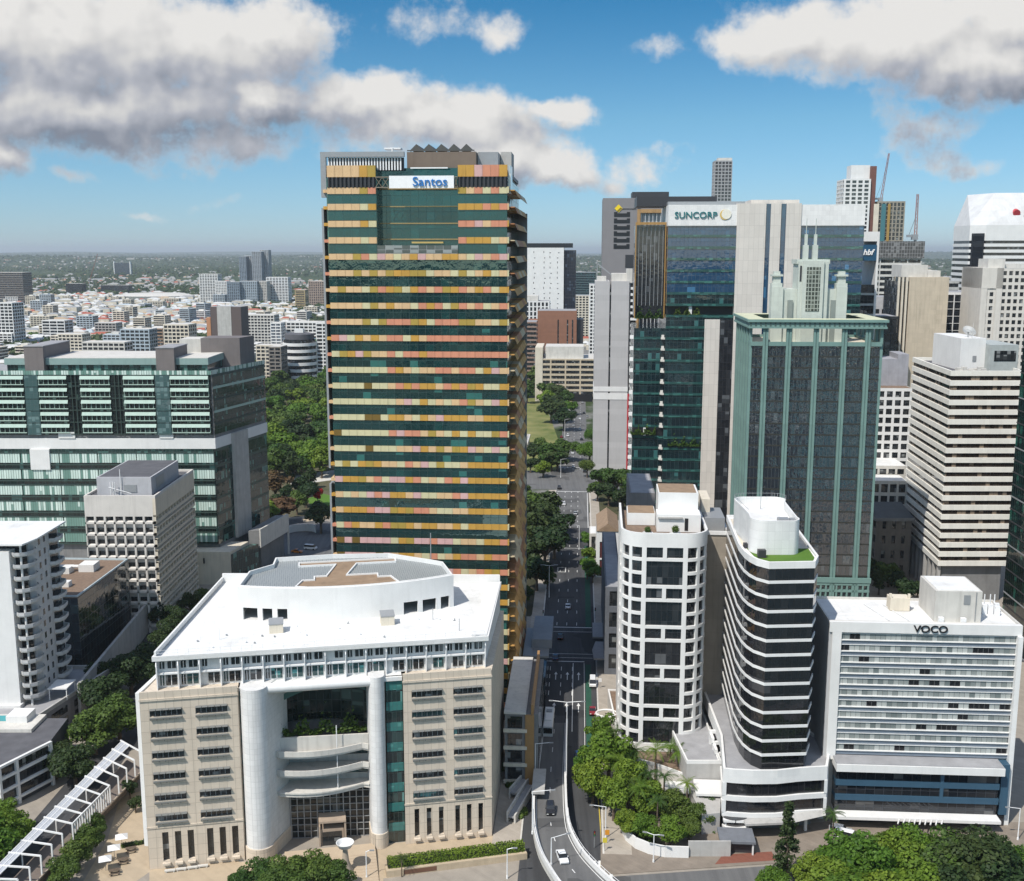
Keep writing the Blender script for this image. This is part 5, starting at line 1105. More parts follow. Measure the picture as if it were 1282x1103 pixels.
def bank_tower():
    Y = 680; X, w, H = px_box(755, 836, 248, Y); k = w/81
    t = thing('bank_tower', 'dark grey office tower with a yellow diamond sign and bronze framed glass bay', 'tower', (X, Y, 0), -3.73); gy = solid('grey_cladding', (.21, .20, .205), .6, .05, .2, .05)
    b = MB(); b.box(0, 43*k, 0, 36, 0, H); b.box(43*k, w, 3, 36, 0, H); b.build('wall', gy, t)
    for v in (268, 276, 284, 292, 300, 308):
        z = ZT(778, v, Y); b = MB(); b.box(14*k, 34*k, -.15, -.01, z-1.7, z+.4); b.box(14*k, 18*k, -.15, -.01, z+.4, z+1.2); b.box(30*k, 34*k, -.15, -.01, z+.4, z+1.2); b.build('vent_slot', M['black'], t)
    z = ZT(775, 261, Y); b = MB(); cx = 19.5*k; b.poly([(cx-2.4, -.3, z), (cx, -.3, z-2.4), (cx+2.4, -.3, z), (cx, -.3, z+2.4)]); b.build('diamond_sign', plain('sign_yellow', (.80, .58, .01), .5), t); b = MB(); b.poly([(cx-.2, -.33, z-2.2), (cx+2.2, -.33, z), (cx+1.2, -.33, z+.6), (cx-.9, -.33, z-1.4)]); b.build('diamond_notch', plain('sign_dark_yellow', (.22, .16, .01), .5), t)  # yellow diamond with its darker notch
    text_obj('sign_lettering', 'Commonwealth', 1.5, (31.5*k, -.2, z-.2), M['black'], t, ext=.05)
    o = solid('bronze', (.38, .23, .10), .5)
    z0, z1 = ZT(800, 400, Y)-6, ZT(800, 262, Y)
    f = MB(); f.box(43*k+.02, 47*k, -.8, 3.5, z0, z1); f.box(w-2*k, w, -.8, 3.5, z0, z1); f.box(47*k, w-2*k, -.8, 3.5, z1-2.2, z1); f.build('bronze_frame', o, t)
    g = MB(); g.box(47*k, w-2*k, .8, 2.9, z0, z1-12); g.build('glazed_bay', G_DARK(), t); g = MB()
    for i in range(7): x = 48*k+i*2.3; g.box(x, x+.25, .2, .8, z0, z1-2.3)
    g.build('fin', M['white_metal'], t); g = MB(); g.box(47*k, w-2*k, 2.0, 2.95, z1-11.9, z1-2.3); g.build('loggia', M['grey_metal'], t)
    p = MB(); p.box(37*k, w+1, 8, 30, H, H+4); p.build('plant_house', M['dark_metal'], t)
    b = MB(); b.box(29*k, 42*k, -.25, -.01, ZT(778, 335, Y), ZT(778, 319, Y)); b.build('dark_panel', M['dark_metal'], t)
bank_tower()
# ------------------------------------------------------------ cream striped tower at the right
def cream_tower():
    t = thing('cream_striped_tower', 'angular tower of cream concrete bands and dark windows with rooftop plant, far right', 'tower', (146.3, 366, 0), 0)
    pl = [(0, 0), (24.6, 0), (28.5, 46), (4.4, 48)]; cr = solid('cream_band', (.76, .74, .68), .7, .06, .3, .08, panel=(1.4, 50), joint=.93)
    gl = gm('cream', (.020, .014, .012), (.26, .20, .15), (1.5, 3.27), .22, (.02, .015, .012), .1, 1.6)
    b = MB(); b.prism(inset(pl, 2), 0, 12.9); b.build('base', M['concrete_dk'], t)
    for i in range(9): b = MB(); x, y = .5+i*.5, 1+i*5.4; b.box(x, x+1, y, y+1.2, 0, 12.9); b.build('column', M['concrete'], t)
    loop_bands(t, pl, 13, 20, 3.28, 1.75, gl, cr, .5)
    z = 13+20*3.28; b = MB(); b.prism(pl, z, z+.5); b.ring(pl, .6, z+.5, z+1.7); b.build('roof', cr, t)
    d = MB(); d.poly([(x, y, z+.52) for x, y in inset(pl, .62)]); d.build('roof_deck', M['dark_roof'], t)
    b = MB(); b.box(8, 16.6, 13, 38, z+.53, z+11.5); b.build('plant_house', M['white'], t); b = MB(); b.box(16.65, 26.2, 9, 30, z+.53, z+9.6); b.build('plant_house', solid('grey_green_plant', (.38, .41, .40), .7), t); b = MB(); b.box(18, 25.4, 8.9, 8.99, z+4, z+7.6); b.build('louvre', M['win_dark'], t)
    b = MB(); b.box(12.3, 13.6, 12.85, 12.99, z+3.5, z+5.5); b.build('plant_window', M['grey_metal'], t)
    b = MB(); rr = random.Random(4)
    for i in range(16): x = 5+rr.random()*9; y = 4+rr.random()*7; s = rr.uniform(.4, 1); b.box(x-s, x+s, y-s*.6, y+s*.6, z+.53, z+1.2+rr.random()*1.2)
    for x in (12, 15, 17): b.tube((x, 14, z+11), (x+.3, 14, z+14+rr.random()*3), .1, 4)
    b.build('roof_equipment', M['concrete_lt'], t)
    o = thing('satellite_dish', 'white satellite dish tilted upward on the cream striped tower roof', 'dish', (158.6, 384, z+11.51)); b = MB(); b.tube((0, 0, 0), (0, 0, 1.4), .2, 6); b.build('mount', M['grey_metal'], o); b = MB(); b.lathe((0, 0, 0), [(.3, 0), (1.4, .3), (2.4, .9), (2.3, 1.0), (1.2, .45)], 16); d = b.build('dish', M['white'], o); d.location = (0, 0, 1.6); d.rotation_euler = (R(-50), 0, R(-50))
cream_tower()
def dark_edge_tower():
    t = thing('black_glass_tower', 'black-green glass tower cut by the right edge of the picture', 'tower', (153, 330, 0), 0)
    pl = [(0, 0), (-4.4, -68), (40, -70), (44, 0)]; gl = gm('edge', (.006, .012, .012), (.02, .10, .07), (1.6, 3.8), .14, (.012, .014, .014), .07, 1.9)
    for k in range(25):
        g = MB(); g.prism(pl, k*3.8+.35, k*3.8+3.79, bottom=False); g.build('glass_band', gl, t); s = MB(); s.prism(inset(pl, -.15), k*3.8, k*3.8+.34); s.build('floor_edge', M['grey_metal'] if k % 4 == 0 else M['dark_metal'], t)
    r = MB(); r.prism(pl, 95.01, 95.8); r.build('roof', M['dark_roof'], t)
dark_edge_tower()
# ------------------------------------------------------------ the rest of the skyline on the right
WH, BE, CO, CL = M['white'], M['beige'], M['concrete'], M['concrete_lt']
brick = solid('brown_brick', (.25, .12, .075), .85, .1, .3, .1, panel=(40, 2.0), joint=.9)
t, w, H = block('white_window_building', 'white mid-rise with square dark windows left of the cream striped tower', 'building', 1097, 1142, 486, 440, 24, WH, M['win_dark'], fh=3.4, mod=3.4, sill=1.2, pier=1.0, roof=M['brown_roof'])
b = MB(); b.box(0, w*.7, 8, 22, H+.1, H+11); b.box(w*.7, w, 8, 22, H+.1, H+13); b.build('rooftop_block', solid('lilac_render', (.33, .33, .36), .8), t)
t, w, H = block('low_white_building', 'low flat white-roofed building at the foot of the white mid-rise', 'building', 1088, 1134, 583, 425, 16, CL, M['win_dark'], fh=3.5, mod=4, roof=M['roof_white'])
t, w, H = block('low_pale_building', 'pale two-level roof building in front of the low white roofs', 'building', 1090, 1136, 602, 412, 12, CL, M['win_dark'], fh=4, mod=4, roof=M['roof_white'])
t, w, H = block('old_stone_building', 'dark old stone building with slate roof in the shadow of towers', 'building', 1098, 1142, 648, 392, 22, solid('old_stone', (.17, .15, .13), .9, .2, .4, .3), M['win_dark'], fh=5.5, mod=4, sill=2.6, pier=2.2, rz=0, style='grid')
b = MB(); b.poly([(-.6, -.6, H), (w+.6, -.6, H), (w-.5, 11, H+3.4), (.5, 11, H+3.4)]); b.poly([(w+.6, -.6, H), (w+.6, 22.6, H), (w-.5, 11, H+3.4)]); b.poly([(-.6, 22.6, H), (-.6, -.6, H), (.5, 11, H+3.4)]); b.build('slate_roof', solid('slate', (.07, .085, .10), .7), t); b = MB(); b.box(-.8, w+.8, -.8, 22.8, H-1.2, H-.02); b.build('cornice', M['concrete_dk'], t)
X, w, H = px_box(1125, 1190, 347, 520)
t = thing('tan_blank_tower', 'tan tower with a blank panelled flank and vertical concrete ribs', 'tower', (X, 520, 0), -3.73); tanp = solid('tan_panel', (.50, .43, .33), .85, .08, .25, .25, panel=(2.6, 2.2), joint=.85)
b = MB(); b.box(5.2, w-1, 0, 26, 0, H); b.build('blank_wall', tanp, t); b = MB(); b.box(0, 5.19, .8, 24, 0, H-2); b.build('glass_strip', G_DARK(), t)
for i in range(3): b = MB(); b.box(i*1.8, i*1.8+.8, -.3, .79, 0, H); b.build('rib', BE, t)
b = MB(); b.box(2, 14, 3, 20, H, H+5.6); b.prism([(14.1, 3), (20, 3), (20, 20), (14.1, 20)], H, H+3); b.build('plant_house', CL, t)
block('finned_glass_tower', 'dark glass tower with thin white vertical fins beside the tan blank tower', 'tower', 1186, 1230, 366, 545, 26, M['white_metal'], G_DARK(), fh=3.5, mod=3.6, sill=.2, pier=.35, style='fins')
t, w, H = block('white_grid_tower', 'off-white concrete tower with deep grid of small windows at the right', 'tower', 1231, 1300, 336, 505, 26, solid('off_white', (.60, .57, .52), .8, .08), M['win_dark'], fh=3.1, mod=2.7, sill=1.3, pier=1.0, plant=[(.12, .42, .1, .6, 4.2), (.3, .9, .2, .8, 2)])
b = MB(); b.box(-.3, 2.4, -.3, 26.3, 0, H+.3); b.box(6.2, 9.0, -.35, .7, 0, H+.2); b.box(-.3, 9.0, -.35, 27, H-9, H+.25); b.build('blank_strip', solid('off_white_strip', (.60, .57, .52), .8, .08), t)
X, w, H = px_box(1220, 1310, 294, 700)
t = thing('chamfered_white_tower', 'white tower with sloping chamfered crown and red round sign, right edge', 'tower', (X, 700, 0), -3.73)
pl = [(7, 0), (w, 0), (w, 40), (0, 40), (0, 9)]
loop_bands(t, pl, 0, int(H/3.7), 3.7, 1.9, G_DARK(), WH, .4); zz = int(H/3.7)*3.7; b = MB(); b.prism(pl, zz, H+6); b.build('crown_band', WH, t)
b = MB(); top = [(14, 10, H+26), (w, 8, H+26), (w, 40, H+26), (6, 36, H+26)]; lo = [(x, y, H+6) for x, y in pl]
b.poly([lo[0], lo[1], top[1], top[0]]); b.poly([lo[0], top[0], lo[4]]); b.poly([lo[4], top[0], top[3], lo[3]]); b.poly(top); b.build('sloped_crown', solid('crown_panel', (.60, .60, .60), .6, .08, .2, .1, panel=(3, 3.7), joint=.85), t)
b = MB(); b.prism([(6.2, .2), (0.9, 7.2), (.7, 7), (6, 0)], 0, H+1); b.build('glass_chamfer', G_DARK(), t)
b = MB(); b.tube((25.5, 4.6, H+14), (25.5, 2.0, H+13.2), 2.2, 20); b.build('sign_disc', plain('sign_red', (.45, .04, .05), .5), t); text_obj('sign_lettering', 'JLL', 4.0, (32.4, 2.2, H+13.4), plain('sign_grey', (.1, .1, .1), .5), t, rot=(75, 0, 0))
# blue signed tower
X, w, H = px_box(1077, 1101, 290, 470)
t = thing('blue_sign_tower', 'narrow dark glass tower with white edge frame and a blue lettered sign', 'tower', (X, 470, 0), -3.73); b = MB(); b.box(w-.9, w, -.3, 24, 0, H); b.box(-1, w-.91, -.2, 24, H-4, H-.01); b.build('white_frame', WH, t)
for k in range(24):
    z = k*4.4; g = MB(); g.box(0, w-.91, 0, 24, z+.9, min(z+4.39, H-12)); 
    if z+1 < H-12: g.build('glass_band', G_DARK(), t); s = MB(); s.box(-.1, w-.92, -.2, 24, z, z+.89); s.build('spandrel', M['grey_metal'], t)
b = MB(); b.box(-.6, w-1, -.6, 20, H-12, H-5.4); b.build('sign_board', plain('sign_navy', (.012, .07, .14), .4), t); text_obj('sign_lettering', 'hbf', 3.2, (w/2-.6, -.85, H-8.6), plain('sign_pale', (.8, .8, .8), .4), t, bold=.1, shear=.25)
# towers behind
t, w, H = block('white_apartment_tower', 'tall white apartment tower with dark red side, behind the cranes', 'tower', 1057, 1090, 224, 900, 26, WH, G_DARK(), fh=3.2, mod=5, sill=1.1, pier=1.6, plant=[(.3, 1, .2, .8, 11)])
b = MB(); b.box(w, w+4.5, 2, 26, 0, H+10); b.build('red_side', solid('rust_clad', (.16, .07, .055), .7), t)
t, w, H = block('tower_under_construction', 'half-built concrete tower with hoardings and rough open floors', 'tower', 1099, 1133, 252, 900, 24, solid('raw_frame', (.30, .27, .22), .9, .25), M['win_dark'], fh=3.3, mod=3, sill=.7, pier=1.0)
for (x0, x1, m) in ((3, 6.5, plain('teal_hoist', (.05, .16, .18), .6)), (8, 10, plain('ochre_panel', (.35, .22, .06), .6)), (-3, 1, BE)):
    b = MB(); b.box(x0, x1, -1, -.3, H*.45, H-2); b.build('hoist', m, t)
t, w, H = block('scaffolded_tower', 'lower tower wrapped in grey scaffold screens under a crane', 'tower', 1102, 1153, 322, 640, 26, CL, M['win_dark'], fh=3.2, mod=8, sill=1.3, pier=.5)
b = MB(); b.box(-1, w+1, -1, 27, H-.5, H+9); b.build('scaffold_screen', glass('scaffold', (.07, .07, .07), (.2, .2, .2), (1.5, 2), .3, (.25, .25, .25), .2, 1.3), t)
def crane(lb, u0, v0, u1, v1, Y):
    a, b2 = AY(u0, v0, Y), AY(u1, v1, Y); t = thing('tower_crane', lb, 'crane', (a[0], Y, a[2]))
    d = Vector((b2[0]-a[0], 0, b2[2]-a[2])); red = plain('crane_red', (.30, .10, .07), .6)
    j = MB(); n = 12
    for s in (-.7, .7):
        for q in (-.5, .5): j.tube((s, q, 0), tuple(d+Vector((s*.6, q, 0))), .14, 4)
    for i in range(n):
        p, q = d*(i/n), d*((i+1)/n); s = 1 if i % 2 else -1; j.tube(tuple(p+Vector((.7*s, 0, 0))), tuple(q+Vector((-.7*s, 0, 0))), .1, 4)
    j.build('jib', red, t); m = MB(); m.tube((0, 0, -30), (0, 0, 0), .9, 4); m.build('mast', M['grey_metal'], t); c = MB(); c.box(-2.2, 1.2, -1.2, 1.2, -1.5, 1.6); c.box(-5, -2.3, -1, 1, 0, 1.4); c.build('cab', M['grey_metal'], t)
    p = MB(); p.tube((-4, 0, 1), (-1, 0, 10), .12, 4); p.tube((-1, 0, 10), tuple(d*.8), .06, 4); p.build('stay', M['dark_metal'], t)
crane('red luffing crane with raised jib above the half-built tower', 1103, 250, 1113, 192, 905)
crane('dark luffing crane jib standing almost upright over the scaffolded tower', 1146, 297, 1149, 243, 655)
block('dark_residential_tower', 'distant dark tower with pale vertical fins rising above the sign tower', 'tower', 895, 917, 201, 1150, 22, solid('pale_fin', (.34, .34, .35), .6), G_DARK(), fh=3.3, mod=3.6, sill=.9, pier=.8, plant=[(.2, 1, .2, .8, 3)])
block('grey_window_building', 'grey and white building with pairs of small windows below the scaffolded tower', 'building', 1094, 1128, 372, 560, 22, solid('grey_white', (.45, .45, .46), .8), M['win_dark'], fh=4, mod=3.6, sill=1.8, pier=1.2, top=6)
block('black_grid_building', 'black curtain-wall block left of the tan tower', 'building', 1088, 1124, 396, 505, 20, plain('black_wall', (.02, .02, .022), .4), G_DARK(), fh=3.4, mod=2.4, sill=.5, pier=.25)
block('mid_grey_building', 'plain mid-rise with pale bands behind the tan tower', 'building', 1150, 1200, 352, 620, 20, CO, M['win_dark'], fh=3.6, mod=3, sill=1.6, pier=.8, style='bands')
# ------------------------------------------------------------ end of the street
X, w, H = px_box(659, 706, 307, 1150)
t = thing('white_slot_tower', 'white tower face dotted with small slots, black glass on its right side', 'tower', (X, 1150, 0), -3.73); b = MB(); b.box(0, w, 0, 24, 0, H-2.5); b.build('wall', M['white'], t); b = MB(); b.box(0, w+9, .5, 26, H-2.49, H+2); b.build('roof_band', M['black'], t); b = MB(); b.box(w+.01, w+12.5, 2, 34, 0, H-5); b.build('glass_side', gm('slotglass', (.014, .018, .028), (.06, .08, .11), (2, 3.4), .12, (.03, .03, .04), .2, 1.6), t); b = MB(); b.box(-5.2, -.01, 2, 30, 0, H-8); b.build('glass_side', GL['slotglass'], t)
s = MB(); rr = random.Random(8)
for k in range(15):
    for c in (.2, .47, .63, .83): x = c*w+rr.uniform(-.6, .6); z = H-8-k*5.2; ww, hh = (1.4, .7) if rr.random() < .6 else (.6, 2.0); s.box(x, x+ww, -.08, -.005, z, z+hh)
o = s.build('slot_window', M['win_dark'], t); o['kind'] = 'stuff'
t, w, H = block('brown_brick_building', 'brown brick building with narrow vertical slots at the end of the street', 'building', 673, 722, 389, 1000, 34, brick, M['win_dark'], style='blank')
for x in (.51, .75, .88): b = MB(); b.box(x*w, x*w+1.2, -.1, .2, 0, H-8); b.build('slot_window', M['win_dark'], t)
b = MB(); b.box(-9, -.02, 5, 30, 0, H-9); b.build('side_wing', brick, t); b = MB(); b.box(w+.02, w+6, 5, 30, 0, H-8); b.build('side_wing', M['dark_metal'], t)
t, w, H = block('car_park_building', 'beige concrete car park with open decks closing the street', 'building', 670, 746, 449, 880, 40, solid('car_park_beige', (.50, .42, .31), .85, .1), M['win_dark'], fh=3.9, mod=12.5, sill=1.7, pier=1.2, roof=CL)
b = MB(); b.box(0, 6, -.4, 40, 0, H+9); b.build('stair_tower', BE, t); b = MB(); b.box(8, w-10, 3, 30, H+.1, H+9.5); b.build('rooftop_block', CL, t); b = MB(); b.box(w*.62, w*.95, -.5, .3, 0, 6); b.build('vehicle_entrance', M['black'], t)
block('pale_corner_building', 'white building with tall windows beside the white slotted tower', 'building', 652, 688, 377, 1080, 24, WH, G_DARK(), fh=4.5, mod=4, sill=1.0, pier=1.6, plant=[(.2, .6, .2, .8, 5)])
block('brown_striped_building', 'low brown building with striped window bands left of the brick building', 'building', 655, 672, 403, 960, 24, solid('brown_band', (.28, .19, .15), .8), M['win_dark'], fh=3.6, sill=1.5, style='bands')
block('white_balcony_tower', 'thin white apartment slab just left of the slim grey tower', 'building', 738, 748, 356, 1000, 30, WH, M['win_dark'], fh=3.2, mod=4, sill=1.2, pier=1)
block('teal_office_block', 'distant teal glass office block to the right of the slotted tower', 'building', 718, 746, 341, 1900, 40, plain('teal_wall', (.07, .11, .12), .5), G_GREEN(), fh=4, sill=1.2, style='bands')
block('cream_flats', 'cream flats stepping down toward the trees at the street end', 'building', 720, 742, 370, 1500, 30, BE, M['win_dark'], fh=3.3, mod=5, sill=1.2, pier=1.4)
# old church-like stone house with the white wall, beside the sloping lawn
t, w, H = block('stone_villa', 'cream stone villa with tall windows by the sloping lawn', 'building', 634, 660, 556, 655, 30, solid('villa_stone', (.52, .46, .36), .85, .1), M['win_dark'], fh=5, mod=4, sill=2.2, pier=2.4, rz=-3.7)
b = MB(); b.ring([(-.5, -.5), (w+.5, -.5), (w+.5, 30.5), (-.5, 30.5)], .6, H, H+1.2); b.build('balustrade', CL, t)
# right-hand side of the street: shop with gable, dark shop block, low grey block
t, w, H = block('gabled_shop', 'white shop front with tan pitched roof right of the street', 'building', 747, 775, 665, 395, 26, WH, plain('dark_red_shop', (.10, .025, .025), .5), floors=2, mod=9, sill=.6, pier=1.2, z0=0, top=4)
b = MB(); b.poly([(0, -.3, H), (w*.5, -.3, H+3), (w*.5, 26, H+3), (0, 26, H)]); b.poly([(w*.5, -.3, H+3), (w, -.3, H), (w, 26, H), (w*.5, 26, H+3)]); b.poly([(0, -.3, H), (w, -.3, H), (w*.5, -.3, H+3)]); b.build('pitched_roof', M['tan_roof'], t)
t, w, H = block('dark_shop_block', 'dark slate shop block with curved awning left of the round white tower', 'building', 758, 778, 735, 300, 62, solid('slate_render', (.13, .14, .16), .8), M['win_dark'], floors=4, mod=3.5, sill=1.8, pier=1.2)
b = MB(); b.prism([(-3.0, 2), (-.02, 2), (-.02, 16), (-2.4, 16), (-3.4, 9)], 3.6, 4.1); b.prism([(-3.2, 20), (-.02, 20), (-.02, 33), (-3.2, 33)], 3.6, 4.1); b.build('awning', solid('grey_awning_roof', (.30, .30, .31), .6), t)
block('grey_low_block', 'low grey flat-roofed block behind the round white tower', 'building', 789, 820, 617, 330, 30, solid('warm_grey', (.22, .21, .21), .8), M['win_dark'], style='blank')
t, w, H = block('street_canopy_house', 'small pale roofed pavilion beside the street garden', 'building', 738, 752, 668, 430, 12, CL, M['win_dark'], floors=1, mod=4, roof=M['roof_white'])
# ------------------------------------------------------------ green glass court block on the left
def green_block():
    t = thing('green_glass_building', 'long green glass building with louvred upper storeys above a white band', 'building', (-107.9, 392.2, 0), 0)
    x0 = -112; gl = gm('sup', (.012, .030, .026), (.10, .22, .19), (1.3, 4), .2, (.03, .055, .05), .1, 1.7)
    pale = glass('pale_green_glass', (.14, .26, .22), (.62, .74, .68), (.9, 50), .72, (.05, .09, .08), .14, 1.6)
    shade = solid('pale_green_blind', (.36, .48, .42), .5, .08); dkg = plain('dark_green_metal', (.035, .06, .052), .5)
    sk = lambda z: 10.7/37.8
    def fp(y0, y1, xl=x0, ov=0): return [(xl, y0), (sk(0)*y0+ov, y0), (sk(0)*y1+ov, y1), (xl, y1)]
    # lower storeys: pale panels between dark horizontal shadow gaps
    core = MB(); core.prism(fp(1.2, 38), 8, 76); core.build('core', M['concrete_dk'], t)
    nf = 6; fh = (49-13.5)/nf
    for k in range(nf):
        z = 13.5+k*fh
        for i in range(8):
            xa = x0+i*14.0; xb = -.1 if i == 7 else xa+13.6
            g = MB(); g.box(xa, xb, .3, 1.19, z+.9, z+fh-1.6); g.build('pale_panel_row', pale, t)
        d = MB(); d.box(x0, -.05, .15, 1.15, z+fh-1.59, z+fh-1.3); d.box(x0, -.05, .0, 1.15, z, z+.3); d.build('louvre', dkg, t)
        g = MB(); g.box(x0, -.06, .7, 1.18, z+fh-1.29, z+fh-.01); g.box(x0, -.06, .6, 1.18, z+.31, z+.89); g.build('glass_band', gl, t)
        sgl = MB(); s = sk(0); sgl.poly([(.25, .3, z), (.25+s*37.5, 37.8, z), (.25+s*37.5, 37.8, z+fh-1.0), (.25, .3, z+fh-1.0)]); sgl.build('side_glass', gl, t)
        sgl = MB(); sgl.poly([(.3, .3, z+fh-1.0), (.3+s*37.5, 37.8, z+fh-1.0), (.3+s*37.5, 37.8, z+fh), (.3, .3, z+fh)]); sgl.build('side_louvre', plain('side_green', (.05, .085, .07), .4), t)
    cs = MB(); cs.prism([(3.6, 11.5), (4.6, 11.5), (7.4, 22), (6.2, 22)], 13.0, 53); cs.build('concrete_fin', M['concrete'], t)
    wb = MB(); wb.prism(fp(.8, 38.3, ov=.3), 49.01, 52.9); wb.build('white_band', WH, t)
    for a, b2 in ((-56, -50), (-19.5, -14.5), (-93, -88)):
        m = MB(); m.box(a, b2, .5, 1.2, 52.91, 55.2); m.build('white_pier', WH, t)
    wb = MB(); wb.box(-66.5, -59.5, -.2, .9, 41.5, 49.0); wb.build('white_pier', WH, t); wb = MB(); wb.box(x0, x0+2, -.3, 1, 8, 52); wb.build('white_pier', WH, t)
    # upper storeys
    fu = (76.0-54.2)/5; bays = []; x = x0
    seq = [(14.5, 0), (13.0, 0), (4.8, 1), (9.5, 0), (4.5, 2), (9.6, 0), (4.5, 2), (10.0, 0), (5.4, 1), (11.5, 0), (14, 0)]
    u2x = lambda u: (u-268.7)/3.355*1.0
    B = [(-200, -100, 0), (-96, 0, 0), (0, 44, 0), (45, 61, 1), (62, 96, 0), (97, 111, 2), (112, 148, 0), (149, 163, 2), (164, 201, 0), (202, 219, 1), (220, 266, 0)]
    for k in range(5):
        z = 54.2+k*fu
        g = MB(); g.box(x0, -.2, .9, 1.3, z, z+fu-.01); g.build('glass_band', gm('supup', (.008, .012, .011), (.08, .13, .11), (1.2, 4.3), .15, (.03, .05, .045), .1, 1.6), t)
        for (ua, ub, ty) in B:
            xa, xb = max(x0, u2x(ua)), u2x(ub)
            if xb < x0: continue
            if ty == 0:
                s = MB(); s.poly([(xa, .0, z+fu-.35), (xb, .0, z+fu-.35), (xb, -.5, z+fu-1.55), (xa, -.5, z+fu-1.55)]); s.poly([(xa, .06, z+fu-.35), (xa, -.44, z+fu-1.55), (xb, -.44, z+fu-1.55), (xb, .06, z+fu-.35)])
                for j in range(int((xb-xa)/1.7)+1): s.box(xa+j*1.7, xa+j*1.7+.14, .1, .3, z+.9, z+fu-1.3)
                s.box(xa, xb, -.3, .3, z+.75, z+1.0); s.build('louvre_bay', shade, t)
            elif ty == 2:
                s = MB(); s.box(xa, xb, .2, .5, z+.2, z+.45); s.box(xa+1.2, xa+1.4, .1, .5, z, z+fu-.02); s.box(xb-1.5, xb-1.3, .1, .5, z, z+fu-.02); s.build('service_bay', dkg, t)
            else:
                s = MB(); s.box(xa, xb, .0, .8, z+.12, z+fu-.1); s.build('stair_glazing', gm('stairs', (.05, .10, .10), (.14, .22, .22), (1.3, 2.1), .3, (.03, .06, .06), .12, 1.7), t)
        s = sk(0); q = MB(); q.poly([(.5, 1, z), (.5+s*37, 38, z), (.5+s*37, 38, z+fu-.9), (.5, 1, z+fu-.9)]); q.build('side_glass', gl, t); q = MB(); q.poly([(.6, 1, z+fu-.9), (.6+s*37, 38, z+fu-.9), (.6+s*37, 38, z+fu), (.6, 1, z+fu)]); q.build('side_louvre', shade if k % 2 else dkg, t)
    rail = MB(); rail.box(x0, .2, .4, .5, 76.0, 77.5); rail.poly([(.3, .5, 76), (.3+s*38, 38.5, 76), (.3+s*38, 38.5, 77.6), (.3, .5, 77.6)]); rail.build('glass_balustrade', pale, t)
    rf = MB(); rf.prism(fp(.6, 38, ov=-.4), 76.01, 76.2); rf.build('roof', M['grey_roof'], t)
    tf = solid('pale_teal_fascia', (.24, .34, .32), .5, .08)
    for (ua, ub) in ((20, 46), (70, 203), (226, 262)):
        xa, xb = max(x0, u2x(ua)), u2x(ub); g = MB(); g.box(xa, xb, 4, 30, 76.21, 79.3); p = g.build('roof_pavilion', gl, t); r = MB(); r.box(xa-.6, xb+.6, 3.2, 31, 79.31, 81.6); r.build('fascia', tf, p); r = MB(); r.box(xa-.5, xb+.5, 3.3, 30.9, 81.61, 81.8); r.build('pavilion_roof', CL, p)
    gr = solid('brown_grey_stone', (.17, .15, .145), .7, .1)
    for (ua, ub, d0, d1, h) in ((45, 68, 1.6, 26, ZT(55, 434, 394)), (203, 225, 1.6, 18, ZT(214, 436, 394))):
        if h: g = MB(); xa, xb = u2x(ua), u2x(ub); g.box(xa, xb, d0, d1, 76.21, h); g.build('stair_tower', gr, t); r = MB(); r.box(xa-.2, xb+.2, d0-.2, d1+.2, h+.01, h+.3); r.build('stair_roof', M['grey_roof'], t)
    hz = ZT(300, 423, 418); g = MB(); g.prism([(-9.6, 24), (4.6, 26), (7.5, 37), (-9.6, 37)], 76.21, hz); g.build('plant_wall', gr, t); g = MB(); g.box(-18, -9.7, 25, 37, 76.21, hz-.4); g.build('plant_wall', CL, t)
    # stone box and framed pavilion at the ground
    b = MB(); b.prism([(-12, -6), (5.6, -5.5), (9, 9), (-10, 9)], 0, 12.2); b.build('stone_box', BE, t); b = MB(); b.box(-4, -3.5, -6.1, -5.6, 8, 10); b.build('slot', M['black'], t)
    b = MB(); b.prism([(5.8, -4.9), (12.5, 10), (9.4, 10)], 1, 11); b.build('lattice_window', gl, t)
    b = MB(); b.prism([(9.5, 14), (12.5, 14), (17, 34), (13, 34)], 0, 9.5); b.prism([(8.6, 10.5), (13.2, 10.5), (18.5, 35), (13.6, 35)], 9.51, 16.0); b.build('framed_pavilion', M['concrete_dk'], t)
    b = MB(); b.wall([(13.3, 10.4), (18.7, 35)], .6, 9.4, 16.5); b.wall([(18.8, 35), (18.8, 36)], .6, 0, 16); b.build('pale_frame', CL, t)
green_block()
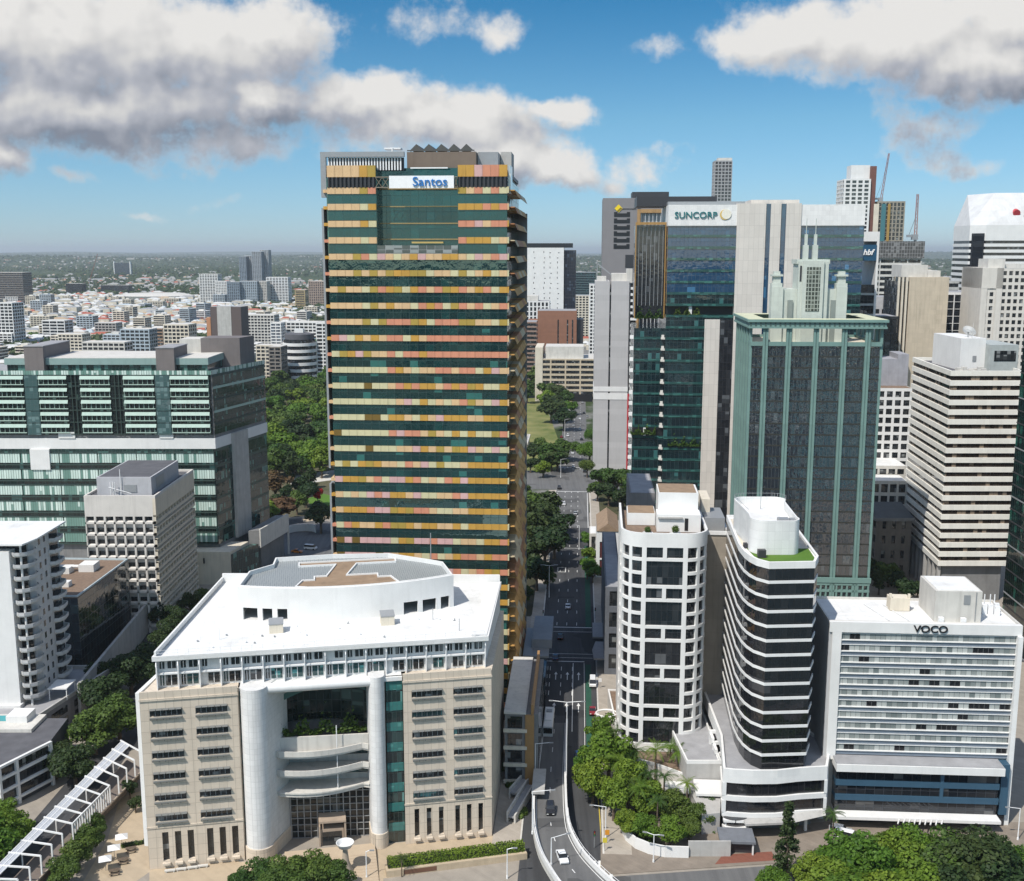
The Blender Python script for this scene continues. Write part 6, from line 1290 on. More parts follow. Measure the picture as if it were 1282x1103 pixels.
# ------------------------------------------------------------ concrete office tower with deep window coffers
def coffer_tower():
    t = thing('concrete_coffer_tower', 'squat grey concrete tower with rows of deep coffered windows and roof plant', 'tower', (-133.3, 335, 0), 0)
    Wd, D, H = 21.3, 42.0, 43.8; cn = solid('grey_precast', (.60, .57, .53), .85, .1, .3, .2); cb = solid('buff_precast', (.64, .57, .46), .85, .1, .3, .2)
    n = 7; rows = 10; fh = 3.75; zt = 37.8; mw = Wd/n
    w = MB(); w.box(0, Wd, 1.0, D, 0, H); w.box(0, Wd, 0, .99, zt+.2, H)
    for k in range(rows+1): z = zt-k*fh; w.poly([(0, 0, z-1.6), (Wd, 0, z-1.6), (Wd, 0, z-2.2), (0, 0, z-2.2)]); 
    for i in range(n+1): x = i*mw; w.box(max(0, x-.3), min(Wd, x+.3), .0, .98, 0, zt+.2)
    w.build('wall', cn, t)
    for k in range(rows):
        z = zt-k*fh
        s = MB(); s.poly([(.1, .02, z-1.7), (Wd-.1, .02, z-1.7), (Wd-.1, .85, z-1.25), (.1, .85, z-1.25)]); s.poly([(.1, .02, z-1.7), (.1, .85, z-3.4), (Wd-.1, .85, z-3.4), (Wd-.1, .02, z-1.7)]); s.build('sloped_sill', cn, t)
        for i in range(n): g = MB(); g.box(i*mw+.35, (i+1)*mw-.35, .8, .97, z-1.2, z+.1); g.build('window', M['win_dark'], t)
        q = MB(); q.box(Wd+.01, Wd+.9, .0, D, z+.15, z+.6); q.box(Wd+.01, Wd+.9, 0, D, z-2.2, z-1.3)
        for i in range(15): y = i*D/14; q.box(Wd+.01, Wd+.85, max(0, y-.3), min(D, y+.3), z-2.19, z+.59)
        q.build('side_frame', cb, t); g = MB(); g.box(Wd+.005, Wd+.12, .2, D-.2, z-1.2, z+.1); g.build('side_window', M['win_dark'], t)
    q = MB(); q.box(Wd+.01, Wd+.92, 0, D, zt+.61, H); q.build('side_parapet', cb, t)
    r = MB(); r.ring([(0, 0), (Wd+.9, 0), (Wd+.9, D), (0, D)], .6, H+.01, H+.9); r.build('parapet', cn, t); r = MB(); r.box(.6, Wd, .6, D-.6, H+.01, H+.2); r.build('roof', M['dark_roof'], t)
    p = MB(); p.box(3.0, Wd-1.2, 3.5, 32, H+.21, H+6.0); p.build('plant_house', solid('grey_plant', (.42, .42, .44), .7, .1), t); p = MB(); p.box(3.6, Wd-1.8, 4.2, 31.4, H+6.01, H+6.1); p.build('plant_roof', M['dark_roof'], t)
    v = MB(); v.box(11.5, 15.5, 3.35, 3.49, H+1.2, H+3.6); v.box(Wd-1.19, Wd-1.05, 8, 16, H+1.5, H+5); v.build('louvre', M['grey_metal'], t)
    v = MB()
    for (x, y) in ((7.5, 2.8), (9, 2.4), (8.2, 3.1)): v.tube((x, y, H+.2), (x, y, H+4.6), .16, 5)
    v.tube((10.6, 3, H+.3), (10.6, 3, H+8.6), .12, 5); v.tube((7, 2.6, H+3), (14, 2.6, H+1), .12, 5); v.build('pipework', M['white_metal'], t)
coffer_tower()
# ------------------------------------------------------------ black glass low-rise
def black_low():
    t = thing('dark_glass_lowrise', 'low dark glass office block with brown roof and white roof ducts', 'building', (-119.7, 291.9, 0), 0)
    pl = [(-22, 1.0), (0, 0), (1.2, 37), (-19, 38)]; g = MB(); g.prism(pl, 3, 25.4); g.build('glass_wall', glass('black_mirror_glass', (.006, .012, .016), (.03, .06, .06), (2.1, 2.6), .05, (.05, .07, .075), .09, 2.2, .015, .03), t)
    b = MB(); b.prism(inset(pl, .6), 0, 2.99); b.build('base', M['dark_metal'], t); b = MB(); b.prism(pl, 25.41, 25.7); b.build('roof', M['brown_roof'], t); b = MB(); b.ring(pl, .35, 25.71, 26.2); b.build('roof_edge', solid('pale_blue_edge', (.45, .53, .56), .5), t)
    b = MB(); b.box(-20, -15.5, 14, 26, 25.71, 31.5); b.build('plant_house', M['concrete_dk'], t)
    for (x0, x1, y0, y1, h) in ((-9, -4.5, 24, 29, 2.2), (-15, -11, 22, 26, 1.8), (-16, -6, 9, 11.5, 1.5), (-17.5, -13.5, 3.5, 7.5, 1.7)):
        b = MB(); b.box(x0, x1, y0, y1, 25.72, 25.7+h); b.tube((x0, y0+.8, 26.4+h*.4), (x0-2.5, y0+.8, 26.4+h*.4), .5, 8); b.build('roof_duct', WH, t)
black_low()
# ------------------------------------------------------------ apartment tower with stacked balconies
def apartments():
    t = thing('apartment_tower', 'white apartment tower with stacked curved balconies and a slanting white roof', 'tower', (-123.6, 262, 0), 0)
    w = MB(); w.box(-40, 0, 0, 21, 6, 47.0); w.build('white_wall', WH, t); gy = solid('grey_wall', (.55, .55, .55), .8, .08)
    w = MB(); w.prism([(.01, 3.5), (2.8, 4.5), (3.6, 8), (3.6, 21), (.01, 21)], 6, 48.2); w.build('side_wall', gy, t)
    nf = 13; fh = 3.08
    for k in range(nf):
        z = 8.6+k*fh
        sl = [(.01, 1.2), (1.2, .2), (2.6, .2), (4.0, 1.3), (4.7, 3.0), (4.8, 4.8), (3.6, 6.4), (.01, 6.4)]
        s = MB(); s.prism(sl, z, z+.28); b = s.build('balcony', M['concrete_lt'], t); r = MB(); r.wall([sl[6], sl[5], sl[4], sl[3], sl[2], sl[1], sl[0]], .12, z+.29, z+1.1); r.build('balustrade', solid('balcony_rail', (.50, .50, .50), .6), b)
        o = MB(); o.box(.05, 2.9, 3.3, 3.48, z+.3, z+2.6); o.build('balcony_door', M['win_dark'], t)
        s = MB(); s.prism([(3.61, 14.5), (5.0, 15), (5.6, 17), (5.2, 20), (3.61, 20.6)], z-.2, z+.08); b = s.build('balcony', M['concrete_lt'], t); r = MB(); r.wall([(3.61, 20.6), (5.2, 20), (5.6, 17), (5.0, 15), (3.61, 14.5)], .12, z+.09, z+.9); r.build('balustrade', gy, b); o = MB(); o.box(3.62, 3.7, 15, 20, z+.1, z+2.4); o.build('balcony_door', M['win_dark'], t)
        for y in (8.6, 11.6): o = MB(); o.box(3.62, 3.69, y, y+.9, z+.8, z+2.3); o.build('window', M['win_dark'], t)
    c = MB(); c.tube((2.4, 1.2, 6), (2.4, 1.2, 48.6), .28, 8); c.build('column', WH, t)
    p = MB(); p.box(-38, 2.5, 3, 20, 47.01, 48.9); p.build('penthouse', M['win_dark'], t)
    r = MB(); pts = [(-40, -.5), (3.6, -.5), (5.0, 5), (5.6, 21.5), (-40, 21.5)]
    r.poly([(x, y, 49.0+.02*(y)) for x, y in pts]); r.poly([(x, y, 48.6+.02*y) for x, y in reversed(pts)])
    for i in range(5): a, b = pts[i], pts[(i+1) % 5]; r.poly([(*a, 48.6+.02*a[1]), (*b, 48.6+.02*b[1]), (*b, 49.0+.02*b[1]), (*a, 49.0+.02*a[1])])
    r.build('roof', M['roof_white'], t); a = MB(); a.box(-.6, .5, -1.4, 1, 5.2, 7.6); a.box(-40, .4, -.9, -.01, 6, 7.3); a.build('entrance_base', WH, t)
    # grey podium with terrace
    d = thing('grey_podium', 'dark grey podium building with roof terrace beside the balcony tower', 'building', (-126, 250, 0), 0)
    P = [(-30, 0), (6.5, 0), (10, 6), (17, 38), (-6, 38), (-30, 38)]; b = MB(); b.prism(P, 0, 6.6); b.build('wall', solid('slate_wall', (.20, .20, .21), .8), d); b = MB(); b.ring(P, .5, 6.61, 7.6); b.build('parapet', CO, d); b = MB(); b.poly([(x, y, 6.63) for x, y in inset(P, .5)]); b.build('terrace', M['grey_roof'], d)
    for k in range(3):
        for z in (.8, 3.6):
            f0, f1 = .12+k*.29, .32+k*.29; g = MB(); xa, ya = 10+7*f0, 6+32*f0; xb, yb = 10+7*f1, 6+32*f1; g.poly([(xa+.06, ya, z), (xb+.06, yb, z), (xb+.06, yb, z+1.9), (xa+.06, ya, z+1.9)]); g.build('window', M['win_dark'], d)
    b = MB(); b.box(7.6, 12.5, 16, 22, 9.6, 9.9)
    for (x, y) in ((7.8, 16.2), (12.2, 16.2), (12.2, 21.6)): b.box(x, x+.2, y, y+.2, 6.64, 9.6)
    b.build('terrace_canopy', WH, d)
    # long grey wall rising along the hill street
    w = thing('retaining_wall', 'long plain grey wall running up the shaded left street', 'wall', (-112.5, 262, 0), 0); b = MB(); b.prism([(0, 8), (.8, 8), (-4.5, 95), (-5.3, 95)], 0, 9.5); b.build('wall', M['concrete'], w)
apartments()
def framed_low():
    t = thing('white_framed_building', 'low dark building with white framed windows and a roof garden, lower left', 'building', (-110.3, 222.5, 0), 0)
    P = [(-40, -1), (0, 0), (5.2, 11), (4.0, 26), (-40, 26)]; b = MB(); b.prism(P, 0, 9.6); b.build('wall', solid('black_render', (.06, .06, .065), .8), t)
    b = MB(); b.poly([(x, y, 9.62) for x, y in P]); b.build('roof', M['dark_roof'], t)
    dx, dy = 5.2/12.17, 11/12.17; nx, ny = dy, -dx
    def P2(s, d, z): return (s*dx+nx*d, s*dy+ny*d, z)
    f = MB()
    def bar(s0, s1, z0, z1, d0=.02, d1=.7): f.prism([P2(s0, d0, 0)[:2], P2(s0, d1, 0)[:2], P2(s1, d1, 0)[:2], P2(s1, d0, 0)[:2]], z0, z1)
    for z in (1.2, 4.2, 7.2, 10.0): bar(-1.2, 13.2, z, z+.5)
    for s in (-1.2, 3.3, 12.6): bar(s, s+.6, 0, 10.49, .01, .72)
    f.build('white_frame', WH, t)
    for z in (1.8, 4.8, 7.8):
        for s0, s1 in ((-.5, 3.2), (4, 12.5)): g = MB(); g.poly([P2(s0, .06, z), P2(s1, .06, z), P2(s1, .06, z+2.0), P2(s0, .06, z+2.0)]); g.build('window_band', M['win_dark'], t)
    pl = thing('roof_pool', 'turquoise swimming pool with pale deck on the roof garden, left edge', 'pool', (-118, 244.5, 9.65), 0); b = MB(); b.box(-30, 6.5, -4, 4.5, 0, .8); b.build('deck', CL, pl); b = MB(); b.box(-25, -1.0, .5, 3.6, .81, .86); b.build('water', water('pool_water', (.03, .28, .30), .1, .8), pl)
    b = MB(); b.box(-.9, 4.0, -.5, 4.4, .81, 2.4); b.build('pool_house', WH, pl)
framed_low()
# ------------------------------------------------------------ raised walkway with white frames
def walkway():
    t = thing('covered_walkway', 'raised walkway with white steel frames and a long translucent canopy', 'walkway', (-95, 215, 0), 0); o = Vector((-95, 215, 0)); zc, zd = 7.6, 3.6
    LA, LB = Vector((*G(-22, 1100, zc), zc))-o, Vector((*G(151, 927, zc), zc))-o; RA, RB = Vector((*G(22, 1101, zc), zc))-o, Vector((*G(178, 942, zc), zc))-o
    cm = glass('canopy_glass', (.42, .44, .47), (.60, .62, .65), (1.2, 50), .4, (.30, .30, .32), .08, 1.5, .25)
    c = MB(); a0, a1 = LA.lerp(RA, .06), LB.lerp(RB, .06); b0, b1 = LA.lerp(RA, .36), LB.lerp(RB, .42); c.poly([a0, b0, b1, a1]); c.poly([a0-Vector((0,0,.18)), a1-Vector((0,0,.18)), b1-Vector((0,0,.18)), b0-Vector((0,0,.18))]); c.build('canopy', cm, t)
    e = MB()
    for p, q in ((a0, a1), (b0, b1), (a0.lerp(b0, .5), a1.lerp(b1, .5))): e.tube(p, q, .13, 5)
    e.build('canopy_edge', WH, t)
    n = 13
    for i in range(n+1):
        f = i/n; L, Rr = LA.lerp(LB, f), RA.lerp(RB, f); dn = Vector((0, 0, zd-zc)); fr = MB()
        fr.tube(L, Rr, .2, 4); fr.tube(Rr, Rr+dn, .2, 4); fr.tube(L, L+Vector((0, 0, -zc)), .16, 4) if i % 3 == 0 else None
        fr.build('frame', WH, t)
        if 5 <= i < 9:
            R2 = RA.lerp(RB, (i+1)/n); s = MB(); s.tube(Rr, R2, .16, 4)
            for k in range(1, 4): p = Rr.lerp(R2, k/4); s.tube(p, p+dn, .16, 4)
            s.build('side_screen', WH, t)
    dk = MB(); z = Vector((0, 0, zd-zc)); A, B, C2, D2 = LA.lerp(RA, .25)+z, RA.lerp(LA, -.06)+z, RB.lerp(LB, -.06)+z, LB.lerp(RB, .25)+z; th = Vector((0, 0, 1.0))
    dk.poly([A, B, C2, D2]); dk.poly([B-th, C2-th, C2, B]); dk.poly([A, D2, D2-th, A-th]); dk.poly([D2, C2, C2-th, D2-th]); dk.build('deck', solid('walkway_deck', (.16, .13, .11), .9, .2), t)
    k = MB(); k.poly([B-th, C2-th, C2+Vector((0,0,.35)), B+Vector((0,0,.35))]); k.poly([B+Vector((0,0,.35)), C2+Vector((0,0,.35)), C2.lerp(D2, .05)+Vector((0,0,.35)), B.lerp(A, .05)+Vector((0,0,.35))]); k.build('deck_edge', solid('deck_edge', (.34, .28, .22), .85), t)
    for f in (.1, .35, .6, .85): p = MB(); c0 = A.lerp(D2, f).lerp(B.lerp(C2, f), .5); p.tube((c0.x, c0.y, 0), (c0.x, c0.y, c0.z-1.0), .5, 8); p.build('pier', CO, t)
walkway()
# ------------------------------------------------------------ middle distance on the left
def rowhouse():
    pass
t, w, H = block('brown_slab_tower', 'brown and grey slab tower with a pale blank centre and tan edge, mid left', 'tower', 263, 303, 384, 900, 16, plain('slab_brown', (.10, .075, .07), .6), M['win_dark'], style='blank', rz=-8)
b = MB(); b.box(w*.22, w*.68, -.3, 4, 0, H+.3); b.build('pale_panel', CO, t); b = MB(); b.box(-3.5, -.01, -.4, 5, 0, H-9); b.build('tan_edge', plain('slab_tan', (.42, .20, .10), .6), t)
for k in range(8): b = MB(); b.box(w*.75, w+1.2, -1.2, 4, 6+k*4.4, 7.2+k*4.4); b.build('balcony', M['concrete_lt'], t)
def banded_round(name, lb, u, vt, vb, Y, r, n):
    X, _, H = px_box(u, u, vt, Y); t = thing(name, lb, 'building', (X, Y, 0)); fh = H/n
    for k in range(n):
        b = MB(); b.lathe((0, 0, k*fh), [(r, 0), (r, fh*.45)], 28); b.build('white_band', WH, t, smooth=True); g = MB(); g.lathe((0, 0, k*fh+fh*.45), [(r-1, .01), (r-1, fh*.54)], 28); g.build('glass_band', G_DARK(), t, smooth=True)
    g = MB(); g.lathe((0, 0, H), [(r*.85, .01), (r*.85, 4.5), (r*.5, 5.6)], 28); g.build('top_storey', M['dark_roof'], t, smooth=True); g = MB(); g.box(-4, 4, -3, 3, H+5.6, H+9); g.build('plant_house', WH, t)
banded_round('round_banded_building', 'round white banded building with a dark conical top behind the park trees', 375, 424, 472, 1000, 15.5, 7)
for a in (('white_flats', 'white flats with a dark glazed centre behind the brown slab tower', 'building', 309, 344, 394, 1250, 18, CL, G_DARK(), 3.3, 4),
          ('blue_white_flats', 'slim white and blue flats next to the dark-centred flats', 'building', 338, 352, 404, 1180, 16, WH, gm('flatblue', (.03, .05, .08), (.15, .2, .25), (2, 3), .3, (.3, .3, .3), .3, 1.5), 3.2, 5),
          ('lime_flats', 'white flats with lime green panels in the middle distance', 'building', 358, 398, 403, 1200, 22, WH, M['win_dark'], 3.3, 5),
          ('white_stepped_flats', 'white flats partly hidden behind the tall banded tower', 'building', 395, 412, 404, 1000, 22, WH, M['win_dark'], 3.2, 6),
          ('cream_flats', 'cream flats with deep balconies behind the green glass building', 'building', 204, 237, 406, 1050, 20, BE, M['win_dark'], 3.3, 4.5),
          ('pale_blue_flats', 'pale blue flats with white balconies above the green glass building roof', 'building', 150, 188, 412, 1050, 18, solid('pale_blue', (.36, .43, .48), .7), M['win_dark'], 3.2, 5),
          ('tan_brick_flats', 'tan brick blank-sided flats beside the pale blue flats', 'building', 188, 204, 411, 1120, 18, solid('tan_brick', (.33, .22, .15), .9), M['win_dark'], 3.2, 30),
          ('white_office_slab', 'white office slab with dark window rows at the left edge', 'building', -6, 16, 379, 1350, 26, WH, G_DARK(), 3.8, 5),
          ('brown_banded_slab', 'broad brown office slab with horizontal bands at the far left', 'building', -20, 30, 341, 2500, 40, solid('brown_grey', (.24, .21, .19), .8), G_DARK(), 4, 60),
          ('cream_low_flats', 'low cream flats with shaded balconies near the yellow roof', 'building', 72, 104, 418, 1150, 18, BE, M['win_dark'], 3.2, 4.5),
          ('dark_office_block', 'dark-windowed low office block with white frame in the suburb', 'building', 52, 82, 401, 1450, 22, WH, G_DARK(), 3.6, 9),
          ('grey_warehouse_flats', 'grey long low flats with small windows in the suburb', 'building', 118, 146, 404, 1500, 20, CO, M['win_dark'], 3.3, 5),
          ('long_white_flats', 'long white-roofed flats just beyond the green glass building', 'building', 102, 158, 428, 950, 16, CL, G_DARK(), 3.4, 5),
          ('cream_corner_flats', 'cream corner flats with a curved front near the park', 'building', 320, 350, 432, 1000, 16, BE, M['win_dark'], 3.2, 4),
          ('dark_balcony_flats', 'dark flats with grey balconies by the round banded building', 'building', 336, 352, 434, 960, 18, solid('grey_brown', (.22, .2, .18), .8), M['win_dark'], 3.2, 5)):
    block(*a[:10], fh=a[10], mod=a[11], sill=1.2, pier=.9 if a[11] < 20 else .3, rz=-6, roof=CL)
# green panels on the lime flats
o = [q for q in COL.objects if q.name == 'lime_flats'][0]
b = MB(); b.box(2, 4, -.6, -.3, 4, 22); b.box(10, 11.5, -.6, -.3, 0, 22); b.box(24, 34, -.7, -.3, 21, 25); b.build('lime_panel', plain('lime', (.25, .48, .10), .6), o)
# far towers of the next centre
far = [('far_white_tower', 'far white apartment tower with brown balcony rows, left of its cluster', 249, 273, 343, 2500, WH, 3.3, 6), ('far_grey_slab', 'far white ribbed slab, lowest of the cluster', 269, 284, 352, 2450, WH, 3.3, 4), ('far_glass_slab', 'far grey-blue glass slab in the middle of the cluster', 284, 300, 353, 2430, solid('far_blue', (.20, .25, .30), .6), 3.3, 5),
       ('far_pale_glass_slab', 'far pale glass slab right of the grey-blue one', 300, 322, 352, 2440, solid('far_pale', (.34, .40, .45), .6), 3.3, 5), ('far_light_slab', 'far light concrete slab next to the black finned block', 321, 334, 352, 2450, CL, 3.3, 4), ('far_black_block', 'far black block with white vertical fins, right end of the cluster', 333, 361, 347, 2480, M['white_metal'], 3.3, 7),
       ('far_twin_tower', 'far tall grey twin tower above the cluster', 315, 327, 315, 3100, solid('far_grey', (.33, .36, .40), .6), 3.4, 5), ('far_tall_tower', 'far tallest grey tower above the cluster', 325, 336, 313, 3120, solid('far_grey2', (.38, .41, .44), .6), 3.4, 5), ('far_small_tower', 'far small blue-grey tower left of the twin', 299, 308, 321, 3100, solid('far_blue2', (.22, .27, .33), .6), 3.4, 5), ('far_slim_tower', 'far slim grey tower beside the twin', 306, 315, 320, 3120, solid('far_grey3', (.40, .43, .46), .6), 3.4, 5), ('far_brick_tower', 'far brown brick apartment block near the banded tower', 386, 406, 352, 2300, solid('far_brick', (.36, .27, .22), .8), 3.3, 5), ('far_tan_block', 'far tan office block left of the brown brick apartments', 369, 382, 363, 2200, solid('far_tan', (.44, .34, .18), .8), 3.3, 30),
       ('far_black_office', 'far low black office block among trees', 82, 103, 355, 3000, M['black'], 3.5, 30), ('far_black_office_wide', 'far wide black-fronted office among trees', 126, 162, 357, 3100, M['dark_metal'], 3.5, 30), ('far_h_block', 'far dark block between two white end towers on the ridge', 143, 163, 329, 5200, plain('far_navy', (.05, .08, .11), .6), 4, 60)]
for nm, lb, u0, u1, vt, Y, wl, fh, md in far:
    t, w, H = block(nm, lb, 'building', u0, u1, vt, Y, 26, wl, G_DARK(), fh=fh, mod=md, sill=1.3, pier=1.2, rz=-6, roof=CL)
    if nm == 'far_h_block': b = MB(); b.box(-4, -.01, -2, 10, 0, H+6); b.build('end_tower', WH, t); b = MB(); b.box(w+.01, w+4, -2, 10, 0, H+6); b.build('end_tower', WH, t)
X = AY(195, 362, 2700)[0]; t = thing('stadium', 'far stadium with low curved pale roof', 'stadium', (X, 2700, 0)); b = MB(); b.lathe((0, 0, 0), [(78, 0), (84, 18), (60, 27), (30, 25)], 40); b.build('stand', CL, t, smooth=True); t.scale = (1.1, .8, .62)
crane('far red tower crane rising over the suburb ridge', 112, 352, 122, 318, 3000)
# ------------------------------------------------------------ suburb: houses one by one, then the rest
rr = random.Random(11)
roofm = [solid('roof_pale', (.55, .55, .54), .7, .15), solid('roof_grey', (.28, .29, .30), .7, .15), solid('roof_red', (.34, .10, .065), .8, .2), solid('roof_tan', (.40, .30, .20), .8, .15), solid('roof_light_blue', (.42, .47, .50), .7, .1)]
wallm = [WH, BE, CL, solid('house_brick', (.30, .17, .12), .9, .15)]
def house_parts(w, d, h, kind, rm, wm):
    """wall mesh and roof mesh of one house, sized in metres"""
    a = MB(); a.box(-w/2, w/2, -d/2, d/2, 0, h); wm_ = a.mesh('wall', wm); r = MB(); e = .7
    if kind == 'hip':
        L = (w-d)/2 if w > d else .3; p = [(-w/2-e, -d/2-e, h), (w/2+e, -d/2-e, h), (w/2+e, d/2+e, h), (-w/2-e, d/2+e, h)]; q, s = (-L, 0, h+d*.32), (L, 0, h+d*.32)
        r.poly([p[0], p[1], s, q]); r.poly([p[1], p[2], s]); r.poly([p[2], p[3], q, s]); r.poly([p[3], p[0], q])
    elif kind == 'gable':
        r.poly([(-w/2-e, -d/2-e, h), (w/2+e, -d/2-e, h), (w/2+e, 0, h+d*.3), (-w/2-e, 0, h+d*.3)]); r.poly([(w/2+e, d/2+e, h), (-w/2-e, d/2+e, h), (-w/2-e, 0, h+d*.3), (w/2+e, 0, h+d*.3)])
        r.poly([(-w/2, -d/2, h), (-w/2, 0, h+d*.29), (-w/2, d/2, h)]); r.poly([(w/2, -d/2, h), (w/2, d/2, h), (w/2, 0, h+d*.29)])
    else: r.box(-w/2-.3, w/2+.3, -d/2-.3, d/2+.3, h, h+.5)
    n = max(2, int(w/3.2)); g = MB(); z = 1.0; 
    while z+1.6 < h:
        g.box(-w/2+1, w/2-1, -d/2-.06, -d/2+.1, z, z+1.5); z += 3.2
    return wm_, r.mesh('roof', rm), g.mesh('window_band', M['win_dark'])
kinds = []
for i in range(22):
    kd = ('hip', 'hip', 'gable', 'flat')[i % 4]; w = rr.uniform(10, 16) if kd != 'flat' else rr.uniform(14, 30); kinds.append((kd, house_parts(w, rr.uniform(8, 12), rr.choice((4, 6.5, 6.5, 7)) if kd != 'flat' else rr.choice((7, 10, 13)), kd, rr.choice(roofm[:2]+roofm[:1]+roofm[3:] + [roofm[0], roofm[1]]) if i % 5 else roofm[2], rr.choice(wallm))))
GRP = {'hip': ('suburban_house', 'house', 'suburban house with hipped roof among the trees beyond the green glass building', 'hip-roofed houses in the suburb'), 'gable': ('gabled_house', 'house', 'suburban house with a plain gabled roof beyond the green glass building', 'gable-roofed houses in the suburb'), 'flat': ('low_block', 'building', 'small flat-roofed block of two to four storeys in the suburb', 'small flat-roofed blocks in the suburb')}
spots = []
tries = 0
while len(spots) < 280 and tries < 20000:
    tries += 1
    Y = 620*((2100/620)**rr.random()); u = rr.uniform(-30, 412) if rr.random() < .88 else rr.uniform(655, 745)
    if u > 600 and Y < 1250: continue
    if u > 300 and Y < 1120: continue
    X = (u-641)/1380*Y
    if all(abs(X-a)+abs(Y-b) > 17 for a, b in spots): spots.append((X, Y))
for X, Y in spots:
    kd, (mw, mr, mg) = rr.choice(kinds); nm, cat, lb, grp = GRP[kd]; t = thing(nm, lb, cat, (X, Y, 0), rr.choice((-8, -8, 82, 30))+rr.uniform(-4, 4), grp)
    for nn, me in (('wall', mw), ('roof', mr), ('window_band', mg)):
        if len(me.polygons): o = bpy.data.objects.new(nn, me); COL.objects.link(o); o.parent = t
mids = []
for i in range(10):
    r9 = random.Random(60+i); w, d, h = r9.uniform(18, 34), r9.uniform(14, 20), r9.choice((13, 16, 19, 25)); wm = r9.choice((WH, WH, CL, BE, solid('render_blue', (.38, .43, .47), .7, .1))); n = int(h/3.1)
    a = MB(); a.box(-w/2+.6, w/2-.6, -d/2+.6, d/2-.6, 0, h-.2); q = MB()
    for k in range(n): q.box(-w/2, w/2, -d/2, d/2, k*h/n, k*h/n+1.15)
    q.box(-w/2, w/2, -d/2, d/2, h-.19, h+.7)
    m9 = max(3, int(w/5))
    for k in range(m9+1): x = -w/2+k*(w-.9)/m9; q.box(x+.003, x+.897, -d/2-.02, -d/2+.9, 0, h+.68)
    p = MB(); p.box(-w*.2, w*.15, -d*.2, d*.3, h-.1, h+3); rf = MB(); rf.box(-w/2+.5, w/2-.5, -d/2+.5, d/2-.5, h-.1, h+.12)
    mids.append((a.mesh('glass_core', G_DARK()), q.mesh('wall', wm), p.mesh('plant_house', CL), rf.mesh('roof', r9.choice((CL, M['roof_white'], M['grey_roof'])))))
ms = []
while len(ms) < 78:
    Y = 850*((2600/850)**rr.random()); u = rr.uniform(-25, 415) if rr.random() < .9 else rr.uniform(690, 745); X = (u-641)/1380*Y
    if (u > 290 and Y < 1150) or (u > 600 and Y < 1350): continue
    if all(abs(X-a)+abs(Y-b) > 42 for a, b in ms):
        ms.append((X, Y)); t = thing('apartment_block', 'mid-rise apartment block with banded balconies among the suburban houses', 'building', (X, Y, 0), rr.choice((-8, -6, 80)), 'mid-rise blocks scattered through the suburb')
        for me in rr.choice(mids): o = bpy.data.objects.new(me.name.split('.')[0], me); COL.objects.link(o); o.parent = t
def near_suburb():
    b = MB(); n = 0
    while n < 3400:
        Y = 900*((3000/900)**(rr.random()**.8)); u = rr.uniform(-40, 420) if rr.random() < .58 else rr.uniform(-260, 1480); X = (u-641)/1380*Y
        if (u > 290 and Y < 1250) or (u > 420 and Y < 1300): continue
        w, d, h = rr.uniform(4.5, 8), rr.uniform(4, 6), rr.uniform(4, 8)
        if rr.random() < .12: w *= 2.2; d *= 1.5; h = rr.uniform(7, 12)
        m = rr.choice((0, 0, 0, 0, 1, 1, 2, 3, 5)); k = len(b.v); b.v += [(X-w, Y-d, 0), (X+w, Y-d, 0), (X+w, Y+d, 0), (X-w, Y+d, 0), (X-w, Y-d, h), (X+w, Y-d, h), (X+w, Y+d, h), (X-w, Y+d, h), (X-w*.4, Y, h+2.6), (X+w*.4, Y, h+2.6)]
        for q, mm in (((0, 1, 5, 4), 4), ((1, 2, 6, 5), 4), ((3, 0, 4, 7), 4), ((4, 5, 9, 8), m), ((5, 6, 9), m), ((6, 7, 8, 9), m), ((7, 4, 8), m)): b.f.append(tuple(k+i for i in q)); b.m.append(mm)
        n += 1
    o = b.build('suburban_roofs', [roofm[0], roofm[1], roofm[2], roofm[3], BE, roofm[4]]); tag(o, 'packed roofs of the inner suburb behind the green glass building', 'houses', kind='stuff')
near_suburb()
def far_suburb():
    b = MB(); n = 0
    while n < 6200:
        Y = 2000*((15000/2000)**(rr.random()**1.1)); u = rr.uniform(-300, 1600); X = (u-641)/1380*Y
        if math.sin(X/310)+math.sin(Y/420+X/700) < -.5: continue
        z = max(0, hill_h(X, Y)) if Y > 4300 else 0; s = 1 if Y < 4000 else 1.2; w, d, h = rr.uniform(5, 9)*s, rr.uniform(4, 6)*s, rr.uniform(4, 7)
        if rr.random() < .05: w *= 3.2; d *= 1.6; h = rr.uniform(6, 11)
        m = rr.choice((0, 0, 0, 1, 2, 3)); k = len(b.v); b.v += [(X-w, Y-d, z-3), (X+w, Y-d, z-3), (X+w, Y+d, z-3), (X-w, Y+d, z-3), (X-w, Y-d, z+h), (X+w, Y-d, z+h), (X+w, Y+d, z+h), (X-w, Y+d, z+h), (X-w*.4, Y, z+h+2.6), (X+w*.4, Y, z+h+2.6)]
        for q, mm in (((0, 1, 5, 4), 4), ((1, 2, 6, 5), 4), ((3, 0, 4, 7), 4), ((4, 5, 9, 8), m), ((5, 6, 9), m), ((6, 7, 8, 9), m), ((7, 4, 8), m)): b.f.append(tuple(k+i for i in q)); b.m.append(mm)
        n += 1
    o = b.build('distant_houses', [solid('far_roof', (.36, .36, .36), .8), roofm[1], roofm[2], roofm[3], solid('far_wall', (.40, .38, .35), .8)]); tag(o, 'countless pale and red roofed houses spread to the hills', 'houses', kind='stuff')
far_suburb()
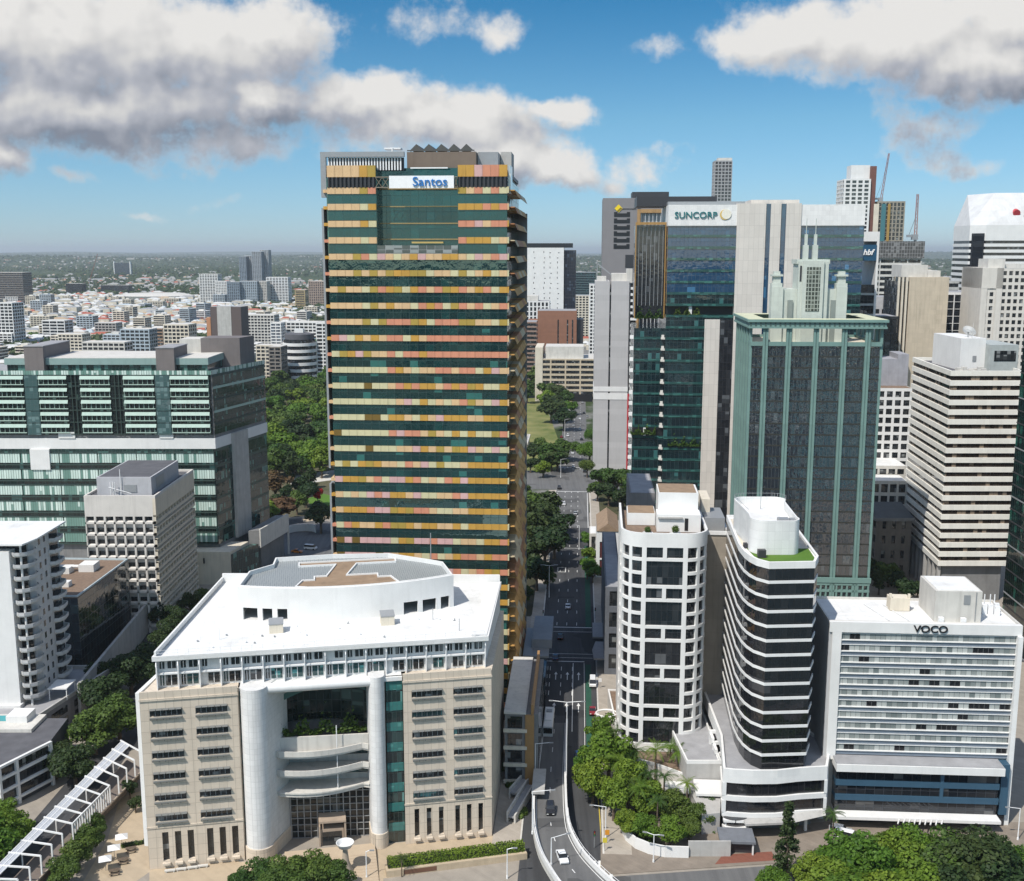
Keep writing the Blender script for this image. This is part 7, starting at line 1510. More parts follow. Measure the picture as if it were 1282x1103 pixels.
# ------------------------------------------------------------ trees: tapered trunk, limbs, crown of many small leaf faces in clumps
def leaf_face(b, c, nrm, s, rnd):
    e = nrm.orthogonal().normalized(); a = rnd.uniform(0, 6.28); f = nrm.cross(e); u = (e*math.cos(a)+f*math.sin(a))*s; v = (f*math.cos(a)-e*math.sin(a))*s*.62
    b.poly([c-u, c-v*.9, c+u, c+v])
def tree_mesh(seed, h, rad, nl, ls, shape='round', clumps=16, thr=.34):
    """trunk mesh and crown mesh of one broadleaf tree, height h, crown radius rad"""
    r = random.Random(seed); T = MB(); C = MB(); cz = h*(.62 if shape != 'spread' else .74); rz = h*.40 if shape != 'spread' else h*.24
    if shape == 'tall': cz, rz = h*.54, h*.46
    T.tube((0, 0, 0), (0, 0, h*thr), rad*.085, 7, r2=rad*.06); cl = []
    for i in range(clumps):
        d = Vector((r.gauss(0, 1), r.gauss(0, 1), r.gauss(.15, .8))).normalized(); q = r.uniform(.45, .80)
        c = Vector((d.x*rad*q, d.y*rad*q, cz+d.z*rz*q)); cl.append((c, rad*r.uniform(.26, .44)))
        T.tube((0, 0, h*thr*r.uniform(.75, 1)), tuple(c*.96), rad*.032, 5, r2=rad*.010)
    cl.append((Vector((0, 0, cz+rz*.15)), rad*.5))
    tot = sum(q*q for _, q in cl)
    for c, q in cl:
        sq = r.uniform(.65, .9)
        for i in range(int(nl*q*q/tot)):
            d = Vector((r.gauss(0, 1), r.gauss(0, 1), r.gauss(.25, 1))).normalized(); p = c+Vector((d.x, d.y, d.z*sq))*q*(1-abs(r.gauss(0, .22)))
            n = (d+Vector((r.gauss(0, .5), r.gauss(0, .5), r.gauss(.35, .5)))).normalized(); leaf_face(C, p, n, ls*r.uniform(.6, 1.25), r)
    return T.mesh('trunk', M['trunk']), C.mesh('crown', M['leaf'])
def conifer_mesh(seed, h, rad, nl, ls):
    r = random.Random(seed); T = MB(); C = MB(); T.tube((0, 0, 0), (0, 0, h*.97), rad*.10, 7, r2=.05)
    tiers = 15
    for k in range(tiers):
        z = h*(.10+.88*k/tiers); rr_ = rad*(1-.88*k/tiers)*r.uniform(.8, 1.1)
        for j in range(7):
            a = r.uniform(0, 6.28); tip = Vector((math.cos(a)*rr_, math.sin(a)*rr_, z-rr_*.12)); T.tube((0, 0, z), tuple(tip), .06, 4, r2=.02)
            for i in range(nl//(tiers*7)):
                f = r.uniform(.25, 1.05); p = Vector((0, 0, z)).lerp(tip, f)+Vector((r.gauss(0, .3), r.gauss(0, .3), r.gauss(.12, .28)))*rad*.22; leaf_face(C, p, Vector((r.gauss(0, .6), r.gauss(0, .6), 1)).normalized(), ls*r.uniform(.6, 1.2), r)
    return T.mesh('trunk', M['trunk']), C.mesh('crown', M['leaf_dark'])
def palm_mesh(seed, h, rad):
    r = random.Random(seed); T = MB(); C = MB(); T.tube((0, 0, 0), (.15, 0, h), .24, 8, r2=.16)
    for k in range(20):
        a = k*2.4+r.uniform(-.2, .2); el = r.uniform(-.1, .95); p = Vector((.15, 0, h)); d = Vector((math.cos(a)*math.cos(el), math.sin(a)*math.cos(el), math.sin(el))); side = Vector((-math.sin(a), math.cos(a), 0)); st = rad/9
        for i in range(9):
            q = p+d*st; d = (d+Vector((0, 0, -.16))).normalized(); wd = .62*(1-abs(i-3.5)/7)
            for s in (-1, 1):
                for m in (0, .5): o = p.lerp(q, m); C.poly([o, o+d*st*.35, o+side*s*wd+d*st*.5-Vector((0, 0, .28))])
            p = q
    return T.mesh('trunk', M['trunk']), C.mesh('crown', M['leaf'])
def shrub_mesh(seed, rad, h, nl, ls):
    r = random.Random(seed); C = MB()
    for i in range(nl):
        d = Vector((r.gauss(0, 1), r.gauss(0, 1), abs(r.gauss(0, 1)))).normalized(); q = .75+.25*math.sin(d.x*5+seed)*math.cos(d.y*4); p = Vector((d.x*rad, d.y*rad, d.z*h))*q*(1-abs(r.gauss(0, .15))); leaf_face(C, p, (d+Vector((0, 0, .4))).normalized(), ls*r.uniform(.6, 1.2), r)
    return C.mesh('shrub', M['leaf'])
PROTO = {'near': [tree_mesh(s, 10, 5.0, 4600, .36, 'round', 19) for s in (1, 2, 3)], 'spread': [tree_mesh(s, 10, 7.5, 5200, .40, 'spread', 22, .5) for s in (4, 5)], 'mid': [tree_mesh(s, 10, 4.8, 1500, .56, 'round', 15) for s in (6, 7, 8, 9)], 'tall': [tree_mesh(s, 14, 4.0, 1500, .55, 'tall', 16) for s in (10, 11)], 'far': [tree_mesh(s, 10, 6.0, 260, 1.35, 'round', 9) for s in (12, 13, 14)],
         'conifer': [conifer_mesh(15, 16, 3.6, 5200, .34), conifer_mesh(16, 16, 3.4, 5200, .34)], 'palm': [palm_mesh(17, 8, 3.4), palm_mesh(18, 8, 3.2)]}
_recol = {}
def recolour(me, m):
    k = (me.name, m.name)
    if k not in _recol: c = me.copy(); c.materials.clear(); c.materials.append(m); _recol[k] = c
    return _recol[k]
tr = random.Random(21)
def tree(kind, x, y, h, label, name='tree', mat_=None, group=None, z=0, wide=1.0, cat='tree'):
    tm, cm = tr.choice(PROTO[kind]); base = {'conifer': 16, 'palm': 8, 'tall': 14}.get(kind, 10); s = h/base
    t = thing(name, label, cat, (x, y, z), tr.uniform(0, 360), group); t.scale = (s*wide, s*wide, s)
    for nm, me in (('trunk', tm), ('crown', recolour(cm, mat_) if mat_ else cm)): o = bpy.data.objects.new(nm, me); COL.objects.link(o); o.parent = t
    return t
B_, D_, L_ = M['leaf_bright'], M['leaf_dark'], M['leaf']
# the bright clump right of the ramp, placed by where each trunk meets the ground
g1 = 'bright green trees beside the flyover ramp'
for (u, v, h, w) in ((742, 1010, 11, .85), (762, 985, 13, 1.0), (768, 1028, 10, .9), (752, 950, 11, .8), (790, 1008, 10, .9), (735, 982, 9, .8)):
    tree('near', *G(u, v), h, 'bright green leafy tree in the clump beside the flyover ramp', 'street_tree', B_, g1, wide=w)
for (u, v, h, w, m) in ((805, 1056, 6.5, 1, B_), (838, 1062, 6.5, 1.1, B_), (862, 1055, 5.5, 1, L_), (783, 1050, 6.5, .9, B_)):
    tree('near', *G(u, v), h, 'small garden tree behind the curved white wall', 'garden_tree', m, 'small trees behind the curved white wall', wide=w)
for (u, v, h) in ((795, 985, 9), (812, 1012, 8.5), (830, 1015, 8), (786, 1020, 8), (822, 1040, 7), (770, 955, 8)):
    tree('palm', *G(u, v), h, 'feathery palm in the garden below the round-fronted tower', 'palm_tree', L_, 'palms below the round-fronted tower')
for (u, v, h) in ((848, 985, 8.5), (860, 1018, 7), (800, 1030, 8), (776, 1000, 9), (838, 975, 8), (820, 985, 9)): tree('palm', *G(u, v), h, 'feathery palm in the garden below the round-fronted tower', 'palm_tree', B_, 'palms below the round-fronted tower')
for (u, v, h, w, m) in ((812, 1025, 8, 1.1, B_), (846, 1030, 7, 1.1, L_), (872, 1040, 6, 1.1, L_), (885, 1022, 5, 1, L_)): tree('near', *G(u, v), h, 'small garden tree behind the curved white wall', 'garden_tree', m, 'small trees behind the curved white wall', wide=w)
tree('palm', *G(1042, 1055), 6.5, 'single palm in front of the hotel driveway', 'palm_tree', L_)
tree('conifer', *G(984, 1103), 17, 'tall dark conifer standing in front of the hotel podium', 'conifer_tree', D_, wide=.8)
g2 = 'dense green trees along the bottom right'
for (u, v, h, w, m) in ((1040, 1145, 10, 1.1, B_), (1085, 1122, 12, 1.15, B_), (1055, 1118, 11, 1.1, B_), (1110, 1100, 9, 1.1, B_), (1065, 1170, 11, 1.2, B_), (1128, 1110, 10.5, 1.1, B_), (1150, 1150, 11, 1.2, B_), (1180, 1118, 12, 1.1, L_), (1140, 1100, 10, 1.1, B_), (1020, 1125, 8.5, 1.0, B_), (1110, 1165, 10, 1.2, B_)):
    tree('near', *G(u, v), h, 'bright broadleaf tree in the dense row along the bottom right', 'park_tree', m, g2, wide=w)
for (u, v, h, w) in ((1215, 1130, 13, 1.25), (1235, 1110, 11, 1.2), (1250, 1140, 11.5, 1.25), (1190, 1165, 11, 1.2)):
    tree('near', *G(u, v), h, 'dark green broadleaf tree near the bottom right corner', 'park_tree', D_, 'dark trees near the bottom right corner', wide=w)
tree('near', *G(1278, 1120), 9.5, 'bright tree cut by the right edge at the bottom', 'park_tree', B_, wide=1.1)
tree('near', *G(965, 1130), 7, 'small bright tree at the foot of the tall conifer', 'park_tree', B_)
# in front of the courts
for (u, v, h, w) in ((330, 1110, 5.5, 1.5), (365, 1118, 7, 1.4), (398, 1112, 7, 1.3), (425, 1118, 6, 1.2), (300, 1122, 5, 1.3), (352, 1132, 7, 1.5)):
    tree('near', *G(u, v), h, 'spreading dark leafy tree in front of the left court column', 'plaza_tree', L_, 'trees in front of the left court column', wide=w)
tree('palm', *G(503, 1098), 4.2, 'low spiky palm at the corner of the clipped hedge', 'palm_tree', D_)
# left street: extra dark-leaved trees added to make it read as shaded
gl_ = 'trees in the shaded left street'
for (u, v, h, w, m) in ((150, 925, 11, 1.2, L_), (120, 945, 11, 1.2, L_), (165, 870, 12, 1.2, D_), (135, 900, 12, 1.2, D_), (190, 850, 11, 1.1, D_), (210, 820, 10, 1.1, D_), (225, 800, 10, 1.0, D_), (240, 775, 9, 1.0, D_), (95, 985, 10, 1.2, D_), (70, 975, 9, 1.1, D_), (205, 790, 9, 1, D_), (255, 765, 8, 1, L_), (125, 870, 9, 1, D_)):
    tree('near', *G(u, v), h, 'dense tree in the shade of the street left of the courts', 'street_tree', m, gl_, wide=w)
for (u, v, h, w) in ((2, 1075, 10, 1.1), (-15, 1095, 11, 1.2), (8, 1050, 8, 1)):
    tree('near', *G(u, v), h, 'bright tree at the left edge below the white framed building', 'street_tree', B_, 'bright trees at the lower left edge', wide=w)
for (u, v, h, w) in ((80, 1115, 7, 1.0), (98, 1092, 7, 1.0), (112, 1070, 6.5, .9), (122, 1050, 5.5, .9)):
    tree('near', *G(u, v), h, 'leafy tree in the row under the raised walkway', 'plaza_tree', L_, 'row of trees beside the raised walkway', wide=w)
for (u, v, h, m) in ((163, 1000, 5, D_), (170, 1018, 4, D_)): tree('mid', *G(u, v), h, 'small dark tree in the planted bed by the left court wing', 'plaza_tree', m, 'small trees by the left court wing')
# park between the green building and the banded tower
gp = 'park trees between the green building and the banded tower'
pk = random.Random(31); pts = []
while len(pts) < 175:
    Y = pk.uniform(560, 1080); u = pk.uniform(326, 424) if len(pts) < 95 else pk.uniform(424, 610); X = (u-641)/1380*Y*1.0
    if all(math.hypot(X-a, Y-b) > 7.5 for a, b in pts): pts.append((X, Y))
for X, Y in pts: tree('mid', X, Y, pk.uniform(13, 21), 'tall leafy tree in the park behind the green glass building', 'park_tree', pk.choice((L_, L_, B_, D_)), gp, wide=pk.uniform(.9, 1.2))
for (u, v, h, m, w, lb) in ((352, 655, 13, M['leaf_rust'], 1.6, 'rusty brown spreading tree beside the small white park structure'), (345, 625, 14, M['leaf_rust'], 1.3, 'rusty brown tree behind its wider neighbour in the park'), (402, 668, 15, D_, 1.0, 'dark dense tree close to the left foot of the banded tower'), (398, 632, 9, M['leaf_red'], .6, 'small red flowering tree by the park lawn'), (336, 662, 13, B_, 1.3, 'bright yellow-green tree at the corner of the green glass building'), (366, 610, 18, D_, .7, 'tall dark pine in the middle of the park')):
    tree('mid', *G(u, v), h, lb, 'park_tree', m, wide=w)
for (u, v) in ((350, 600), (358, 628), (375, 622), (384, 636), (340, 588), (372, 645), (388, 612), (360, 590), (346, 640)): tree('mid', *G(u, v), pk.uniform(8, 15), 'green tree among the open park paths', 'park_tree', pk.choice((D_, L_, D_)), 'trees along the open park paths')
# right of the banded tower, along the street
gs = 'street trees left of the roadway'
for (u, v, h, m, w) in ((655, 470, 22, L_, 1), (668, 490, 21, L_, 1.1), (682, 500, 20, D_, 1.1), (700, 508, 19, D_, 1.1), (690, 530, 19, D_, 1.2), (706, 540, 17, D_, 1.1), (675, 480, 20, L_, 1), (648, 485, 22, B_, 1), (715, 520, 12, B_, 1), (668, 580, 12, D_, 1.1), (690, 590, 15, L_, 1.4), (707, 578, 14, L_, 1.3), (680, 598, 9, B_, 1.3), (712, 500, 15, D_, 1), (660, 505, 16, L_, 1), (656, 498, 17, L_, 1.2), (676, 496, 18, L_, 1.3), (690, 505, 18, L_, 1.2), (696, 518, 16, D_, 1.2), (684, 515, 17, B_, 1.2), (700, 528, 15, L_, 1.2), (710, 512, 14, L_, 1.1), (664, 478, 20, L_, 1.2), (700, 498, 17, D_, 1.1), (652, 478, 20, D_, 1.2), (698, 590, 13, D_, 1.4), (678, 570, 11, L_, 1.2), (664, 592, 9, D_, 1.2)):
    tree('mid', *G(u, v), h, 'leafy tree on the left side of the street beyond the banded tower', 'street_tree', m, gs, wide=w)
g3 = 'dark trees in the shadow beside the banded tower'
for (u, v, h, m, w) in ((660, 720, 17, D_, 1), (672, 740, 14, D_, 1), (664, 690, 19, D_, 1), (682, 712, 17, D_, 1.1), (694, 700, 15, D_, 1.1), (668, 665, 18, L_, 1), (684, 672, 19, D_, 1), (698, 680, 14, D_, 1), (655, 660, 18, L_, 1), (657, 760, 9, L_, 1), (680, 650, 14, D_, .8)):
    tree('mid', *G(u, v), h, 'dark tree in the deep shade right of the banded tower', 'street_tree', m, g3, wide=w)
tree('mid', *G(685, 738), 8, 'lone lit tree by the lamp at the intersection corner', 'street_tree', L_)
for (u, v, h, m, w) in ((738, 582, 12, B_, 1.5), (742, 560, 11, B_, 1.2), (735, 598, 9, L_, 1.2)): tree('spread', *G(u, v), h, 'spreading bright tree at the kerb in front of the slim grey tower', 'street_tree', m, 'spreading trees before the slim grey tower', wide=.6*w)
for (u, v, h, m) in ((755, 618, 15, L_), (772, 622, 16, L_), (786, 625, 14, L_), (762, 634, 13, D_), (780, 640, 12, D_), (795, 632, 13, L_), (748, 628, 11, L_)): tree('mid', *G(u, v), h, 'leafy garden tree between the slim grey tower and the gabled shop', 'garden_tree', m, 'garden trees right of the street')
for (u, v, h) in ((737, 688, 8), (740, 708, 8), (735, 725, 9), (742, 730, 7)): tree('mid', *G(u, v), h, 'bright street tree in the row before the gabled shop', 'street_tree', B_, 'row of bright trees before the gabled shop')
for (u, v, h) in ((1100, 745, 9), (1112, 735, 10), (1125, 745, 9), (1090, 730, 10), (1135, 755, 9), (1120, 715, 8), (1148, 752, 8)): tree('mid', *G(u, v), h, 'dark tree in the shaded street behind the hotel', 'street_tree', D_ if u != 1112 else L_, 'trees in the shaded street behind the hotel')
tree('tall', *G(958, 475+30), 20, 'distant tree', 'park_tree', D_) if False else None
# suburb trees: the nearest ones one by one, the far wood as one mass
sp = 0
while sp < 285:
    Y = 620*((2300/620)**tr.random()); u = tr.uniform(-30, 415) if tr.random() < .9 else tr.uniform(655, 745)
    if u > 600 and Y < 1150: continue
    X = (u-641)/1380*Y; h = tr.uniform(7, 13)
    tree('far', X, Y, h, 'green suburban tree between the houses beyond the green glass building', 'suburb_tree', tr.choice((L_, D_, L_, B_)), 'trees between the suburban houses', wide=tr.uniform(.9, 1.4)); sp += 1
def far_wood():
    C = MB(); r = random.Random(77); n = 0
    while n < 31000:
        Y = 1000*((20000/1000)**(r.random()**.9)); u = r.uniform(-260, 1560); X = (u-641)/1380*Y
        if (u > 290 and Y < 1250) or (655 < u and Y < 1700): continue
        if math.sin(X/260+2)+math.sin(Y/330+X/500) < -.35 and Y < 6000: continue
        z = hill_h(X, Y) if Y > 4300 else 0; z = max(z, 0); s = r.uniform(4.5, 8.5)*(1 if Y < 4500 else 1.5); n += 1
        for k in range(5):
            d = Vector((r.gauss(0, 1), r.gauss(0, 1), abs(r.gauss(0, .8)))).normalized(); leaf_face(C, Vector((X, Y, z+s*.7))+Vector((d.x, d.y, d.z*.9))*s*.75, (d+Vector((0, -.4, .3))).normalized(), s*.9, r)
    o = C.build('distant_trees', M['leaf_dark']); tag(o, 'far woodland and garden trees running to the hills', 'woodland', kind='stuff')
far_wood()
# ------------------------------------------------------------ ground cover of the plazas, park and slopes
def gsheet(name, uv, z, m): sheet(name, [G(u, v) for u, v in uv], z, m)
sand = solid('sand_paving', (.46, .37, .26), .9, .12, .4, 0, panel=(.9, .9), joint=.88)
gsheet('plaza', [(187, 1092), (60, 1180), (95, 1120), (135, 1050), (150, 1000), (190, 985), (300, 1080), (470, 1058), (612, 1044), (662, 1030), (664, 1075), (480, 1100), (480, 1160), (187, 1160)], .03, sand)
gsheet('lawn', [(640, 590), (640, 500), (672, 498), (688, 520), (698, 548), (705, 575), (690, 597), (660, 600)], .04, M['grass'])
gsheet('park_ground', [(322, 650), (326, 440), (620, 440), (600, 600), (425, 650), (400, 645)], .05, groundmat('park_soil', (.05, .07, .025), (.16, .13, .09), .05, .95, .6))
gsheet('lawn', [(383, 625), (404, 618), (420, 622), (420, 640), (395, 640)], .07, M['lawn'])
gsheet('side_street', [(330, 700), (332, 655), (380, 648), (424, 655), (440, 690), (424, 720), (340, 740)], .06, M['asphalt_lt'])
gsheet('path', [(360, 597), (424, 588), (424, 600), (365, 608)], .08, M['concrete_lt']); gsheet('path', [(378, 648), (420, 642), (424, 646), (380, 654)], .08, sand)
gsheet('garden_bed', [(640, 770), (640, 640), (690, 640), (700, 690), (694, 735), (664, 772)], .035, groundmat('mulch', (.03, .035, .015), (.07, .06, .04), .2, .95))
gsheet('garden_bed', [(735, 640), (746, 600), (800, 610), (800, 645), (760, 655)], .035, groundmat('mulch', (.04, .05, .02), (.10, .09, .05), .2, .95))
# ------------------------------------------------------------ vehicles
tyre = plain('tyre', (.02, .02, .02), .9); lampm = plain('lamp_glass', (.7, .7, .66), .2); redm = plain('tail_lamp', (.4, .02, .02), .3)
cglass = plain('car_glass', (.015, .018, .02), .08, 0, .7)
def loft(secs, m=0):
    b = MB(); n = len(secs[0]); 
    for s in secs: b.v += s
    for i in range(len(secs)-1):
        for j in range(n): q = (j+1) % n; b.f.append((i*n+j, i*n+q, (i+1)*n+q, (i+1)*n+j)); b.m.append(m)
    b.f.append(tuple(reversed(range(n)))); b.m.append(m); k = (len(secs)-1)*n; b.f.append(tuple(k+i for i in range(n))); b.m.append(m); return b
def car(x, y, z, rz, paint, label, kind='sedan', name='parked_car', cat='car', group=None, detail=True):
    """front faces -Y of its own frame"""
    t = thing(name, label, cat, (x, y, z), rz, group); L, Wd, H = {'sedan': (4.6, 1.84, 1.45), 'suv': (4.7, 1.92, 1.75), 'van': (5.2, 2.0, 2.1)}[kind]
    pm = plain('paint', paint, .25, 0, .6); h = L/2; w = Wd/2; bl = .32*H/1.45; be = .62*H if kind != 'van' else 1.05
    prof = {'sedan': [(-h, .5, .72), (-h*.93, bl*.8, .76), (-h*.45, bl*.7, be), (h*.5, bl*.7, be+.06), (h*.92, bl*.8, be+.02), (h, .5, .8)], 'suv': [(-h, .5, .9), (-h*.93, .38, 1.0), (-h*.5, .34, be), (h*.6, .34, be+.05), (h*.96, .4, be+.02), (h, .5, 1.0)], 'van': [(-h, .45, .95), (-h*.95, .36, 1.05), (-h*.62, .34, 1.2), (h*.6, .34, 1.2), (h*.98, .38, 1.2), (h, .45, 1.1)]}[kind]
    def sec(y, z0, z1, ww): return [(-ww, y, z0), (ww, y, z0), (ww*1.02, y, (z0+z1)/2), (ww*.93, y, z1), (-ww*.93, y, z1), (-ww*1.02, y, (z0+z1)/2)]
    secs = [sec(y, a, b, w*(.86 if abs(y) > h*.97 else .97)) for y, a, b in prof]; loft(secs).build('body', pm, t, smooth=True)
    y0, y1, y2, y3 = {'sedan': (-h*.45, -h*.12, h*.36, h*.72), 'suv': (-h*.48, -h*.22, h*.72, h*.93), 'van': (-h*.8, -h*.5, h*.9, h*.97)}[kind]; zb = be-.02 if kind != 'van' else 1.15
    c = MB(); b0 = w*.90; b1 = w*.74; c.v = [(-b0, y0, zb), (b0, y0, zb), (b0, y3, zb), (-b0, y3, zb), (-b1, y1, H-.06), (b1, y1, H-.06), (b1, y2, H-.06), (-b1, y2, H-.06)]
    for q in ((0, 1, 5, 4), (1, 2, 6, 5), (2, 3, 7, 6), (3, 0, 4, 7), (4, 5, 6, 7)): c.f.append(q); c.m.append(0)
    c.build('window_glass', cglass, t); r = loft([[(-b1-.03, y1-.03, H-.07), (b1+.03, y1-.03, H-.07), (b1*.9, y1, H), (-b1*.9, y1, H)], [(-b1-.03, y2+.03, H-.07), (b1+.03, y2+.03, H-.07), (b1*.9, y2, H), (-b1*.9, y2, H)]]); r.build('car_roof', pm, t)
    for sx in (-1, 1):
        for yy in (-h*.62, h*.62): q = MB(); q.tube((sx*(w-.2), yy, .33), (sx*(w+.01), yy, .33), .33, 12); q.build('wheel', tyre, t)
        if detail:
            q = MB(); q.box(sx*w*.62-.2, sx*w*.62+.2, -h-.02, -h+.14, .58, .74); q.build('headlight', lampm, t); q = MB(); q.box(sx*w*.66-.18, sx*w*.66+.18, h-.14, h+.02, .62, .78); q.build('tail_light', redm, t)
            q = MB(); q.box(sx*(w+.02)-.1, sx*(w+.02)+.1, y0+.25, y0+.4, be+.02, be+.16); q.build('mirror', pm, t)
    return t
WHT, BLK, SIL, BLU, REDC, ORG = (.75, .75, .75), (.02, .02, .022), (.35, .36, .37), (.02, .045, .11), (.22, .02, .02), (.5, .16, .02)
def rp(u, v): z = ramp_z(v)+.03; return (*G(u, v, z), z)
p0, p1 = rp(704, 1076), rp(689, 1016)
def heading(a, b): return math.degrees(math.atan2(b[0]-a[0], -(b[1]-a[1])))
car(*p0, heading(rp(712, 1092), rp(698, 1062))+180, WHT, 'white sedan driving along the curve of the flyover ramp', 'sedan', 'driving_car')
car(*p1, heading(rp(690, 1030), rp(689, 995))+180, BLK, 'black sport utility car on the flyover ramp behind the bus', 'suv', 'driving_car')
cars = [(695.4, 825, BLU, 'dark blue car waiting in the lane before the intersection', 'sedan'), (701.4, 799, BLK, 'black car crossing the intersection', 'sedan'), (711, 761, WHT, 'white car just beyond the intersection', 'sedan'), (706, 632, WHT, 'white car in the sunlit lanes below the far crossing', 'sedan'), (720.4, 644, SIL, 'silver car alone in the sunlit middle lane', 'sedan'), (700, 612, BLK, 'black car turning at the far crossing', 'suv'), (718, 585, WHT, 'white car beyond the far crossing, nearest to it', 'sedan'), (732, 591, BLK, 'dark car under the kerb tree at the far crossing', 'sedan')]
for u, v, c, lb, k in cars: x, y = G(u, v); car(x, y, .06, -3.5+180, c, lb, k, 'driving_car', detail=v > 700)
x, y = G(742, 858); car(x, y, .17, -3.5, WHT, 'white van parked at the kerb right of the cycle lane', 'van', 'parked_van', 'van')
x, y = G(742, 893); car(x, y, .17, -3.5, REDC, 'dark red car parked in the shade by the round-fronted tower', 'sedan')
x, y = G(724, 949); car(x, y, .07, -3.5, BLU, 'blue car on the lower road beside the ramp wall', 'sedan', 'driving_car')
x, y = G(112, 966); car(x, y, .07, -32, BLK, 'black car in the shaded street beside the raised walkway', 'suv')
x, y = G(372, 692); car(x, y, .08, 80, ORG, 'orange taxi at the corner by the stone box', 'sedan', 'driving_car'); x, y = G(389, 688); car(x, y, .08, 76, WHT, 'white van following the orange taxi', 'van', 'driving_van', 'van')
x, y = G(1060, 1052); car(x, y, .16, 62, WHT, 'white van parked on the hotel driveway', 'van', 'parked_van', 'van'); x, y = G(1052, 1044); car(x, y, .16, 72, SIL, 'silver car half hidden behind the white hotel van', 'suv')
cr = random.Random(9)
fc = [(717, 568, WHT), (726, 569, SIL), (726, 538, WHT), (711, 546, WHT), (718, 534, SIL), (726, 525, WHT), (731, 518, BLK), (735, 522, SIL), (703, 548, REDC), (728, 551, BLK), (722, 508, WHT), (729, 505, SIL), (734, 500, WHT), (720, 516, BLK)]
for u, v, c in fc: x, y = G(u, v); car(x, y, .07, -3.5+180, c, 'small car in the queue far up the street toward the car park', 'sedan', 'driving_car', group='cars queuing far up the street', detail=False)
def bus(x, y, z, rz, lb):
    t = thing('city_bus', lb, 'bus', (x, y, z), rz); b = loft([[(-1.25, -6, .35), (1.25, -6, .35), (1.25, -6, 2.7), (1.1, -6, 3.0), (-1.1, -6, 3.0), (-1.25, -6, 2.7)], [(-1.27, 6, .35), (1.27, 6, .35), (1.27, 6, 2.7), (1.1, 6, 3.05), (-1.1, 6, 3.05), (-1.27, 6, 2.7)]]); b.build('body', plain('bus_white', (.68, .68, .66), .35), t)
    for s in (-1, 1): g = MB(); g.box(s*1.27-.03, s*1.27+.03, -5.2, 5.4, 1.45, 2.45); g.build('side_window', cglass, t)
    g = MB(); g.box(-1.1, 1.1, -6.05, -5.98, 1.2, 2.6); g.build('windscreen', cglass, t); g = MB(); g.box(-1.05, 1.05, 5.98, 6.05, 1.5, 2.4); g.build('rear_window', cglass, t); g = MB(); g.box(-.8, .8, -2.5, 1.5, 3.03, 3.3); g.build('roof_unit', M['white_metal'], t); g = MB(); g.box(-.7, .7, 2.6, 4.2, 3.04, 3.25); g.build('roof_hatch', M['grey_metal'], t)
    for s in (-1, 1):
        for yy in (-3.8, 3.6): g = MB(); g.tube((s*1.05, yy, .5), (s*1.3, yy, .5), .5, 14); g.build('wheel', tyre, t)
    for s in (-.8, .8): g = MB(); g.box(s-.2, s+.2, -6.04, -5.98, .6, .85); g.build('headlight', lampm, t); g = MB(); g.box(s-.2, s+.2, 5.98, 6.06, .9, 1.3); g.build('tail_light', redm, t)
bus(*G(687, 912), .2, -4.5, 'white city bus coming up to the flyover ramp')
# ------------------------------------------------------------ street lamps and signals
def lamp(u, v, vt, arms, label, z0=None, zs=0, name='street_lamp'):
    x, y = G(u, v, zs); H = ZT(u, vt, y)-zs; t = thing(name, label, 'lamp', (x, y, zs)); b = MB(); b.tube((0, 0, 0), (0, 0, H), .13, 8, r2=.08); b.tube((0, 0, 0), (0, 0, .6), .2, 8); b.build('pole', M['white_metal'], t)
    for dx, dy in arms:
        a = MB(); a.tube((0, 0, H-.05), (dx*.9, dy*.9, H+.25), .07, 6); a.build('arm', M['white_metal'], t); h = MB(); d = Vector((dx, dy, 0)).normalized(); p = Vector((dx*.88, dy*.88, H+.25)); s = Vector((-d.y, d.x, 0))*.16; h.prism([(p+s)[:2], (p-s)[:2], (p-s+d*.9)[:2], (p+s+d*.9)[:2]], H+.14, H+.32); h.build('lamp_head', M['grey_metal'], t)
lamp(709, 985, 879, [(-3.6, .3), (3.6, -.2)], 'tall twin-arm street lamp at the head of the ramp wall')
lamp(670, 985, 931, [(3.6, 0)], 'white single-arm lamp on the left ramp wall near the bus'); lamp(666.5, 1044, 991, [(4.2, .2)], 'white lamp with bent arm on the left ramp parapet', zs=3.4); lamp(690, 1084, 1049, [(3.2, 1.2)], 'white lamp leaning over the white car on the ramp', zs=4.6)
lamp(758, 1050, 1010, [(-2.8, .2)], 'curved arm lamp on the corner pavement under the bright trees'); lamp(687.5, 748, 708, [(-2.4, 0), (2.4, 0)], 'twin-arm lamp at the intersection beside the lone lit tree'); lamp(818, 1080, 1045, [(-1.5, .5), (1.2, -.5)], 'lamp post on the corner pavement below the curved white wall')
lamp(707, 548, 525, [(3, 0)], 'tall lamp far up the left kerb of the street'); lamp(702, 598, 575, [(2.5, 0)], 'lamp by the far crossing on the left kerb'); lamp(725, 688, 658, [(-1.6, 0)], 'slender lamp on the right kerb at the edge of the shadow'); lamp(1274, 1052, 1012, [(-2.5, 0)], 'white lamp at the right edge by the hotel corner'); lamp(635, 1100, 1063, [(1.2, 0)], 'slim lamp standing by the clipped hedge'); lamp(459, 1100, 1066, [(0.8, 0)], 'slim lamp beside the court steps')
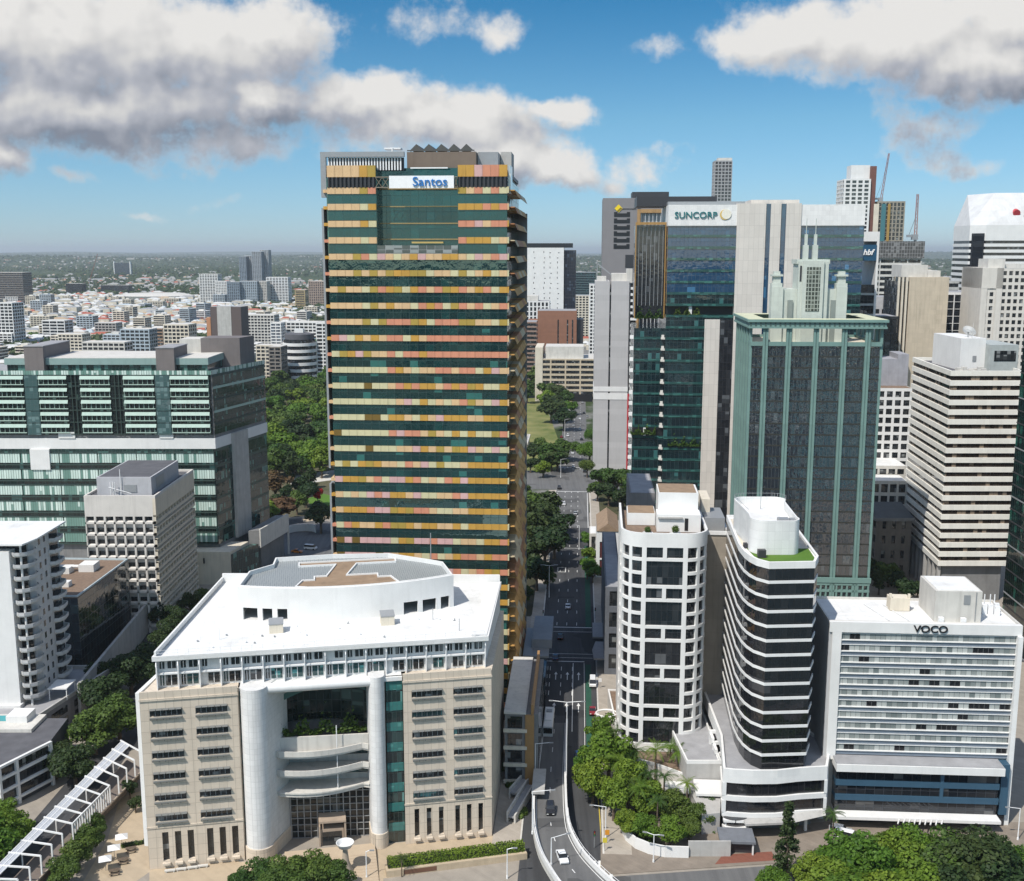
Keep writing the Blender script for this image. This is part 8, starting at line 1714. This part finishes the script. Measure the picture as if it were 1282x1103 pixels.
def signal(u, v, lb):
    x, y = G(u, v); t = thing('traffic_light', lb, 'traffic light', (x, y, .15)); b = MB(); b.tube((0, 0, 0), (0, 0, 3.6), .09, 6); b.build('pole', M['grey_metal'], t); b = MB(); b.box(-.2, .2, -.35, -.1, 2.7, 3.8); b.build('signal_head', M['black'], t)
    for k, c in enumerate(((.4, .02, .02), (.35, .2, .02), (.02, .3, .1))): q = MB(); q.tube((0, -.36, 3.6-k*.35), (0, -.4, 3.6-k*.35), .11, 10); q.build('lens', plain('lens', c, .3), t)
for u, v, lb in ((674, 820, 'traffic light on the near left corner of the intersection'), (747, 818, 'traffic light on the near right corner of the intersection'), (680, 778, 'traffic light on the far left corner of the intersection'), (745, 775, 'traffic light on the far right corner of the intersection'), (744, 1062, 'traffic light at the curve below the bright trees')): signal(u, v, lb)
for u, v, c, lb in ((671, 866, WHT, 'small white sign post on the left pavement before the ramp'), (751, 862, WHT, 'small white sign board by the parked white van'), (760, 1056, (.6, .25, .02), 'orange sign on the corner pavement pole'), (757, 1066, (.6, .5, .05), 'yellow warning sign low on the corner pavement')):
    x, y = G(u, v); t = thing('road_sign', lb, 'sign', (x, y, .15)); b = MB(); b.tube((0, 0, 0), (0, 0, 2.6), .06, 6); b.build('post', M['grey_metal'], t); b = MB(); b.box(-.45, .45, -.1, -.06, 1.8, 2.9); b.build('board', plain('sign_face', c, .5), t)
b = MB()
# ------------------------------------------------------------ court forecourt: steps, bowl, hedges, umbrellas
x, y = CW(34.5, -9); t = thing('court_steps', 'broad sandstone steps leading up to the court entrance', 'steps', (x, y, 0), 10.65); b = MB()
for i in range(14): b.box(-8.5, 9.5, -7+i*.95, 9.4, .02+i*.055, .02+(i+1)*.055)
b.build('treads', solid('step_stone', (.45, .36, .26), .85, .1, .5, 0), t); b = MB()
for xx in (-3.5, 3.0):
    b.tube((xx, -7, 1.0), (xx, 6, 1.8), .05, 5)
    for k in range(6): b.tube((xx, -7+k*2.5, .1), (xx, -7+k*2.5, 1.0+k*.15), .04, 4)
b.build('handrail', M['grey_metal'], t)
x, y = G(433, 1093); t = thing('bowl_fountain', 'white bowl on a tall tapering stone cone in front of the court', 'sculpture', (x, y, .1)); H = ZT(433, 1060, y); b = MB(); b.lathe((0, 0, 0), [(1.6, 0), (.7, H*.45), (.42, H*.95)], 20); b.build('cone', solid('cone_stone', (.40, .34, .27), .8), t, smooth=True); b = MB(); b.lathe((0, 0, H*.9), [(.5, 0), (1.3, .5), (1.75, 1.4), (1.6, 1.4), (1.1, .7)], 24); b.build('bowl', WH, t, smooth=True)
def hedge(uv0, uv1, wd, z0, h, label, m=None):
    a, c = Vector((*G(*uv0), z0)), Vector((*G(*uv1), z0)); t = thing('hedge', label, 'hedge', tuple(a)); d = c-a; L = d.length; d.normalize(); n = Vector((-d.y, d.x, 0)); r = random.Random(int(uv0[0])); f = MB(); k = MB()
    for i in range(int(L*wd*h*38)):
        s = r.uniform(0, L); q = r.choice((0, 1, 2)); ww = r.uniform(0, wd); hh = r.uniform(0, h)
        if q == 0: hh = h*r.uniform(.9, 1.08); nn = Vector((0, 0, 1))
        elif q == 1: ww = r.uniform(-.08, .1); nn = -n
        else: ww = wd+r.uniform(-.1, .08); nn = n
        leaf_face(f, d*s+n*ww+Vector((0, 0, hh)), (nn+Vector((r.gauss(0, .5), r.gauss(0, .5), r.gauss(.2, .4)))).normalized(), .2*r.uniform(.7, 1.3), r)
    f.build('foliage', m or B_, t); p = [n*.1, d*L+n*.1, d*L+n*(wd-.1), n*(wd-.1)]; k.prism([(q.x, q.y) for q in p], -z0+.05, h*.82); k.build('stems', plain('hedge_inside', (.02, .03, .01), .9), t)
hedge((486, 1096), (657, 1074), 1.9, 1.3, 1.7, 'long clipped bright hedge along the court forecourt')
hedge((186, 1009+45), (152, 1060), .8, .05, .8, 'short low hedge behind the white umbrellas', L_)
a, c = G(484, 1099), G(660, 1076); t = thing('forecourt_wall', 'sandstone retaining wall under the clipped hedge', 'wall', (a[0], a[1], 0)); d = Vector((c[0]-a[0], c[1]-a[1])); n = Vector((-d.y, d.x)).normalized(); b = MB(); b.prism([(0, 0), tuple(d), tuple(d+n*2.6), tuple(n*2.6)], 0, 1.35); b.build('wall', sand, t)
b = MB(); q0, q1 = d*.12, d*.35; b.prism([tuple(q0-n*.05), tuple(q1-n*.05), tuple(q1+n*.02), tuple(q0+n*.02)], .25, 1.15); b.build('dark_panel', solid('brown_panel', (.16, .08, .05), .7), t)
for i, (u, v, lb) in enumerate(((132.5, 1090, 'white square umbrella nearest the walkway end of the plaza'), (143.5, 1076, 'white square umbrella in the middle of the three on the plaza'), (153, 1062, 'white square umbrella nearest the courts on the plaza'))):
    x, y = G(u, v); t = thing('umbrella', lb, 'umbrella', (x, y, .05), 20); b = MB(); b.tube((0, 0, 0), (0, 0, 2.9), .05, 6); b.build('pole', M['grey_metal'], t); b = MB(); q = [(-1.2, -1.2, 2.5), (1.2, -1.2, 2.5), (1.2, 1.2, 2.5), (-1.2, 1.2, 2.5)]
    for j in range(4): b.poly([q[j], q[(j+1) % 4], (0, 0, 3.2)])
    b.build('canopy', WH, t)
    x, y = G(u+11, v+4); t = thing('picnic_table', lb.replace('white square umbrella', 'dark picnic table by the umbrella'), 'table', (x, y, .05), 20); b = MB(); b.box(-1, 1, -.45, .45, .7, .78); b.build('tabletop', M['trunk'], t)
    for s in (-.9, .9): b = MB(); b.box(-1, 1, s-.18, s+.18, .42, .48); b.build('bench', M['trunk'], t)
    for s in (-.7, .7): b = MB(); b.box(s-.05, s+.05, -.9, .9, 0, .41); b.build('leg', M['trunk'], t)
for i, (u, v) in enumerate(((213, 1088), (227, 1086), (241, 1084), (254, 1082))):
    x, y = G(u, v+4); t = thing('stone_bench', 'low grey stone bench in the row before the left court wing', 'bench', (x, y, .04), 10.65, 'stone benches before the left court wing'); b = MB(); b.box(-1, 1, -.3, .3, .25, .5); b.build('seat', CL, t)
    for s in (-.7, .7): b = MB(); b.box(s-.12, s+.12, -.25, .25, 0, .249); b.build('leg', CL, t)
# stepped planters beside the right court wing
for k, (ua, va, ub, vb, lb) in enumerate(((634, 1030, 658, 990, 'lowest white planter trough beside the right court wing'), (637, 1000, 661, 972, 'middle white planter trough beside the right court wing'), (646, 975, 664, 952, 'upper white planter trough beside the right court wing'))):
    a, c = Vector(G(ua, va)), Vector(G(ub, vb)); t = thing('planter_trough', lb, 'planter', (a.x, a.y, 0)); d = c-a; n = Vector((-d.y, d.x)).normalized()*-2.0; b = MB(); b.wall([(0, 0), tuple(d)], -.35, 0, 2.6-.1*k); b.wall([tuple(n), tuple(n+d)], .35, 0, 2.0-.1*k); b.build('walls', CL, t); b = MB(); b.prism([tuple(n*.16), tuple(n*.16+d), tuple(n*.84+d), tuple(n*.84)][::-1], 1.2, 1.6); b.build('trough', M['grey_roof'], t)
for (u, v, s, lb) in ((652, 1018, 2.2, 'bright shrub bed at the foot of the planter troughs'), (640, 985, 1.6, 'green shrub bed between the planter troughs'), (630, 962, 1.8, 'dark shrub bed by the court side wall')):
    t = tag(shrub_obj(u, v, s) if False else bpy.data.objects.new('shrub', shrub_mesh(int(u), s, 1.5, 900, .22)), lb, 'shrub'); COL.objects.link(t); x, y = G(u, v); t.location = (x, y, .05); t.scale = (1, 1.6, 1)
# ------------------------------------------------------------ terrace and garden below the round-fronted tower
Z = 4.88; t = thing('garden_terrace', 'brown gravelled terrace block with white edges under the round-fronted tower', 'terrace', (34, 235, 0)); P = [(-8.6, 42), (-8.6, 22), (-9.4, 8), (-5.5, 1.5), (-1, -1.5), (4.2, -6.0), (9.6, -8.0), (13.5, -4), (13.0, 40)]
b = MB(); b.prism(P, 0, Z-.25); b.build('wall', CL, t); b = MB(); b.prism(inset(P, .4), Z-.249, Z-.05); b.build('gravel', M['brown_roof'], t); b = MB(); b.ring(P, .4, Z-.249, Z+.35); b.build('edge', WH, t)
t = thing('roof_access_box', 'small white box on the brown terrace at the tower foot', 'box', (38.6, 236.5, Z-.05)); b = MB(); b.box(-.9, .9, -1.2, 1.2, 0, .9); b.box(-1, 1, -1.3, 1.3, .9, 1.0); b.build('housing', WH, t)
cw_ = [(u, v) for u, v in ((777, 1040), (783, 1053), (795, 1063), (812, 1070), (832, 1074), (862, 1075))]
pts = [G(u, v) for u, v in cw_]; o = pts[0]; t = thing('curved_garden_wall', 'curved white garden wall at the street corner', 'wall', (*o, 0)); b = MB(); b.wall([(x-o[0], y-o[1]) for x, y in pts], .35, .1, 2.5); b.build('wall', WH, t); b = MB(); e = pts[-1]; b.box(e[0]-o[0], e[0]-o[0]+8.5, e[1]-o[1]+.6, e[1]-o[1]+.95, .1, 3.4); b.build('garage_door', CO, t)
for (x, y, w, d, h, lb) in ((42.5, 222, 5.5, 6, 5.6, 'white garden pavilion with flat roof below the brown terrace'), (46.5, 214, 4.6, 6, 3.9, 'lower white garden pavilion beside the podium'), (36, 225, 4.5, 4, 4.2, 'small white garden pavilion among the palms'), (45.5, 206.8, 6.5, 5, 3.0, 'grey roofed entry pavilion at the pavement')):
    t = thing('garden_pavilion', lb, 'pavilion', (x, y, .1), -4); m = WH if 'grey' not in lb else solid('grey_sheet_roof', (.16, .17, .19), .5); b = MB(); b.box(-w/2-.3, w/2+.3, -d/2-.3, d/2+.3, h-.5, h); b.build('roof', m, t); b = MB(); b.box(-w/2+.6, w/2, -d/2+.8, d/2, 0, h-.51); b.build('wall', CO if h > 4 else M['dark_metal'], t)
    for s in (-1, 1): b = MB(); b.box(s*(w/2-.2)-.15, s*(w/2-.2)+.15, -d/2, -d/2+.3, 0, h-.51); b.build('post', WH, t)
sh = random.Random(14)
for i in range(16):
    u = sh.uniform(792, 905); v = sh.uniform(1005, 1058); x, y = G(u, v); o = bpy.data.objects.new('shrub', shrub_mesh(50+i % 4, 1.4, 1.5, 420, .26) if i < 4 else PS[i % 4]); COL.objects.link(o); o.location = (x, y, .1); s = sh.uniform(.8, 1.5); o.scale = (s, s, s); tag(o, 'rounded green shrub in the terraced garden beside the hotel podium', 'shrub', 'shrubs in the terraced garden')
    if i == 0: PS = []
    if i < 4: PS.append(o.data)
x, y = G(868, 948); o = bpy.data.objects.new('shrub', PS[0]); COL.objects.link(o); o.location = (46.2, 246, Z); o.scale = (1.3, 1.3, 1.2); tag(o, 'single shrub on the brown terrace right of the round-fronted tower', 'shrub')
t = thing('arched_canopy', 'white arched hoop canopy left of the round-fronted tower', 'canopy', (*G(759, 915), 2.5)); b = MB(); pa = arc(0, 0, 2.6, 2.2, 0, 360, 24)
for p, q in zip(pa[:-1], pa[1:]): b.tube((p[0], p[1], 2.2), (q[0], q[1], 2.2), .3, 6)
b.build('hoop', WH, t); b = MB(); b.box(-2.6, -2.3, -.2, .2, -2.5, 2.2); b.box(2.3, 2.6, -.2, .2, -2.5, 2.2); b.build('post', WH, t)
# park structure
t = thing('park_shelter', 'small curved white shelter in the park beyond the left crossing', 'shelter', (*G(378, 668), .1), 10); b = MB(); pa = arc(0, 0, 6, 4, 0, 180, 14); b.wall(pa, .4, 0, 3.2); b.build('curved_wall', WH, t)
# rotunda of bus stop on the left of the street
t = thing('bus_stop', 'long pale bus shelter on the left kerb in the sunlit block', 'shelter', (*ST(-10.5, 505), .1), -3.5); b = MB(); b.box(-1.8, 1.2, -9, 9, 3.0, 3.3); b.build('roof', WH, t); b = MB(); b.box(-1.7, -1.5, -9, 9, 0, 2.99); b.build('back_wall', M['win_dark'], t)
# ------------------------------------------------------------ the air: far things fade towards blue
def haze():
    b = MB(); b.box(-200000, 200000, -6500, 160000, -8, 245); m = bpy.data.materials.new('haze_air'); m.use_nodes = True; nt = m.node_tree; nt.nodes.clear()
    o = nt.nodes.new('ShaderNodeOutputMaterial'); v = nt.nodes.new('ShaderNodeVolumePrincipled'); v.inputs['Color'].default_value = (.90, .96, 1, 1); v.inputs['Density'].default_value = 5.0e-5; v.inputs['Anisotropy'].default_value = .2
    nt.links.new(v.outputs[0], o.inputs['Volume']); tag(b.build('haze', m), 'thin blue summer haze over the city', 'haze', kind='stuff')
haze()
